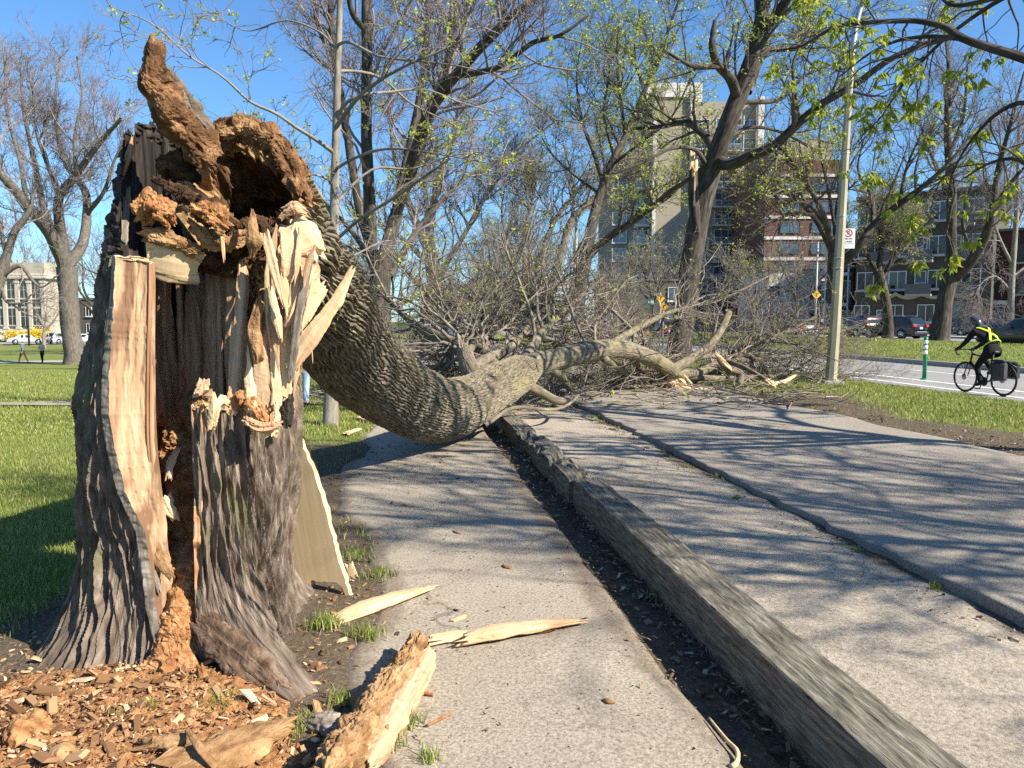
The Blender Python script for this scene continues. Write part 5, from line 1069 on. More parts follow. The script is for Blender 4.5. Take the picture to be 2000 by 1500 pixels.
tree('grey leaning tree with bare spreading twigs, far behind the broken crown', 46, [
    [(880, 700, 34), (872, 640, 30), (850, 560, 27), (836, 470, 24)], [(840, 500, 18), (800, 400, 14), (770, 300, 9), (760, 200, 5)], [(836, 480, 18), (850, 380, 14), (880, 280, 10), (900, 190, 5)],
    [(848, 550, 13), (900, 470, 10), (950, 380, 7), (990, 320, 4)], [(842, 520, 12), (790, 470, 9), (740, 430, 6), (700, 380, 4)], [(836, 470, 10), (830, 360, 8), (820, 260, 5)]],
    spec3(1.5, 1.6, 2.0, (2, 4.5), (1, 2.6), (.6, 1.5), .012), 105, 'tree_bark_pale', 'twig_grey', None, None, 'tree')
# 5, 6 leaning trees of the verge row
tree('dark leaning verge tree with a long low right limb', 40, [
    [(1122, 690, 29.4), (1128, 620, 26.9), (1136, 545, 25.6), (1146, 490, 25.6)],
    [(1146, 500, 23), (1158, 430, 20.5, .5), (1172, 380, 18.6, 1), (1192, 325, 16, 1), (1222, 265, 13.4, 1.5), (1258, 180, 10.2, 2), (1290, 100, 7.04, 2), (1330, -10, 4.48, 2)],
    [(1146, 505, 16.6), (1180, 470, 14.1, -1), (1225, 440, 12.2, -2), (1266, 412, 10.2, -3), (1306, 376, 8.96, -4), (1345, 350, 7.04, -5), (1400, 300, 4.48, -6)],
    [(1180, 360, 11.5, 1), (1160, 300, 8.32, 1), (1138, 240, 5.76, 2), (1126, 150, 3.84, 2), (1140, 60, 2.56, 2)], [(1222, 265, 8.32, 1.5), (1212, 190, 6.4, 0), (1205, 120, 4.48, -1), (1210, 30, 2.56, -1)],
    [(1192, 325, 7.04, 1), (1250, 280, 5.12, 0), (1310, 230, 3.84, -1), (1350, 150, 2.56, -2)], [(1172, 380, 6.4, 1), (1120, 340, 5.12, 2), (1070, 290, 3.2, 3), (1040, 220, 1.92, 3)], [(1258, 180, 6.4, 2), (1240, 110, 4.48, 2), (1250, 20, 2.56, 2)],
    [(1200, 310, 6.4, 1), (1180, 220, 5.12, 0), (1190, 130, 3.2, 0), (1170, 40, 1.92, 0)]],
    spec3(1.6, 1.8, 2.2, (1.6, 4), (.8, 2.2), (.4, 1.1), .007), 106, 'tree_bark', 'twig_dark', 'leaf', dict(p=.30, n=5, s=.15, sp=.14), 'tree', 'verge trees leaning over the street')
tree('sunlit grey tree leaning right, behind the dark leaning verge tree', 50, [
    [(1046, 680, 25.9), (1052, 640, 23), (1078, 560, 20.9), (1100, 480, 19.4)], [(1100, 485, 17.3), (1118, 430, 14.4), (1150, 396, 12.2), (1200, 350, 8.64), (1250, 300, 5.04)], [(1070, 570, 13), (1060, 500, 10.8), (1084, 430, 8.64), (1130, 370, 6.48), (1180, 290, 3.6)],
    [(1052, 640, 11.5), (1030, 540, 9.36), (1022, 470, 7.2), (1040, 390, 5.04), (1060, 290, 2.88)], [(1118, 430, 7.2), (1120, 360, 5.76), (1100, 280, 3.6)], [(1040, 580, 7.2), (1000, 500, 5.76), (980, 420, 3.6), (990, 340, 2.16)]],
    spec3(1.7, 1.8, 2.0, (2, 4.5), (1, 2.6), (.5, 1.4), .012), 107, 'tree_bark_pale', 'twig_grey', 'leaf', dict(p=.18, n=3, s=.14, sp=.12), 'tree', 'verge trees leaning over the street')
broken = tree('big leaning verge tree with a snapped pale-topped limb, left of the street lamp', 25, [
    [(1320, 716, 47.5), (1334, 630, 43.2), (1350, 520, 40.3), (1362, 440, 40.3), (1386, 335, 43.2)],
    [(1384, 345, 40.3), (1412, 268, 37.4, -.3), (1446, 180, 34.6, -.5), (1470, 116, 31.7, -.6), (1486, 56, 28.8, -.6), (1482, -50, 21.6, -.6)],
    [(1486, 66, 21.6, -.6), (1520, 24, 18.7, -1), (1550, -20, 15.8, -1.4), (1590, -90, 11.5, -2)],
    [(1440, 190, 20.2, -.5), (1424, 150, 17.3, -1.5), (1402, 126, 14.4, -2), (1390, 84, 10.8, -2.5), (1396, 40, 6.48, -2.5)], [(1402, 130, 10.1, -2), (1360, 130, 8.64, -2.5), (1330, 118, 6.48, -3), (1300, 100, 3.6, -3)],
    [(1396, 300, 18.7), (1374, 262, 15.8, 1), (1340, 240, 13, 1.5), (1286, 248, 9.36, 2), (1230, 252, 5.76, 2)],
    [(1398, 310, 25.9), (1424, 322, 21.6, -.8), (1464, 306, 19.4, -1.6), (1512, 284, 17.3, -2.4), (1560, 240, 15.1, -3), (1604, 204, 13, -3.4), (1670, 165, 10.8, -4), (1745, 112, 8.64, -4.6), (1830, 76, 5.76, -5)],
    [(1462, 180, 14.4, -.5), (1502, 100, 12.2, .5), (1560, 92, 10.1, 1), (1620, 58, 7.92, 1.5), (1700, 34, 5.04, 2)], [(1450, 200, 10.1, 0), (1530, 190, 7.92, 1), (1570, 150, 6.48, 1.5), (1640, 120, 4.32, 2)],
    [(1384, 330, 10.1), (1352, 290, 7.92, -1), (1312, 290, 6.48, -1.5), (1250, 320, 4.32, -2), (1200, 340, 2.88, -2)], [(1410, 280, 8.64, .5), (1460, 250, 7.2, 1.5), (1530, 260, 5.76, 2.5), (1600, 300, 3.6, 3)],
    [(1560, 240, 7.2, -3), (1556, 200, 5.76, -3), (1550, 120, 4.32, -3), (1580, 60, 2.88, -3)]],
    spec3(1.5, 1.9, 2.5, (1.2, 3.2), (.6, 1.6), (.3, .8), .0062), 108, 'tree_bark', 'twig_dark', 'leaf', dict(p=.34, n=6, s=.10, sp=.10), 'tree', 'verge trees leaning over the street')
v, f, g = limb(np.array([P(a, b, c) for a, b, c in [(1364, 470, 24.9), (1357, 420, 24.7), (1354, 370, 24.6), (1354, 322, 24.5)]]), [.16, .16, .155, .12], 18, step=.1, bump=.12, freq=3, seed=5)
st_ = mk('snapped_stub', v, f[:, ::-1], M['tree_bark'], broken, True, guv=g)
for k_, (a, b, w) in enumerate([((1350, 330), (1349, 286), .07), ((1357, 334), (1361, 292), .08), ((1354, 340), (1354, 300), .06), ((1356, 400), (1357, 345), .03)]):
    V, F, g = chunk([P(*a, 24.4), P((a[0] + b[0]) / 2, (a[1] + b[1]) / 2, 24.4), P(*b, 24.4)], [w, w * .8, .012], [w * .6, w * .5, .01], K=30, S=14, amp=.3, freq=6, jag=.1, up=(0, -1, 0), seed=60 + k_)
    mk('torn_wood', V, F, M['fresh_wood'], broken, True, guv=g)
# 7 trees of the median and the far side
tree('dark fan-shaped median tree splitting low into many limbs, behind the street lamp', 37, [
    [(1634, 690, 28.5), (1630, 600, 26), (1630, 520, 26), (1632, 468, 27.3)],
    [(1626, 490, 14.9), (1592, 426, 12.4, 1), (1552, 386, 10.5, 2), (1500, 366, 8.06, 3), (1440, 378, 4.96, 3), (1390, 400, 3.1, 3)], [(1624, 475, 13.6), (1604, 410, 11.2, -1), (1574, 356, 8.68, -2), (1544, 310, 6.2, -3), (1500, 270, 3.72, -3)],
    [(1632, 470, 14.9), (1638, 400, 12.4, 1), (1654, 330, 9.3, 1), (1650, 240, 5.58, 1), (1660, 160, 3.1, 1)], [(1640, 520, 18.6), (1678, 480, 16.7, -1), (1706, 440, 14.9, -1), (1756, 400, 11.8, -2), (1836, 336, 8.06, -3), (1900, 262, 4.34, -3)],
    [(1706, 440, 9.3, -1), (1700, 380, 7.44, 1), (1676, 330, 4.96, 2), (1690, 260, 3.1, 2)], [(1590, 420, 7.44, 1), (1540, 420, 5.58, 0), (1500, 440, 4.34, -1), (1460, 470, 2.48, -1)], [(1612, 440, 7.44), (1580, 400, 6.2), (1530, 395, 4.96, -1), (1480, 330, 3.1, -2)],
    [(1756, 400, 6.2, -2), (1770, 330, 4.96, -2), (1800, 260, 3.1, -2)], [(1630, 440, 7.44), (1616, 360, 6.2), (1600, 280, 4.34), (1610, 200, 2.48)]],
    spec3(1.7, 1.8, 2.0, (1.6, 4), (.8, 2.2), (.4, 1.1), .0065), 109, 'tree_bark', 'twig_dark', 'leaf', dict(p=.12, n=3, s=.13, sp=.1), 'tree', 'street trees on the grass median')
tree('stocky dark tree with a dense low twiggy crown, on the median beside the sign', 50, [
    [(1735, 650, 19.2), (1732, 600, 17.6), (1722, 555, 19.2), (1714, 530, 19.2)], [(1714, 535, 12), (1694, 500, 9.6), (1670, 470, 6.4), (1650, 450, 4)], [(1716, 530, 12.8), (1720, 480, 9.6), (1710, 430, 6.4), (1690, 390, 3.2)], [(1720, 550, 11.2), (1742, 510, 8.8), (1756, 470, 6.4), (1780, 430, 4)],
    [(1700, 505, 7.2), (1680, 520, 5.6), (1660, 520, 4)], [(1720, 490, 6.4), (1740, 440, 4.8), (1736, 400, 3.2)]],
    spec3(3.2, 2.6, 2.4, (1.2, 2.6), (.8, 2.0), (.5, 1.2), .009), 110, 'tree_bark', 'twig_grey', 'leaf', dict(p=.25, n=3, s=.12, sp=.1), 'tree', 'street trees on the grass median')
tree('stout median tree with one thick right limb, in front of the grey apartment block', 41, [
    [(1834, 670, 34), (1842, 610, 29.6), (1852, 560, 28.1), (1860, 525, 28.1)], [(1860, 535, 20.7), (1858, 450, 17.8), (1858, 370, 17.8), (1850, 250, 12.6), (1852, 120, 6.66), (1840, 20, 3.7)],
    [(1862, 545, 22.2), (1896, 510, 19.2, -1), (1922, 468, 17, -1.5), (1938, 410, 14.1, -2), (1950, 330, 10.4, -2), (1974, 240, 5.92, -3), (2000, 140, 2.96, -3)], [(1858, 400, 10.4), (1830, 330, 7.4, 1), (1800, 250, 4.44, 2), (1790, 160, 2.22, 2)],
    [(1938, 410, 8.88, -2), (1980, 350, 6.66, -3), (2030, 300, 3.7, -4)], [(1856, 300, 8.88), (1880, 230, 6.66), (1890, 130, 3.7)], [(1900, 500, 6.66, -1), (1880, 430, 5.18, -2), (1900, 350, 2.96, -3)]],
    spec3(1.7, 1.8, 2.2, (1.4, 3.6), (.7, 2.0), (.4, 1.1), .0068), 111, 'tree_bark', 'twig_grey', None, None, 'tree', 'street trees on the grass median')
tree('thin pale young tree with drooping reddish twigs, by the dark red brick wall', 44, [
    [(1972, 650, 14), (1974, 600, 12), (1978, 520, 11), (1984, 440, 9), (1988, 350, 7), (1990, 220, 4)], [(1978, 520, 6), (1950, 460, 5), (1930, 400, 3), (1920, 340, 2)], [(1982, 450, 6), (2010, 380, 4), (2020, 300, 2)], [(1976, 570, 5), (1940, 540, 4), (1910, 560, 3), (1900, 600, 2)], [(1978, 540, 5), (2010, 520, 4), (2030, 560, 2)], [(1986, 400, 5), (1960, 320, 4), (1950, 230, 2)]],
    spec3(4, 2.6, 2.5, (1.2, 3), (.8, 2), (.4, 1.2), .007, (0, 0, -.06)), 112, 'tree_bark_pale', 'twig_mauve', None, None, 'young_tree')
# trees standing beside and behind the viewer: their limbs reach into the view and their shade crosses the paths
def grown(base, h, r0, nl, spread, seed, lean=(0, 0)):
    r = np.random.default_rng(seed); b = np.array([base[0], base[1], 0.0]); tr = np.array([b, b + [lean[0] * .3, lean[1] * .3, h * .16], b + [lean[0] * .7, lean[1] * .7, h * .34]])
    W = [(tr, np.array([r0, r0 * .85, r0 * .8]))]
    for i in range(nl):
        a = 2 * np.pi * i / nl + r.normal() * .3; k = r.uniform(.5, 1.0); p = tr[-1] - [0, 0, h * .10 * r.random()]; pts = [p]
        d = np.array([np.cos(a) * spread * k, np.sin(a) * spread * k, h * .55 * (1.5 - k)])
        for q in (.25, .5, .75, 1): pts.append(p + d * np.array([q**.8, q**.8, q]) + r.normal(size=3) * .25)
        rr_ = r0 * r.uniform(.4, .6); W.append((np.array(pts), rr_ * np.array([1, .8, .6, .4, .15])))
    return W
near_ = grown((8.3, 7.4), 11.5, .15, 10, 6.2, 3)
near_ += [(pp([(2090, 150, 8.9), (2000, 114, 9.0), (1930, 92, 9.2), (1880, 75, 9.4), (1850, 55, 9.6), (1800, 42, 9.9), (1750, 41, 10.3), (1690, 45, 10.8), (1625, 56, 11.3), (1565, 90, 11.8), (1500, 100, 12.3)]), np.array([.062, .055, .05, .045, .04, .036, .032, .028, .023, .018, .010])),
          (pp([(1880, 75, 9.4), (1800, 72, 10.2), (1740, 84, 10.9), (1690, 110, 11.5), (1640, 150, 12)]), np.array([.032, .026, .022, .016, .009])),
          (pp([(2120, 400, 9.0), (2030, 340, 9.4), (1980, 310, 9.8), (1930, 320, 10.2), (1880, 350, 10.6)]), np.array([.036, .03, .025, .018, .009])),
          (pp([(2080, -60, 9.0), (1990, -20, 9.5), (1920, 20, 10), (1830, 90, 10.6), (1760, 170, 11.2), (1720, 230, 11.6)]), np.array([.04, .034, .028, .022, .016, .008])),
          (pp([(2080, 220, 8.9), (2000, 200, 9.2), (1950, 220, 9.6), (1900, 270, 10.0), (1860, 340, 10.4), (1850, 420, 10.8)]), np.array([.036, .03, .024, .018, .013, .007]))]
tw = [dict(d=3.0, t=.2, lf=(.6, 1.6), ang=(25, 65), w=.17, trop=(-.015, .01, -.05), K=9, rmax=.022, rmin=.012, rk=.5), dict(d=3.2, t=.2, lf=(.4, 1.1), ang=(25, 60), w=.18, trop=(0, 0, -.09), K=8, rmax=.011, rmin=.0065, rk=.6), dict(d=3.0, t=.2, lf=(.2, .5), ang=(25, 60), w=.18, trop=(0, 0, -.08), K=6, rmax=.005, rmin=.003, rend=.7)]
tree('near tree whose long limbs are hung with drooping yellow green leaf clusters', 8, None, tw, 119, 'tree_bark', 'twig_dark', 'leaf_big', dict(p=.50, n=10, s=.14, droop=.8, sp=.06, w=.36), 'tree', None, world_pts=near_)
sh = spec3(2.4, 2.0, .8, (1.2, 3.2), (.6, 1.8), (.3, .9), .011)
tree('tall bare verge tree outside the photo on the right, shading the two paths', 1, None, sh, 114, 'tree_bark', 'twig_dark', None, None, 'tree', 'bare trees beside the viewer', world_pts=grown((9.6, 2.2), 11.5, .12, 9, 4.4, 4))
tree('tall bare verge tree outside the photo behind the viewer, shading the paths', -7, None, sh, 115, 'tree_bark', 'twig_dark', None, None, 'tree', 'bare trees beside the viewer', world_pts=grown((9.8, -8.5), 12, .12, 9, 3.8, 6))
# smaller trees and bushes farther off
far = [
 ('bare brown bush beyond the bent trunk, close behind the fallen twigs', 760, 700, 34, 6.5, 'leaf', 'twig_grey', 231), ('bare twiggy bush behind the middle of the fallen crown', 900, 700, 38, 7.0, None, 'twig_grey', 232), ('bare twiggy bush behind the fallen crown, below the sunlit leaning trunk', 1010, 700, 44, 7.5, 'leaf', 'twig_grey', 233), ('low bare bush between the bent trunk and the dark stems', 690, 690, 46, 8.0, None, 'twig_mauve', 234),
 ('twiggy bush with pale yellow green leaves, before the tower left of the broken-limbed tree', 1275, 700, 62, 9.5, 'leaf', 'twig_grey', 201), ('leafing bush with fresh green haze, right of the broken-limbed tree', 1470, 690, 60, 8.5, 'leaf', 'twig_grey', 202),
 ('round twiggy bush beside the pavement, between the two verge trees', 1200, 700, 75, 8, 'leaf', 'twig_grey', 203), ('grey bare thicket tree behind the leafing bush near the brick tower', 1555, 680, 70, 11, None, 'twig_grey', 204),
 ('bare brown tree beyond the fallen crown, right of the dark stems', 960, 690, 64, 13, None, 'twig_grey', 205), ('bare brown tree beyond the fallen crown, left of the dark stems', 600, 700, 58, 14, None, 'twig_mauve', 206),
 ('hazy bare tree behind the maple, left of the stump', 190, 690, 78, 15, None, 'twig_mauve', 207), ('hazy bare tree over the roof of the stone building', 60, 668, 150, 25, None, 'twig_mauve', 208),
 ('bare tree far behind the charred slab of the stump', 262, 690, 85, 17, None, 'twig_mauve', 209), ('bare tree behind the torn horn of the stump', 400, 690, 70, 16, None, 'twig_mauve', 210), ('bare tree behind the trunk bend and the slender tree', 520, 690, 62, 14, None, 'twig_grey', 211),
 ('bare tree behind the grey apartment roof at the right edge', 1955, 640, 92, 24, None, 'twig_mauve', 212), ('tall bare tree behind the apartment block, above its roof', 1790, 640, 95, 21, None, 'twig_grey', 213), ('bare tree at the end of the street, below the far office block', 1010, 670, 90, 14, 'leaf', 'twig_grey', 214)]
for lab, px, py, Y, h, lf, twg, sd in far:
    x = P(px, 640, Y)[0]; r = np.random.default_rng(sd); z0 = site_z(x, Y); W = grown((x, Y), h, .012 * h + .05, 7, h * .36, sd)
    W = [(p + [0, 0, z0], q) for p, q in W]; k = h / 12
    tree(lab, Y, None, spec3(1.5 / k, 1.2 / k, 1.15 / k, (1.4 * k, 3.4 * k), (.8 * k, 2.2 * k), (.5 * k, 1.3 * k), .0095 * Y / 60), sd, 'tree_bark', twg, lf, dict(p=.11, n=3, s=.15, sp=.15) if lf else None, 'tree', None, world_pts=W, sides=9)
# the small street tree before the stone building
tree('small bare street tree before the stone building, beside the silver sedan', 100, [[(86, 672, 7), (86, 650, 6), (88, 636, 5)], [(87, 640, 4), (76, 620, 3), (68, 600, 2)], [(88, 638, 4), (90, 615, 3), (92, 580, 1.5)], [(88, 645, 4), (104, 628, 3), (118, 604, 1.5)]], spec3(1, 1.2, 1.2, (1, 2.5), (.8, 1.6), (.4, 1), .014), 220, 'tree_bark_pale', 'twig_grey', None, None, 'young_tree')
# yellow forsythia before the stone building
M['blossom'] = m_island('blossom', [(0, (.55, .38, .02)), (.6, (.75, .55, .03)), (1, (.80, .66, .08))], .7, .3)
for lab, px, Y, w_, h_ in [('yellow flowering bush left of the silver sedan', 28, 124, 4.2, 2.0), ('yellow flowering bush behind the silver sedan', 74, 124, 4.6, 2.2), ('small yellow flowering bush right of the street tree', 104, 122, 2.2, 1.8)]:
    x = P(px, 660, Y)[0]; z0 = site_z(x, Y); t = thing('flowering_bush', (x, Y, z0), lab, 'bush', 'yellow bushes before the stone building'); r = np.random.default_rng(int(px)); n = 500
    q = r.normal(size=(n, 3)); q /= np.linalg.norm(q, axis=1, keepdims=True); q *= r.random((n, 1))**.4; q = q * [w_ / 2, 1.0, h_ / 2] * (1 + .25 * fbm(q[:, 0] * 3, q[:, 1] * 3, q[:, 2] * 3, 4, 2))[:, None] + [x, Y, z0 + h_ / 2]
    v, f = leafmesh(q, 3, .3, r, 0, .2); mk('blossom', v, f, M['blossom'], t, False)
    p0 = np.repeat([[x, Y, z0]], 24, 0) + r.normal(size=(24, 3)) * [w_ * .2, .2, 0]; Pn, Rn = grow(p0, r.normal(size=(24, 3)) * .5 + [0, 0, 1], r.uniform(.7, 1.1, 24) * h_ * .8, np.full(24, .03), 6, .1, (0, 0, .02), r); v, f = tubes(Pn, Rn, 4); mk('stems', v, f[:, ::-1], M['twig_dark'], t)
# ------------------------------------------------------------------ street furniture
M['lamp_post'] = m_noise('lamp_post', [(.3, (.26, .24, .165)), (.6, (.34, .315, .225)), (.8, (.40, .375, .28))], (7, 7, 1.5), 5, .75, .1, src='object')
M['steel'] = m_plain('steel', (.42, .43, .44), .4, .7)
M['galv'] = m_plain('galv', (.36, .36, .35), .55, .3)
M['white'] = m_plain('white', (.80, .80, .79), .5)
M['red'] = m_plain('red', (.52, .02, .025), .5)
M['black'] = m_plain('black', (.012, .012, .014), .5)
M['rubber'] = m_plain('rubber', (.018, .018, .018), .85)
M['green_sign'] = m_plain('green_sign', (.0, .16, .105), .45)
M['amber'] = m_plain('amber', (.78, .40, .01), .5)
M['post_green'] = m_plain('post_green', (.0, .21, .085), .55)
M['dark_post'] = m_plain('dark_post', (.03, .033, .035), .6)
STREET_RZ = math.atan2(AX[1], AX[0]) - math.pi / 2
def txt(s, size, mat, parent, loc, rot, name='lettering', thick=.001):
    cu = bpy.data.curves.new(name, 'FONT'); cu.body = s; cu.size = size; cu.align_x = 'CENTER'; cu.align_y = 'CENTER'; cu.extrude = thick
    o = bpy.data.objects.new(name, cu); COL.objects.link(o); dg = bpy.context.evaluated_depsgraph_get(); me = bpy.data.meshes.new_from_object(o.evaluated_get(dg))
    bpy.data.objects.remove(o); bpy.data.curves.remove(cu); me.materials.clear(); me.materials.append(mat)
    q = bpy.data.objects.new(name, me); COL.objects.link(q); q.parent = parent; q.location = loc; q.rotation_euler = rot; return q
# street lamp
b = G(1622, 752, .03); lp = thing('street_lamp', (b[0], b[1], .03), 'tall tapered beige street lamp post standing in the twigs on the verge', 'street lamp')
pt = pp([(1624, 745, 19.0), (1628, 640, 19.0), (1634, 480, 19.0), (1641, 300, 19.0), (1649, 150, 19.0)]); pt[:, 0] = np.linspace(b[0], b[0] + .22, 5); pt[:, 1] = b[1]; pt[0, 2] = 0
m = MB(); m.tube(smooth(pt, 40), np.linspace(.142, .075, 40), 8); m.build('post', M['lamp_post'], lp, False)
tp = pt[-1]; arm = [tp - [0, 0, .05], tp + [.05, 0, .5], tp + [.12, .0, .95], tp + [.32, 0, 1.5], tp + [.75, 0, 2.1], tp + [1.5, 0, 2.55], tp + [2.4, 0, 2.7]]
m = MB(); m.tube(smooth(arm, 30), np.linspace(.070, .042, 30), 12); m.build('arm', M['steel'], lp, True)
m = MB(); m.bbox(np.array(arm[-1]) + [.30, 0, -.02], (.34, .14, .8), .04, np.array([[0, 0, 1], [0, 1, 0], [-1, 0, 0]]).T); m.build('lamp_head', M['galv'], lp)
m = MB(); m.box(b + [0, 0, .06], (.44, .44, .10)); m.build('base', M['kerb'], lp)
for zz in (2.72, 2.95, 3.9, 5.3): m = MB(); k = (zz) / pt[-1, 2]; m.tube([[b[0] + .22 * k, b[1], zz - .012], [b[0] + .22 * k, b[1], zz + .012]], .142 - .067 * k + .006, 8); m.build('strap', M['galv'], lp)
# no-parking sign strapped on the lamp
sc_ = P(1657, 466, 18.85); sg = thing('parking_sign', sc_, 'white no-parking sign with a red ring, strapped to the street lamp post', 'sign')
fz = math.atan2(sc_[0], sc_[1]); Rz = np.array([[math.cos(-fz * .4), -math.sin(-fz * .4), 0], [math.sin(-fz * .4), math.cos(-fz * .4), 0], [0, 0, 1]])
def rz(v): return tuple(Rz @ np.array(v))
W_, H_ = .30, .48
m = MB(); m.bbox((0, 0, 0), (W_, .008, H_), .003, Rz); m.build('plate', M['white'], sg, world=False)
m = MB(); a_ = np.linspace(0, 2 * np.pi, 33)[:-1]
for R1, R2 in ((.095, .072),):
    V = np.concatenate([np.stack([np.cos(a_) * R1 + 0, 0 * a_ - .0068, np.sin(a_) * R1 + .13], 1), np.stack([np.cos(a_) * R2, 0 * a_ - .0068, np.sin(a_) * R2 + .13], 1)]); m.add(V @ Rz.T, [[i, (i + 1) % 32, 32 + (i + 1) % 32, 32 + i] for i in range(32)])
d_ = .07 * np.array([[-.7, .7], [.7, -.7]]); n_ = np.array([.7, .7]) * .009
V = [[d_[0][0] - n_[0], -.0085, d_[0][1] - n_[1] + .13], [d_[1][0] - n_[0], -.0085, d_[1][1] - n_[1] + .13], [d_[1][0] + n_[0], -.0085, d_[1][1] + n_[1] + .13], [d_[0][0] + n_[0], -.0085, d_[0][1] + n_[1] + .13]]
m.add(np.array(V) @ Rz.T, [[0, 1, 2, 3]]); m.build('red_ring', M['red'], sg, world=False)
txt('P', .13, M['black'], sg, rz((0, -.0055, .13)), (RAD(90), 0, -fz * .4))
txt('08h-09h', .055, M['black'], sg, rz((0, -.0055, -.005)), (RAD(90), 0, -fz * .4)); txt('LUNDI', .06, M['black'], sg, rz((0, -.0055, -.075)), (RAD(90), 0, -fz * .4))
m = MB(); m.box((0, -.0058, -.125), (.24, .002, .006), Rz); m.build('rule', M['black'], sg, world=False)
m = MB(); m.box((-.16, .02, .12), (.12, .02, .03), Rz); m.box((-.16, .02, -.15), (.12, .02, .03), Rz); m.build('bracket', M['galv'], sg, world=False)
# bollard of the cycle lane
b = G(1805, 742, -.085); bo = thing('delineator_post', b, 'green lane post with white reflective bands, ahead of the cyclist', 'lane post')
hb = P(1805, 658, b[1])[2] - b[2]
m = MB(); m.tube([b, b + [0, 0, .03], b + [0, 0, .05]], [.12, .11, .06], 20); m.build('base', M['post_green'], bo, True)
m = MB(); m.tube([b + [0, 0, .04], b + [0, 0, hb - .02], b + [0, 0, hb]], [.052, .052, .04], 18); m.build('post', M['post_green'], bo, True)
for k in (.64, .76, .88): m = MB(); m.tube([b + [0, 0, hb * (k - .042)], b + [0, 0, hb * (k + .042)]], .0545, 18); m.build('reflective_band', M['white'], bo, True)
# small signs up the street
def pole_sign(name, label, px, py, Y, size, kind, pole_top=None, group=None):
    c = P(px, py, Y); zz = site_z(c[0], c[1]); t = thing(name, (c[0], c[1], zz), label, 'sign', group)
    m = MB(); m.tube([[c[0], c[1] + .06, zz - .05], [c[0], c[1] + .06, P(px, pole_top or py - 10, Y)[2]]], .045, 10); m.build('pole', M['dark_post'] if kind == 'H' else M['galv'], t, True)
    if kind == 'H':
        m = MB(); m.bbox(c, (size, .015, size), .004); m.build('plate', M['green_sign'], t)
        m = MB(); m.box(c + [size * .12, -.010, 0], (size * .10, .004, size * .62)); m.box(c + [size * .36, -.010, 0], (size * .10, .004, size * .62)); m.box(c + [size * .24, -.0115, 0], (size * .22, .004, size * .10)); m.build('letter', M['white'], t)
        m = MB(); m.box(c + [-size * .18, -.010, 0], (size * .34, .004, size * .08)); a = size * .16; x0 = -size * .44
        m.add([c + [x0, -.011, 0], c + [x0 + a, -.011, a * .8], c + [x0 + a, -.011, -a * .8]], None, [[0, 2, 1]]); m.build('arrow', M['white'], t)
    elif kind == 'diamond':
        s = size * .7071
        for k, dx, dz in (group and [(0, 0, 0)] or [(0, 0, 0)]):
            Ry = np.array([[.7071, 0, .7071], [0, 1, 0], [-.7071, 0, .7071]]); m = MB(); m.bbox(c, (s, .012, s), .004, Ry); m.build('plate', M['amber'], t)
            m = MB(); m.box(c + [0, -.009, -.02 * size], (size * .10, .004, size * .32)); m.box(c + [size * .10, -.0095, size * .14], (size * .18, .004, size * .10)); m.build('symbol', M['black'], t)
    return t
hs = pole_sign('hospital_sign', 'green sign with a white H and arrow, on a dark post above the crown', 1271, 590, 42, .36, 'H')
def diamond(px, py, Y, s, lab, top, cat='sign', g=None): return pole_sign('warning_sign', lab, px, py, Y, s, 'diamond', top, g)
diamond(1290, 583, 44, .50, 'amber diamond warning sign, upper one beside the green hospital sign', 572, g='pair of amber signs by the hospital sign'); diamond(1296, 599, 43, .50, 'amber diamond warning sign, lower one beside the green hospital sign', 590, g='pair of amber signs by the hospital sign')
diamond(1595, 576, 36, .42, 'amber diamond warning sign on a thin pole left of the street lamp', 470)
diamond(94, 644, 112, .75, 'amber diamond sign on a thin pole beside the small street tree at the left', 636)
c = P(1124, 600, 41.5); t = thing('street_lamp', (c[0], c[1], .03), 'thin far street lamp pole carrying two small green signs, by the dark leaning verge tree', 'street lamp')
m = MB(); m.tube([[c[0], c[1], 0], [c[0], c[1], P(1124, 426, 41.5)[2]]], [.11, .07], 10); m.build('pole', M['lamp_post'], t, True)
for py, s, nm in ((553, .42, 'blue_green_plate'), (571, .36, 'green_plate')):
    q = P(1121, py, 41.3); m = MB(); m.bbox(q, (s, .02, s), .004); o = m.build('sign_plate', M['green_sign'], t); o['label'] = 'small green sign plate'
    m = MB(); m.box(q + [0, -.013, 0], (s * .4, .004, s * .3)); m.build('emblem', M['white'], t)
# traffic signals far left
for px, py, lab in ((40, 600, 'dark traffic signal high before the stone building, under the window'), (51, 630, 'dark traffic signal low on its pole, before the stone building')):
    c = P(px, py, 108); zz = site_z(c[0], c[1]); t = thing('traffic_signal', (c[0], c[1], zz), lab, 'traffic signal'); pxp = 54
    xp = P(pxp, py, 108)[0]
    m = MB(); m.tube([[xp, 108, zz], [xp, 108, c[2] + 2.0 if py < 610 else c[2] + .9]], .09, 8); m.tube([[xp, 108, c[2] + .5], [c[0], 108, c[2] + .5]], .05, 6); m.build('pole', M['dark_post'], t, True)
    for dx in ((0,) if py < 610 else (-.28, .28)):
        m = MB(); m.bbox((c[0] + dx, 107.8, c[2]), (.34, .25, 1.1), .04); hd = m.build('signal_head', M['black'], t)
        for k in (-.33, 0, .33): m = MB(); m.tube([[c[0] + dx, 107.66, c[2] + k], [c[0] + dx, 107.60, c[2] + k]], .11, 12); m.build('lens', M['dark_post'], hd, True)

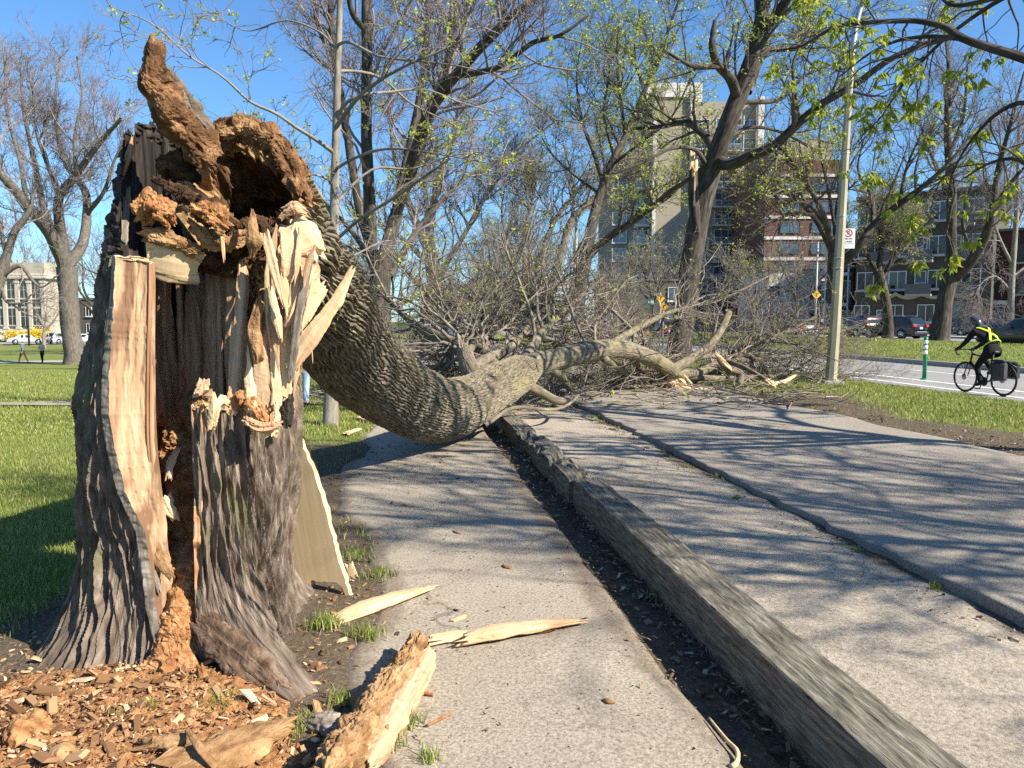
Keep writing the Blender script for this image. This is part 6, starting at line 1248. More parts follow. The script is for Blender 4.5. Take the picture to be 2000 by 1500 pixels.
# ------------------------------------------------------------------ vehicles
def paint(n, c): return m_plain('paint_' + n, c, .28, .25, .5, .9, .02)
M['glass_dark'] = m_plain('glass_dark', (.012, .015, .018), .06, 0, .8)
M['rim'] = m_plain('rim', (.55, .56, .57), .3, .8)
M['tail'] = m_plain('tail', (.45, .01, .012), .2, 0, .6, .6)
M['head'] = m_plain('head', (.7, .72, .74), .15, 0, .8)
def vehicle(kind, paintm, label, x, y, z, rz, cat='car', group=None, tail_mat='tail'):
    L, Wd, Ht = {'suv': (4.63, 1.84, 1.68), 'van': (5.0, 1.95, 1.78), 'sedan': (4.75, 1.82, 1.46), 'hatch': (4.1, 1.74, 1.5)}[kind]
    t = thing(kind if kind != 'van' else 'minivan', (x, y, z), label, cat, group, rz)
    belt = {'suv': 1.02, 'van': 1.0, 'sedan': .92, 'hatch': .95}[kind]
    # stations run from the tail (-) to the nose (+)
    if kind == 'sedan': X = [-1, -.97, -.88, -.62, -.40, -.10, .18, .45, .52, .80, .95, 1]; TZ = [.70, .90, .98, 1.02, Ht * .98, Ht, Ht * .96, belt + .05, belt, belt - .08, belt - .2, .62]
    elif kind == 'van': X = [-1, -.985, -.95, -.90, -.70, -.2, .15, .52, .60, .84, .96, 1]; TZ = [.62, belt, Ht * .72, Ht * .97, Ht, Ht, Ht * .98, belt + .10, belt + .02, belt - .1, belt - .25, .6]
    else: X = [-1, -.985, -.94, -.80, -.66, -.2, .12, .42, .50, .82, .96, 1]; TZ = [.66, belt, belt + .12, Ht * .93, Ht * .985, Ht, Ht * .97, belt + .06, belt, belt - .09, belt - .24, .62]
    xs = np.array(X) * L / 2; n = 60; xx = np.interp(np.linspace(0, 1, n), np.linspace(0, 1, len(xs)), xs); xx = np.linspace(-L / 2, L / 2, n)
    tz = np.interp(xx, xs, TZ); plan = Wd / 2 * (1 - .16 * np.abs(xx / (L / 2))**6)
    def ring(xq, tq, pq, off=0.0):
        cab = np.clip((tq - belt) / (Ht - belt), 0, 1); bz = np.minimum(belt, tq - .02); rw = pq * (1 - .20 * cab) + off
        pts = [(pq * .90 + off, .22), (pq + off, .36), (pq * 1.0 + off, bz * .72), (pq * .985 + off, bz), (rw, np.maximum(bz + .01, tq - .07)), (rw * .90, tq)]
        return pts
    V = []
    for xq, tq, pq in zip(xx, tz, plan):
        r_ = ring(xq, tq, pq); V += [(xq, a, b) for a, b in r_] + [(xq, -a, b) for a, b in r_[::-1]]
    V = np.array(V); F = grid_faces(n, 12, True); cap0 = np.arange(12)[None, ::-1]; cap1 = (np.arange(12) + (n - 1) * 12)[None]
    body = mk('body', V, [F, cap0[:, ::-1], cap1[:, ::-1]], paintm, t, True, world=False)
    # side windows, windscreen and rear screen follow the body, 6 mm proud
    def pane(nm, sel, lo, hi, side):
        q = np.where(sel)[0]; VV = []
        for i in q:
            r_ = ring(xx[i], tz[i], plan[i], .006); (a0, b0), (a1, b1) = r_[3], r_[4]
            for k in (lo, hi): VV.append((xx[i], side * (a0 + (a1 - a0) * k), b0 + (b1 - b0) * k))
        o = mk(nm, VV, grid_faces(len(q), 2), M['glass_dark'], t, True, world=False); return o
    cabx = tz > belt + .32
    cx = xx[cabx]; a, b_ = cx.min() + .08, cx.max() - .05; mid = a + (b_ - a) * .52
    for s_ in (1, -1):
        pane('window', cabx & (xx > mid + .05) & (xx < b_), .10, .95, s_); pane('window', cabx & (xx > a + .38) & (xx < mid - .05), .10, .95, s_)
        if kind != 'sedan': pane('window', cabx & (xx > a) & (xx < a + .34), .14, .92, s_)
    def screen(nm, x0, x1):
        q = np.linspace(x0, x1, 8); VV = []
        for xq in q:
            tq = np.interp(xq, xx, tz); pq = np.interp(xq, xx, plan); r_ = ring(xq, tq, pq); w_ = r_[5][0] * .98; sgn = -1 if x0 < 0 else 1
            for k in np.linspace(-1, 1, 7): VV.append((xq + sgn * .012 * (1 - .0 * k), k * w_, tq + .010))
        return mk(nm, VV, grid_faces(8, 7), M['glass_dark'], t, True, world=False)
    ri = [i for i in range(n) if xx[i] < 0 and belt + .05 < tz[i] < Ht * .96]; screen('rear_window', xx[ri[0]] + .01, xx[ri[-1]])
    fi = [i for i in range(n) if xx[i] > 0 and belt + .09 < tz[i] < Ht * .955]; screen('windscreen', xx[fi[0]], xx[fi[-1]])
    for xw in (-L * .295, L * .305):
        for s_ in (1, -1):
            R_ = .345; yw = s_ * (Wd / 2 - .10)
            m = MB(); m.tube([(xw, yw - s_ * .06, R_ + .02), (xw, s_ * (Wd / 2 + .004), R_ + .02)], R_ + .06, 28); m.build('wheel_arch', M['black'], t, False, world=False)
            prof = [(-.11, R_ * .82), (-.11, R_ * .96), (-.08, R_), (.08, R_), (.11, R_ * .96), (.11, R_ * .66)]
            m = MB(); m.tube([(xw, yw + s_ * .03 + d, R_) for d, _ in prof], [r_ for _, r_ in prof], 28); wh = m.build('wheel', M['rubber'], t, True, world=False)
            m = MB(); m.tube([(xw, yw + s_ * .135, R_), (xw, yw + s_ * .150, R_)], [R_ * .66, R_ * .60], 24)
            o = m.build('rim', M['rim'], wh, True, world=False)
            m = MB()
            for k in range(5):
                a_ = 2 * np.pi * (k + .5) / 5; m.box((xw + math.cos(a_) * R_ * .40, yw + s_ * .153, R_ + math.sin(a_) * R_ * .40), (.09, .006, .10))
            m.build('rim_opening', M['black'], wh, False, world=False)
    zt = belt - .05 if kind != 'van' else belt + .05
    for s_ in (1, -1):
        m = MB(); m.bbox((-L / 2 + .06, s_ * (Wd / 2 - .24), zt), (.20, .34, .20), .03); m.build('tail_light', M[tail_mat], t, world=False)
        m = MB(); m.bbox((L / 2 - .12, s_ * (Wd / 2 - .30), .70), (.22, .36, .15), .03); m.build('headlight', M['head'], t, world=False)
        m = MB(); m.bbox((b_ - .12, s_ * (Wd / 2 + .08), belt + .08), (.14, .16, .12), .03); m.build('mirror', paintm, t, world=False)
    m = MB(); m.bbox((-L / 2 - .01, 0, .42), (.14, Wd * .86, .22), .04); m.bbox((L / 2 + .0, 0, .40), (.14, Wd * .86, .22), .04); m.build('bumper', M['black'] if kind in ('suv', 'van') else paintm, t, world=False)
    m = MB(); m.box((-L / 2 - .022, 0, .80 if kind != 'sedan' else .74), (.012, .30, .14)); m.build('number_plate', M['white'], t, world=False)
    m = MB(); m.box((-L / 2 - .06, 0, .53), (.03, Wd * .6, .04)); m.build('chrome_strip', M['rim'], t, world=False)
    if kind == 'suv':
        for s_ in (1, -1): m = MB(); m.tube([(-L * .3, s_ * Wd * .36, Ht - .02), (-L * .26, s_ * Wd * .36, Ht + .04), (L * .06, s_ * Wd * .36, Ht + .03), (L * .1, s_ * Wd * .36, Ht - .04)], .018, 8); m.build('roof_rail', M['rim'], t, True, world=False)
    return t
pk = paint('black', (.014, .017, .022)); pr = paint('maroon', (.05, .01, .015)); ps = paint('silver', (.48, .50, .52)); pw = paint('white', (.74, .75, .76)); pb = paint('blue', (.03, .05, .11)); prd = paint('red', (.33, .02, .02)); pg = paint('dark_grey', (.05, .052, .055))
HD = math.atan2(AX[1], AX[0])
def car_at(px, Y, kind, pm, lab, rz, grp=None, tail_mat='tail', z=None):
    x = P(px, 640, Y)[0]; return vehicle(kind, pm, lab, x, Y, site_z(x, Y) - .08 if z is None else z, rz, 'car' if kind != 'suv' else 'suv', grp, tail_mat)
car_at(1745, 59, 'suv', pk, 'black crossover parked behind the median tree, rear turned to the camera', HD + RAD(18), 'cars parked along the service road', z=.22)
car_at(1667, 63, 'van', pr, 'dark minivan with a red tailgate parked beside the street lamp post', HD + RAD(8), 'cars parked along the service road', z=.22)
car_at(2020, 36, 'sedan', pg, 'dark car cut by the right edge, behind the cyclist', HD + RAD(10), 'cars parked along the service road', z=.24)
car_at(1925, 62, 'sedan', pk, 'dark car in deep shade by the shop entrance, behind the median tree', HD + RAD(12), 'cars parked along the service road', z=.22)
car_at(1555, 70, 'sedan', ps, 'silver car seen through twigs left of the street lamp', HD, 'cars parked along the service road', z=.22)
car_at(1220, 50, 'sedan', pw, 'white car seen through the fallen twigs under the hospital sign', HD, 'cars in the street behind the crown', z=-.08)
car_at(1145, 56, 'hatch', pb, 'blue hatchback seen through the fallen twigs above the arched limb', HD + math.pi, 'cars in the street behind the crown', z=-.08)
car_at(1290, 66, 'suv', prd, 'red car seen through the twigs below the amber signs', HD, 'cars in the street behind the crown', z=-.08)
car_at(1040, 72, 'van', pw, 'white van far up the street behind the twigs', HD + math.pi, 'cars in the street behind the crown', z=-.08)
car_at(51, 113, 'sedan', ps, 'silver sedan driving past the stone building', RAD(30), 'cars in the far left street', z=-1.82)
car_at(121, 116, 'suv', ps, 'pale silver car seen from behind, left of the maple trunk', RAD(70), 'cars in the far left street', z=-1.82)
car_at(8, 128, 'suv', pw, 'white car at the left edge before the stone building', RAD(5), 'cars in the far left street', z=-1.78)
car_at(164, 118, 'sedan', pw, 'white car half hidden between the maple trunk and the stump', RAD(10), 'cars in the far left street', z=-1.82)
# ------------------------------------------------------------------ buildings
def m_masonry(name, base, var, mortar, bw, bh, rough=.9):
    m, n, l, b = nodes(name)
    tc = n.new('ShaderNodeAttribute'); tc.attribute_name = 'guv'
    br = n.new('ShaderNodeTexBrick'); br.inputs['Scale'].default_value = 1; br.inputs['Brick Width'].default_value = bw; br.inputs['Row Height'].default_value = bh; br.inputs['Mortar Size'].default_value = .012
    br.inputs['Color1'].default_value = (*base, 1); br.inputs['Color2'].default_value = (*[c * var for c in base], 1); br.inputs['Mortar'].default_value = (*mortar, 1)
    l.new(tc.outputs['Vector'], br.inputs['Vector'])
    v = mapped(n, l, 'object', (.5, .5, .2)); f = ntex(n, l, v, 1, 6, .65); r_ = ramp(n, [(.3, (.78, .77, .75)), (.7, (1, 1, 1))]); l.new(f, r_.inputs[0])
    l.new(mixc(n, l, 1.0, br.outputs[0], r_.outputs[0], 'MULTIPLY'), b.inputs['Base Color']); b.inputs['Roughness'].default_value = rough; b.inputs['Specular IOR Level'].default_value = .2
    return m
M['limestone'] = m_masonry('limestone', (.40, .36, .29), .93, (.31, .275, .22), 1.6, .6)
M['limestone_trim'] = m_noise('limestone_trim', [(.3, (.36, .325, .265)), (.7, (.46, .42, .35))], (1.2, 1.2, 1.2), 5, .85, 0, src='object')
M['tower_brick'] = m_masonry('tower_brick', (.36, .31, .245), .9, (.20, .175, .14), .4, .15)
M['tower_dark'] = m_masonry('tower_dark', (.30, .255, .20), .9, (.16, .14, .12), .4, .15)
M['red_brick'] = m_masonry('red_brick', (.15, .072, .055), .85, (.14, .10, .085), .4, .15)
M['grey_stone'] = m_masonry('grey_stone', (.105, .098, .088), .82, (.075, .07, .064), .5, .2)
M['dark_red_brick'] = m_masonry('dark_red_brick', (.095, .036, .030), .85, (.075, .045, .04), .4, .15)
M['concrete'] = m_noise('concrete', [(.3, (.44, .42, .39)), (.7, (.58, .56, .52))], (1, 1, 1), 5, .85, 0, src='object')
M['win_blue'] = m_plain('win_blue', (.045, .075, .12), .07, 0, .9)
M['win_dark'] = m_plain('win_dark', (.025, .028, .032), .08, 0, .9)
M['frame_white'] = m_plain('frame_white', (.62, .63, .63), .5)
M['frame_dark'] = m_plain('frame_dark', (.03, .03, .032), .5)
M['bronze'] = m_plain('bronze', (.22, .185, .09), .45, .3)
M['wave'] = m_plain('wave', (.34, .29, .19), .7)
M['roofing'] = m_plain('roofing', (.10, .10, .10), .9)
class Bld:
    """a building in its own frame: x along the street front, y into the block, z up; front face at y = 0"""
    def __init__(s, name, loc, rz, label, cat='building'):
        s.t = thing(name, loc, label, cat, None, rz); s.protos = {}
    def wall(s, x0, x1, z0, z1, y0, y1, mat, name='wall'):
        V = []; Q = []; g = []
        def face(a, b, c, d, u, v):
            i = len(V); V.extend([a, b, c, d]); g.extend([(u * k[0], v * k[1], 0) for k in ((0, 0), (1, 0), (1, 1), (0, 1))]); Q.append([i, i + 1, i + 2, i + 3])
        w, h, d = x1 - x0, z1 - z0, y1 - y0
        face((x0, y0, z0), (x1, y0, z0), (x1, y0, z1), (x0, y0, z1), w, h); face((x1, y0, z0), (x1, y1, z0), (x1, y1, z1), (x1, y0, z1), d, h)
        face((x1, y1, z0), (x0, y1, z0), (x0, y1, z1), (x1, y1, z1), w, h); face((x0, y1, z0), (x0, y0, z0), (x0, y0, z1), (x0, y1, z1), d, h); face((x0, y0, z1), (x1, y0, z1), (x1, y1, z1), (x0, y1, z1), w, d)
        return mk(name, V, [np.array(Q)], M[mat], s.t, False, guv=g, world=False)
    def box(s, name, c, size, mat, b=.02):
        m = MB(); m.bbox(c, size, b); return m.build(name, M[mat] if isinstance(mat, str) else mat, s.t, world=False)
    def rep(s, key, maker, pts, rz=0):
        for p in pts:
            if key not in s.protos: o = maker(); s.protos[key] = o
            else: o = copy_tree(s.protos[key], s.t)
            o.location = p; o.rotation_euler = (0, 0, rz)
    def window(s, w, h, frame='frame_white', glass='win_dark', mull=1, tr=0, arch=False, sill=True, name='window', rec=.06):
        def f():
            m = MB(); b = .07
            for x in (-w / 2 + b / 2, w / 2 - b / 2): m.box((x, -.02, 0), (b, .16, h))
            for z in (-h / 2 + b / 2, h / 2 - b / 2): m.box((0, -.02, z), (w - 2 * b, .16, b))
            for k in range(mull): m.box((-w / 2 + w * (k + 1) / (mull + 1), -.018, 0), (.06, .14, h - 2 * b))
            for k in range(tr): m.box((0, -.016, -h / 2 + h * (k + 1) / (tr + 1)), (w - 2 * b, .13, .06))
            o = m.build(name, M[frame], s.t, world=False)
            m = MB(); m.box((0, -.035, 0), (w - .10, .03, h - .10)); m.build('pane', M[glass], o, world=False)
            if sill: m = MB(); m.box((0, -.10, -h / 2 - .08), (w + .2, .3, .14)); m.build('sill', M['limestone_trim'] if frame != 'frame_white' else M['concrete'], o, world=False)
            if arch:
                a_ = np.linspace(0, np.pi, 13); V = []
                for r_ in (w / 2, w / 2 - .09): V += [(np.cos(a) * r_, -.09, h / 2 + np.sin(a) * r_ * .55) for a in a_]
                mk('arch', V, grid_faces(2, 13), M[frame], o, False, world=False)
                V = [(np.cos(a) * (w / 2 - .05), -.05, h / 2 + np.sin(a) * (w / 2 - .05) * .55) for a in a_] ; mk('pane', V, [np.arange(13)[None, ::-1]], M[glass], o, False, world=False)
            return o
        return f
# --- pale stone building on the left
Yb = 132; x0 = P(-190, 640, Yb)[0]; x1 = P(93, 640, Yb)[0]; zb = -1.75; Lb = x1 - x0
B = Bld('stone_building', (x0, Yb, zb), 0, 'pale limestone public building with tall arched windows and pilasters, at the far left')
top = P(50, 545, Yb)[2] - zb; par = P(50, 512, Yb)[2] - zb
B.wall(0, Lb, 0, top, 0, 7, 'limestone'); B.wall(.25, Lb - .25, top + .9, par, .3, 6.5, 'limestone', 'parapet')
B.box('cornice', (Lb / 2, 3.4, top + .25), (Lb + 1.2, 8.2, .5), 'limestone_trim', .1); B.box('cornice', (Lb / 2, 3.4, top + .7), (Lb + .7, 7.7, .4), 'limestone_trim', .1)
B.box('plinth', (Lb / 2, -.02, .95), (Lb + .3, .7, 1.9), 'limestone_trim', .05); B.box('string_course', (Lb / 2, -.03, 5.6), (Lb + .1, .30, .35), 'limestone_trim', .05)
wx = [P(q, 640, Yb)[0] - x0 for q in (-160, -136, -112, -88, -64, -40, -19, 0 + 2, 26, 51, 73)]
B.rep('up', B.window(2.1, 3.0, 'limestone_trim', 'win_dark', 1, 1, True), [(x, -.06, P(0, 566, Yb)[2] - zb) for x in wx])
B.rep('low', B.window(2.0, 4.6, 'limestone_trim', 'win_dark', 1, 2), [(x, -.06, P(0, 609, Yb)[2] - zb) for x in wx])
B.rep('bas', B.window(1.8, 1.1, 'limestone_trim', 'win_dark', 1, 0, sill=False), [(x, -.42, 1.0) for x in wx])
mids = [(a + b) / 2 for a, b in zip(wx[:-1], wx[1:])] + [wx[-1] + 1.35]
def pil():
    m = MB(); m.bbox((0, 0, (top + 1.9) / 2), (.75, .34, top - 1.95), .04); m.bbox((0, -.03, top - .5), (1.0, .5, .5), .06); m.bbox((0, -.03, 2.1), (1.0, .46, .35), .04); return m.build('pilaster', M['limestone_trim'], B.t, world=False)
B.rep('pil', pil, [(x, -.16, 0) for x in mids])
# dark low building right of it, behind the maple
B = Bld('brick_building', (P(95, 640, 150)[0], 150, -1.8), 0, 'dark grey brick building in shade right of the pale stone building'); B.wall(0, 12, 0, 7.5, 0, 12, 'grey_stone'); B.box('roof', (6, 6, 7.7), (12.4, 12.4, .4), 'roofing')
B.rep('w', B.window(1.2, 1.8), [(x, -.06, z) for x in (2, 5, 8, 10.5) for z in (2, 5.2)])
# --- beige apartment tower
Yt = 118; xl = P(1198, 640, Yt)[0]; xr = P(1482, 640, Yt)[0]; Lt = xr - xl; Ht = P(1300, 172, Yt)[2]
B = Bld('apartment_tower', (xl, Yt, 0), RAD(0), 'tall beige brick apartment tower with white piers and stacked balconies, behind the broken-limbed tree')
def bx(px): return P(px, 640, Yt)[0] - xl
B.wall(0, bx(1270), 0, Ht - 9, 2.5, 22, 'tower_dark'); B.wall(bx(1270), bx(1341), 0, Ht, 0, 24, 'tower_brick'); B.wall(bx(1341), Lt, 0, Ht - 1.5, 1.8, 24, 'tower_brick'); B.box('penthouse', (bx(1330), 12, Ht + 1.6), (9, 8, 3.2), 'concrete', .05)
for px, w_ in ((1272, .5), (1344, .8), (1479, .9)): B.box('white_pier', (bx(px), -.25 if px < 1350 else 1.0, Ht / 2 - .5), (w_, .7, Ht - 1), 'concrete', .04)
B.box('roof_band', (bx(1305), -.05, Ht - .8), (bx(1341) - bx(1270) - .7, .5, 1.2), 'concrete', .04)
fl = 2.78; nF = int((Ht - 3) / fl)
def balcony(w):
    def f():
        m = MB(); m.box((0, -.7, 0), (w, 1.4, .18)); o = m.build('balcony', M['concrete'], B.t, world=False)
        m = MB(); m.box((0, -1.34, .98), (w, .06, .09)); m.box((0, -1.34, .14), (w, .04, .05))
        for k in range(int(w / .14)): m.box((-w / 2 + .07 + k * .14, -1.34, .54), (.03, .025, .82))
        m.build('railing', M['steel'], o, world=False)
        m = MB(); m.box((w / 2 - .06, -.7, 1.2), (.12, 1.38, 2.3)); m.build('divider', M['concrete'], o, world=False)
        return o
    return f
zs = [2.2 + k * fl for k in range(nF)]
B.rep('bal', balcony(bx(1446) - bx(1388)), [((bx(1446) + bx(1388)) / 2, 1.74, z) for z in zs])
B.rep('bw', B.window(3.2, 2.1, 'frame_white', 'win_blue', 2, 0, sill=False), [((bx(1446) + bx(1388)) / 2, 1.74, z + 1.25) for z in zs])
B.rep('rw', B.window(bx(1474) - bx(1449), 1.5, 'frame_white', 'win_blue', 1, 0), [((bx(1474) + bx(1449)) / 2, 1.74, z + 1.35) for z in zs])
B.rep('lw', B.window(bx(1384) - bx(1352), 1.6, 'frame_white', 'win_blue', 1, 0), [((bx(1384) + bx(1352)) / 2, 1.74, z + 1.35) for z in zs])
B.rep('bal2', balcony(bx(1268) - bx(1240)), [((bx(1268) + bx(1240)) / 2, 2.44, z) for z in zs[:-3]])
B.rep('ww', B.window(2.2, 1.9, 'frame_white', 'win_blue', 1, 0), [(bx(q), 2.44, z + 1.3) for q in (1212, 1254) for z in zs[:-3]])
# --- brick tower with white bands
Yr = 104; xl = P(1488, 640, Yr)[0]; xr = P(1640, 640, Yr)[0]; Hr = P(1540, 312, Yr)[2]
B = Bld('brick_tower', (xl, Yr, 0), 0, 'red brown brick tower with horizontal white bands, right of the beige tower'); L_ = xr - xl
B.wall(0, L_, 0, Hr, 0, 18, 'red_brick'); B.wall(L_ * .12, L_ * .95, Hr + .05, Hr + 3.2, 3, 12, 'tower_brick', 'penthouse')
for k in range(int(Hr / 2.75)):
    B.box('white_band', (L_ / 2, -.02, 1.6 + k * 2.75), (L_ + .1, .3, .42), 'concrete', .03)
B.rep('w', B.window(2.6, 1.5, 'frame_dark', 'win_blue', 1, 0, sill=False), [(L_ * q, -.06, 2.75 * k + 3.0) for q in (.32, .72, .93) for k in range(int(Hr / 2.75) - 1)])
# --- far office block with a white grid
Yf = 330; xl = P(1066, 640, Yf)[0]; xr = P(1112, 640, Yf)[0]; Hf = P(1090, 545, Yf)[2]
B = Bld('office_block', (xl, Yf, 0), 0, 'far white office block with a grid of square windows, at the end of the street'); L_ = xr - xl
B.wall(0, L_, 0, Hf, 0, 18, 'concrete'); B.rep('w', B.window(1.25, 1.7, 'frame_white', 'win_blue', 0, 0, sill=False, name='window'), [(.75 + L_ / 6.3 * i, -.06, Hf - 1.8 - j * 2.6) for i in range(6) for j in range(7)])
# --- low blocks along the service road; their fronts face the street
def front(px0, px1, Y0, name, h, label, mat, depth=14):
    a = P(px0, 640, Y0); t1 = P(px1, 640, 1.0)[0]; k = (t1 * a[1] - a[0]) / (.8 + .6 * t1); b_ = a + k * np.array([.8, -.6, 0]); rz = math.atan2(b_[1] - a[1], b_[0] - a[0]); B_ = Bld(name, (a[0], a[1], .35), rz, label); Lx = math.hypot(b_[0] - a[0], b_[1] - a[1]); B_.L = Lx; B_.h = h; B_.wall(0, Lx, 0, h, 0, depth, mat); return B_
B = front(1668, 1932, 74, 'apartment_block', 12.6, 'grey stone four-storey apartment block with a wavy canopy over the ground floor', 'grey_stone')
L_ = B.L; B.box('roof_edge', (L_ / 2, 6.9, 12.75), (L_ + .3, 14.4, .35), 'roofing', .04)
def fx(k): return L_ * k
for k in range(3):
    z_ = 3.4 + 3.05 * k
    B.rep('w', B.window(1.5, 1.7, 'frame_white', 'win_dark', 1, 0), [(fx(q), -.06, z_ + 1.55) for q in (.08, .33, .62, .86)])
    B.rep('d', B.window(.95, 2.2, 'frame_white', 'win_blue', 0, 1, sill=False, name='balcony_door'), [(fx(q), -.06, z_ + 1.25) for q in (.22, .50, .74)])
    def bal():
        m = MB(); m.box((0, -.6, 0), (fx(.19), 1.2, .2)); o = m.build('balcony', M['kerb'], B.t, world=False)
        m = MB(); m.box((0, -1.17, .55), (fx(.19), .05, .95)); m.build('railing', M['roofing'], o, world=False); return o
    B.rep('bal', bal, [(fx(q), -.0, z_ + .12) for q in (.20, .50, .78)])
B.rep('gw', B.window(1.4, 1.6, 'frame_white', 'win_dark', 1, 0), [(fx(q), -.06, 1.9) for q in (.06, .32, .55)])
B.rep('gd', B.window(.95, 2.2, 'frame_white', 'win_blue', 0, 0, sill=False, name='door'), [(fx(q), -.06, 1.15) for q in (.22,)])
B.box('shop_recess', (fx(.83), -.02, 1.55), (fx(.20), .10, 3.0), 'frame_dark'); B.rep('shop', B.window(2.6, 2.9, 'bronze', 'win_blue', 1, 1, sill=False, name='shop_window'), [(fx(.83), -.16, 1.5)])
xs_ = np.linspace(.14, .90, 70); wv = []
for k in xs_: wv.append((fx(k), 0, 3.28 - .42 * abs(math.sin((k - .14) / .76 * math.pi * 4))**.8 * 1 + .30))
wv = np.array(wv); V = []
for p in wv:
    for dy, dz in ((-.9, 0), (-.9, .30), (-.02, .30), (-.02, 0)): V.append(p + [0, dy, dz])
mk('wavy_canopy', V, grid_faces(70, 4, True), M['wave'], B.t, False, world=False)
B = front(1934, 2120, 70, 'brick_building', 9.2, 'dark red brick low building with a pale door, behind the cyclist', 'dark_red_brick'); L_ = B.L
B.box('roof_edge', (L_ / 2, 6.9, 9.3), (L_ + .2, 14.4, .25), 'roofing', .04); B.rep('gd', B.window(1.0, 2.5, 'frame_white', 'win_blue', 0, 1, sill=False, name='door'), [(L_ * .08, -.06, 1.3)]); B.box('door_hood', (L_ * .08, -.3, 2.85), (1.6, .5, .35), 'concrete')
B.box('downpipe', (L_ * .27, -.06, 4.5), (.14, .12, 9), 'frame_dark'); B.rep('w', B.window(1.4, 1.6, 'frame_dark', 'win_dark', 1, 0), [(L_ * q, -.06, z_) for q in (.3, .5, .7) for z_ in (4.4, 7.2)])
B = front(1612, 1664, 84, 'brick_house', 10.5, 'red brick house with white porches and a grey stone side, beside the street lamp', 'red_brick'); L_ = B.L
B.box('stone_side', (L_ + .6, 3, 5.0), (1.15, 5.6, 10), 'grey_stone', .05); B.box('roof_edge', (L_ / 2, 6.9, 10.6), (L_ + .3, 14.4, .3), 'frame_white', .04)
for z_ in (0, 3.2, 6.3): B.box('porch', (L_ * .5, -.7, z_ + 2.95), (L_ * .9, 1.4, .34), 'frame_white', .03); B.rep('w', B.window(1.1, 1.7, 'frame_white', 'win_dark', 0, 0), [(L_ * q, -.06, z_ + 1.5) for q in (.3, .7)])
for x in (.08, .5, .92): B.box('porch_post', (L_ * x, -1.32, 4.5), (.16, .16, 9), 'frame_white', .02)
for z_ in (3.3, 6.45): B.box('porch_railing', (L_ * .5, -1.36, z_ + .5), (L_ * .86, .05, .9), 'frame_dark', .01)
# low fronts seen through the crown at the end of the street
for i, (px0, px1, Y, h, mt, lab) in enumerate([(1500, 1600, 92, 7.5, 'concrete', 'low pale grey building seen through twigs left of the street lamp'), (820, 930, 120, 7, 'grey_stone', 'low grey building behind the twigs, left of the slim far lamp'), (930, 1060, 135, 9, 'dark_red_brick', 'brown brick building behind the twigs above the crown'), (1180, 1330, 96, 6.5, 'grey_stone', 'low dark row of shops below the beige tower'), (600, 700, 130, 7, 'dark_red_brick', 'brown brick row behind the slender grey tree'), (200, 420, 150, 7, 'grey_stone', 'low grey building behind the stump')]):
    a = P(px0, 640, Y); b_ = P(px1, 640, Y); zz = -1.8 if px1 < 800 else 0; B = Bld('low_building', (a[0], Y, zz), 0, lab); w_ = b_[0] - a[0]; B.wall(0, w_, 0, h, 0, 12, mt); B.box('roof', (w_ / 2, 6, h + .12), (w_ + .4, 12.4, .24), 'roofing', .04)
    B.rep('w', B.window(1.5, 1.7, 'frame_white', 'win_blue', 1, 0), [(w_ * q, -.06, z_) for q in np.linspace(.1, .9, max(2, int(w_ / 3.4))) for z_ in np.arange(1.9, h - .8, 3.0)])

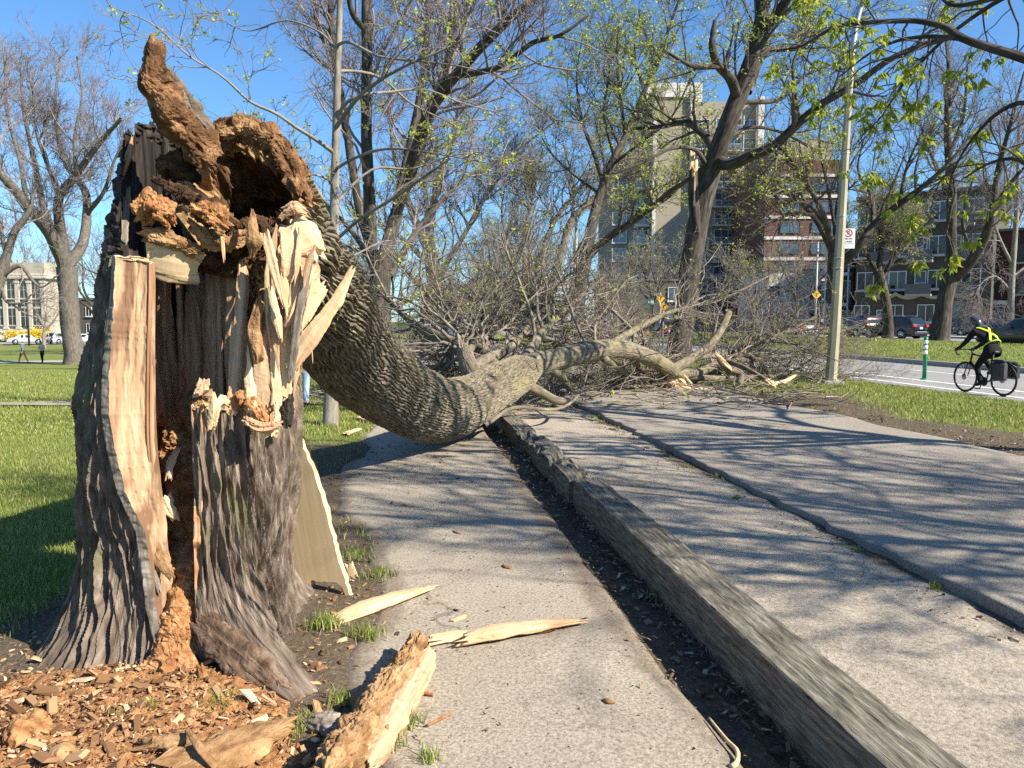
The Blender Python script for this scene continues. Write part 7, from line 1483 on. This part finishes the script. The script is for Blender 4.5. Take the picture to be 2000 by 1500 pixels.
# ------------------------------------------------------------------ people
def skin_mesh(name, verts, edges, radii, root=0, sub=2):
    me = bpy.data.meshes.new(name); me.from_pydata([tuple(v) for v in verts], edges, []); o = bpy.data.objects.new(name, me); COL.objects.link(o)
    o.modifiers.new('skin', 'SKIN'); o.modifiers.new('sub', 'SUBSURF').levels = sub; o.modifiers['sub'].render_levels = sub
    sk = me.skin_vertices[0].data
    for i, r_ in enumerate(radii): sk[i].radius = (r_, r_) if np.isscalar(r_) else r_; sk[i].use_root = (i == root)
    dg = bpy.context.evaluated_depsgraph_get(); m2 = bpy.data.meshes.new_from_object(o.evaluated_get(dg)); bpy.data.objects.remove(o); bpy.data.meshes.remove(me)
    for p in m2.polygons: p.use_smooth = True
    return m2
def figure(loc, rz, label, J, cols, hair, parent_cat='person', shoe='black', hands=True, helmet=None, sub=2):
    """J: joint positions in the figure's own frame (x forward, y left, z up)"""
    t = thing('person', loc, label, parent_cat, None, rz)
    n = list(J); idx = {k: i for i, k in enumerate(n)}; V = [J[k] for k in n]
    E = [('pelvis', 'waist'), ('waist', 'chest'), ('chest', 'neck'), ('neck', 'head'), ('head', 'crown')]
    Rr = dict(pelvis=.155, waist=.140, chest=.165, neck=.060, head=.092, crown=.070)
    for s_ in 'lr':
        E += [('pelvis', 'hip' + s_), ('hip' + s_, 'knee' + s_), ('knee' + s_, 'ankle' + s_), ('ankle' + s_, 'toe' + s_), ('chest', 'sho' + s_), ('sho' + s_, 'elb' + s_), ('elb' + s_, 'wri' + s_), ('wri' + s_, 'palm' + s_)]
        Rr.update({'hip' + s_: .105, 'knee' + s_: .068, 'ankle' + s_: .052, 'toe' + s_: .042, 'sho' + s_: .078, 'elb' + s_: .055, 'wri' + s_: .038, 'palm' + s_: .036})
    m2 = skin_mesh('body', V, [(idx[a], idx[b]) for a, b in E], [Rr[k] for k in n], idx['pelvis'], sub)
    mats = {'top': cols[0], 'leg': cols[1], 'skin': M['skin'], 'shoe': M[shoe], 'hair': hair, 'glove': cols[2] if len(cols) > 2 else M['skin']}
    keys = list(mats); m2.materials.clear()
    for k in keys: m2.materials.append(mats[k])
    seg = []
    for a, b in E:
        w = 'top'
        if a[:3] in ('hip', 'kne') or b.startswith('hip'): w = 'leg'
        if a.startswith('ankle'): w = 'shoe'
        if a in ('neck', 'head'): w = 'skin'
        if a.startswith('wri'): w = 'glove'
        seg.append((np.array(J[a]), np.array(J[b]), keys.index(w)))
    hd, cr_ = np.array(J['head']), np.array(J['crown']); fw = np.array([1.0, 0, 0])
    for p in m2.polygons:
        c = np.array(p.center); best = 9; mi_ = 0
        for a, b, w in seg:
            ab = b - a; k = np.clip(np.dot(c - a, ab) / (np.dot(ab, ab) + 1e-9), 0, 1); d = np.linalg.norm(c - a - ab * k)
            if d < best: best, mi_ = d, w
        if mi_ == keys.index('skin') and np.dot(c - hd, np.array([-.6, 0, .8])) > .015: mi_ = keys.index('hair')
        p.material_index = mi_
    o = bpy.data.objects.new('body', m2); COL.objects.link(o); o.parent = t
    for s_ in 'lr':                                                     # five separate fingers on each hand
        w, q = np.array(J['wri' + s_]), np.array(J['palm' + s_]); d = q - w; d /= np.linalg.norm(d); sd = np.cross(d, [0, 0, 1.0]); sd /= np.linalg.norm(sd) + 1e-6; cu = J.get('curl', np.array([0, 0, -1.0])); m = MB()
        for k, (off, ln) in enumerate(((-.030, .060), (-.010, .072), (.010, .068), (.028, .052))): b0 = q + sd * off; m.tube([b0 - d * .01, b0 + d * ln * .5 + cu * .012, b0 + d * ln * .75 + cu * .04], [.010, .009, .007], 6)
        th_ = q + sd * (.036 if s_ == 'r' else -.036) - d * .03; m.tube([th_, th_ + d * .03 + sd * (.014 if s_ == 'r' else -.014), th_ + d * .055 + cu * .012], [.011, .010, .008], 6)
        m.build('fingers', mats['glove'], t, True, world=False)
    m = MB(); fx_ = hd + (cr_ - hd) * .2
    for y_ in (-.034, .034): m.tube([fx_ + [.078, y_, .02], fx_ + [.092, y_, .02]], .010, 8)
    m.tube([fx_ + [.085, 0, -.005], fx_ + [.115, 0, -.03]], [.010, .014], 8); m.tube([fx_ + [.075, -.022, -.062], fx_ + [.090, 0, -.062], fx_ + [.075, .022, -.062]], .006, 6)
    for y_ in (-.088, .088): m.tube([fx_ + [0, y_, .02], fx_ + [0, y_ * 1.12, -.02]], [.02, .014], 8)
    m.build('face', M['skin'], t, True, world=False)
    return t
M['skin'] = m_plain('skin', (.45, .26, .18), .6); M['hair_dark'] = m_plain('hair_dark', (.03, .02, .015), .7)
def cloth(n_, c): return m_noise('cloth_' + n_, [(.3, tuple(x * .75 for x in c)), (.7, tuple(min(1, x * 1.15) for x in c))], (9, 9, 5), 4, .95, .4, .02, src='object')
cb, cbl, cw, cj, cg, ck = cloth('black', (.012, .012, .014)), cloth('blue_grey', (.10, .14, .20)), cloth('cream', (.55, .50, .42)), cloth('jeans', (.30, .40, .52)), cloth('grey', (.06, .06, .065)), cloth('brown', (.05, .035, .03))
def walk(h=1.0, stride=.28, arms='down', fold=False):
    J = dict(pelvis=(0, 0, .95), waist=(.0, 0, 1.10), chest=(.02, 0, 1.32), neck=(.02, 0, 1.49), head=(.04, 0, 1.60), crown=(.03, 0, 1.70))
    for s_, sg_ in (('l', 1), ('r', -1)):
        f = stride * sg_
        J['hip' + s_] = (0, .095 * sg_, .90); J['knee' + s_] = (f * .55 + .04, .095 * sg_, .49); J['ankle' + s_] = (f, .095 * sg_, .085); J['toe' + s_] = (f + .17, .10 * sg_, .04)
        J['sho' + s_] = (.01, .19 * sg_, 1.41)
        if fold: J['elb' + s_] = (.06, .26 * sg_, 1.14); J['wri' + s_] = (.24, .08 * sg_, 1.18); J['palm' + s_] = (.26, .0 * sg_, 1.20)
        else: J['elb' + s_] = (-f * .3, .25 * sg_, 1.14); J['wri' + s_] = (-f * .4 + .06, .25 * sg_, .92); J['palm' + s_] = (-f * .4 + .08, .25 * sg_, .84)
    return {k: tuple(np.array(v) * h) for k, v in J.items()}
def at(px, py, Y): c = P(px, py, Y); return (c[0], c[1], float(Zlawn(c[0], c[1])) + .05)
figure(at(46, 705, 61), RAD(185), 'person in a blue grey top and dark trousers walking on the footpath', walk(1.03, .30), (cbl, ck), M['hair_dark'], sub=1)
figure(at(83, 703, 61.5), RAD(-100), 'person in a cream jacket and black trousers standing with raised arms on the footpath', walk(1.0, .10, fold=True), (cw, cb), M['hair_dark'], sub=1)
c = G(588, 795, 0); figure((c[0], c[1], float(Zlawn(c[0], c[1]))), RAD(95), 'person in light blue jeans and black shoes standing behind the stump splinters', walk(1.03, .06), (cg, cj), M['hair_dark'])
c = P(877, 690, 26); figure((c[0], c[1], 0.0), RAD(70), 'person in dark clothes standing behind the fallen twigs, left of the crown', walk(1.02, .08), (cbl, cb), M['hair_dark'], sub=1)
# the cyclist
cy = G(1926, 770, -.085); HDc = HD + RAD(4)
J = dict(pelvis=(-.16, 0, 1.00), waist=(-.03, 0, 1.14), chest=(.18, 0, 1.33), neck=(.30, 0, 1.44), head=(.385, 0, 1.53), crown=(.40, 0, 1.615),
         hipl=(-.14, .10, .96), kneel=(.17, .12, .60), anklel=(.03, .125, .24), toel=(.19, .13, .19), hipr=(-.14, -.10, .96), kneer=(.24, -.12, .78), ankler=(-.02, -.125, .50), toer=(.14, -.13, .44),
         shol=(.19, .20, 1.36), elbl=(.36, .25, 1.14), wril=(.55, .225, 1.005), palml=(.63, .222, .985), shor=(.19, -.20, 1.36), elbr=(.36, -.25, 1.14), wrir=(.55, -.225, 1.005), palmr=(.63, -.222, .985), curl=np.array([.5, 0, -.8]))
Jc = {k: v for k, v in J.items() if k != 'curl'}
rider = figure(tuple(cy), HDc, 'cyclist in black with a helmet and a yellow reflective cross on the back, riding away', Jc, (cb, cb, M['black']), M['hair_dark'])
M['hivis'] = m_plain('hivis', (.50, .72, .01), .6); M['helmet'] = m_plain('helmet', (.03, .035, .038), .25, 0, .6, .5)
a1 = np.linspace(0, 2 * np.pi, 25)[:-1]; V = []
for k, (r_, z_) in enumerate(((1.0, -.035), (1.02, .0), (.97, .045), (.78, .09), (.45, .118), (.12, .126))):
    for a in a1: V.append((.385 + math.cos(a) * .140 * r_ + z_ * .2, math.sin(a) * .108 * r_, 1.575 + z_ + math.cos(a) * .02))
mk('helmet', V, [grid_faces(6, 24, True), (np.arange(24) + 120)[None]], M['helmet'], rider, True, world=False)
m = MB(); m.tube([(.20, -.10, 1.455), (.17, -.05, 1.475), (.165, 0, 1.48), (.17, .05, 1.475), (.20, .10, 1.455), (.27, .11, 1.44)], .042, 10); m.build('hood', cg, rider, True, world=False)
body = [c_ for c_ in rider.children if c_.name.startswith('body')][0]
bv = np.array([v.co for v in body.data.vertices])
def on_back(x, y):
    """the surface of the jacket at (x, y), a hair above it"""
    d = np.hypot(bv[:, 0] - x, bv[:, 1] - y); k = np.where(d < .055)[0]
    k = k if len(k) else [np.argmin(d)]; return bv[k][:, 2].max() + .014
def strap(a, b, n=9):
    V = []
    for k in np.linspace(0, 1, n):
        p = np.array(a) + (np.array(b) - np.array(a)) * k; d = np.array(b) - np.array(a); q = np.array([-d[1], d[0]]); q /= np.linalg.norm(q)
        for s_ in (-.022, .022): w = p + q * s_; V.append((w[0] - .012, w[1], on_back(*w)))
    return V
for a, b in (((.20, .16), (-.16, -.12)), ((.20, -.16), (-.16, .12))): mk('reflective_strap', strap(a, b), grid_faces(9, 2), M['hivis'], rider, True, world=False)
m = MB(); a2 = np.linspace(0, 2 * np.pi, 30); ring_ = [(-.085 + math.cos(a) * .135, math.sin(a) * .180, 1.075 - math.cos(a) * .115) for a in a2]; m.tube(ring_, .012, 8, False); m.build('reflective_belt', M['hivis'], rider, True, world=False)
bike = thing('bicycle', tuple(cy), 'black drop-bar bicycle with a big black pannier, ridden along the white lines', 'bicycle', None, HDc)
WB = 1.04; RW = .345; ax_f, ax_r = (.60, 0, RW), (.60 - WB, 0, RW)
M['frame_black'] = m_plain('frame_black', (.02, .02, .022), .3, .2)
for c_ in (ax_f, ax_r):
    m = MB(); a3 = np.linspace(0, 2 * np.pi, 49); m.tube([(c_[0] + math.cos(a) * (RW - .018), 0, c_[2] + math.sin(a) * (RW - .018)) for a in a3], .018, 10, False); wh = m.build('wheel', M['rubber'], bike, True, world=False)
    m = MB(); m.tube([(c_[0] + math.cos(a) * (RW - .042), 0, c_[2] + math.sin(a) * (RW - .042)) for a in a3], .010, 8, False); m.build('rim', M['frame_black'], wh, True, world=False)
    m = MB()
    for k in range(20): a = 2 * np.pi * k / 20; m.tube([(c_[0], (-1)**k * .03, c_[2]), (c_[0] + math.cos(a) * (RW - .045), 0, c_[2] + math.sin(a) * (RW - .045))], .0016, 4, False)
    m.build('spokes', M['steel'], wh, True, world=False)
    m = MB(); m.tube([(c_[0], -.05, c_[2]), (c_[0], .05, c_[2])], .022, 10); m.tube([(c_[0], .034, c_[2]), (c_[0], .038, c_[2])], .07, 20); m.build('hub', M['steel'], wh, True, world=False)
bb = (.02, 0, .28); st1 = (-.13, 0, .78); hd1, hd0 = (.43, 0, .86), (.47, 0, .70)
m = MB()
for a, b, r_ in ((bb, st1, .017), (bb, hd0, .020), (st1, hd1, .017), (hd1, hd0, .022), ((-.02, .05, .29), (ax_r[0], .06, RW), .011), ((-.02, -.05, .29), (ax_r[0], -.06, RW), .011), ((-.12, .03, .74), (ax_r[0], .06, RW), .009), ((-.12, -.03, .74), (ax_r[0], -.06, RW), .009), (hd0, (.50, .05, .64), .017), (hd0, (.50, -.05, .64), .017), ((.50, .05, .64), (ax_f[0], .055, RW), .012), ((.50, -.05, .64), (ax_f[0], -.055, RW), .012)): m.tube([a, b], r_, 10)
m.build('frame', M['frame_black'], bike, True, world=False)
m = MB(); m.tube([hd1, (.45, 0, .93), (.53, 0, .965)], .015, 10)
for s_ in (1, -1): m.tube(smooth([(.53, 0, .965), (.53, .15 * s_, .965), (.54, .205 * s_, .965), (.60, .22 * s_, .96), (.655, .222 * s_, .92), (.64, .222 * s_, .86), (.56, .222 * s_, .845)], 24), .0135, 10); m.tube([(.63, .222 * s_, .96), (.69, .215 * s_, .99), (.70, .215 * s_, .90)], .010, 8)
m.build('handlebar', M['black'], bike, True, world=False)
m = MB(); m.tube([st1, (-.155, 0, .90)], .013, 10); m.build('seat_post', M['steel'], bike, True, world=False)
m = MB(); V_, F_, g_ = chunk([(.02, 0, .915), (-.10, 0, .92), (-.24, 0, .93)], [.022, .045, .075], [.018, .022, .028], K=20, S=16, amp=0); m.add(V_, F_[0], F_[1]); m.build('saddle', M['black'], bike, True, world=False)
m = MB(); m.tube([(bb[0], -.09, bb[2]), (bb[0], .09, bb[2])], .02, 10); m.tube([(bb[0], .05, bb[2]), (bb[0], .056, bb[2])], .10, 24); m.tube([(bb[0], .09, bb[2]), (bb[0] + .06, .10, bb[2] - .155)], .011, 8); m.tube([(bb[0], -.09, bb[2]), (bb[0] - .06, -.10, bb[2] + .155)], .011, 8); m.box((bb[0] + .09, .135, bb[2] - .16), (.09, .08, .02)); m.box((bb[0] - .03, -.135, bb[2] + .16), (.09, .08, .02)); m.build('crank', M['black'], bike, True, world=False)
m = MB()
for s_ in (1, -1): m.tube([(ax_r[0] + .30, .055 * s_, .74), (ax_r[0] - .16, .07 * s_, .75)], .006, 6); m.tube([(ax_r[0], .07 * s_, RW), (ax_r[0] - .10, .07 * s_, .75)], .006, 6)
m.tube([(ax_r[0] - .16, -.07, .75), (ax_r[0] - .16, .07, .75)], .006, 6); m.build('rack', M['black'], bike, True, world=False)
m = MB(); m.bbox((ax_r[0] - .06, -.155, .545), (.30, .14, .36), .035); m.build('pannier', M['black'], bike, False, world=False)
m = MB(); m.bbox((ax_r[0] - .04, .165, .535), (.34, .17, .40), .045); pn = m.build('pannier', cg, bike, False, world=False)
m = MB(); m.bbox((ax_r[0] - .04, .165, .755), (.35, .18, .05), .02); m.tube([(ax_r[0] - .16, .257, .70), (ax_r[0] - .14, .257, .42)], .010, 6); m.tube([(ax_r[0] + .08, .257, .70), (ax_r[0] + .06, .257, .42)], .010, 6); m.build('flap', M['black'], pn, False, world=False)
for yy in (-.013, ): m = MB(); m.tube([(ax_r[0], .0, .76), (ax_r[0] - .30, .0, .62)], .02, 8); m.build('mudguard', M['black'], bike, True, world=False)
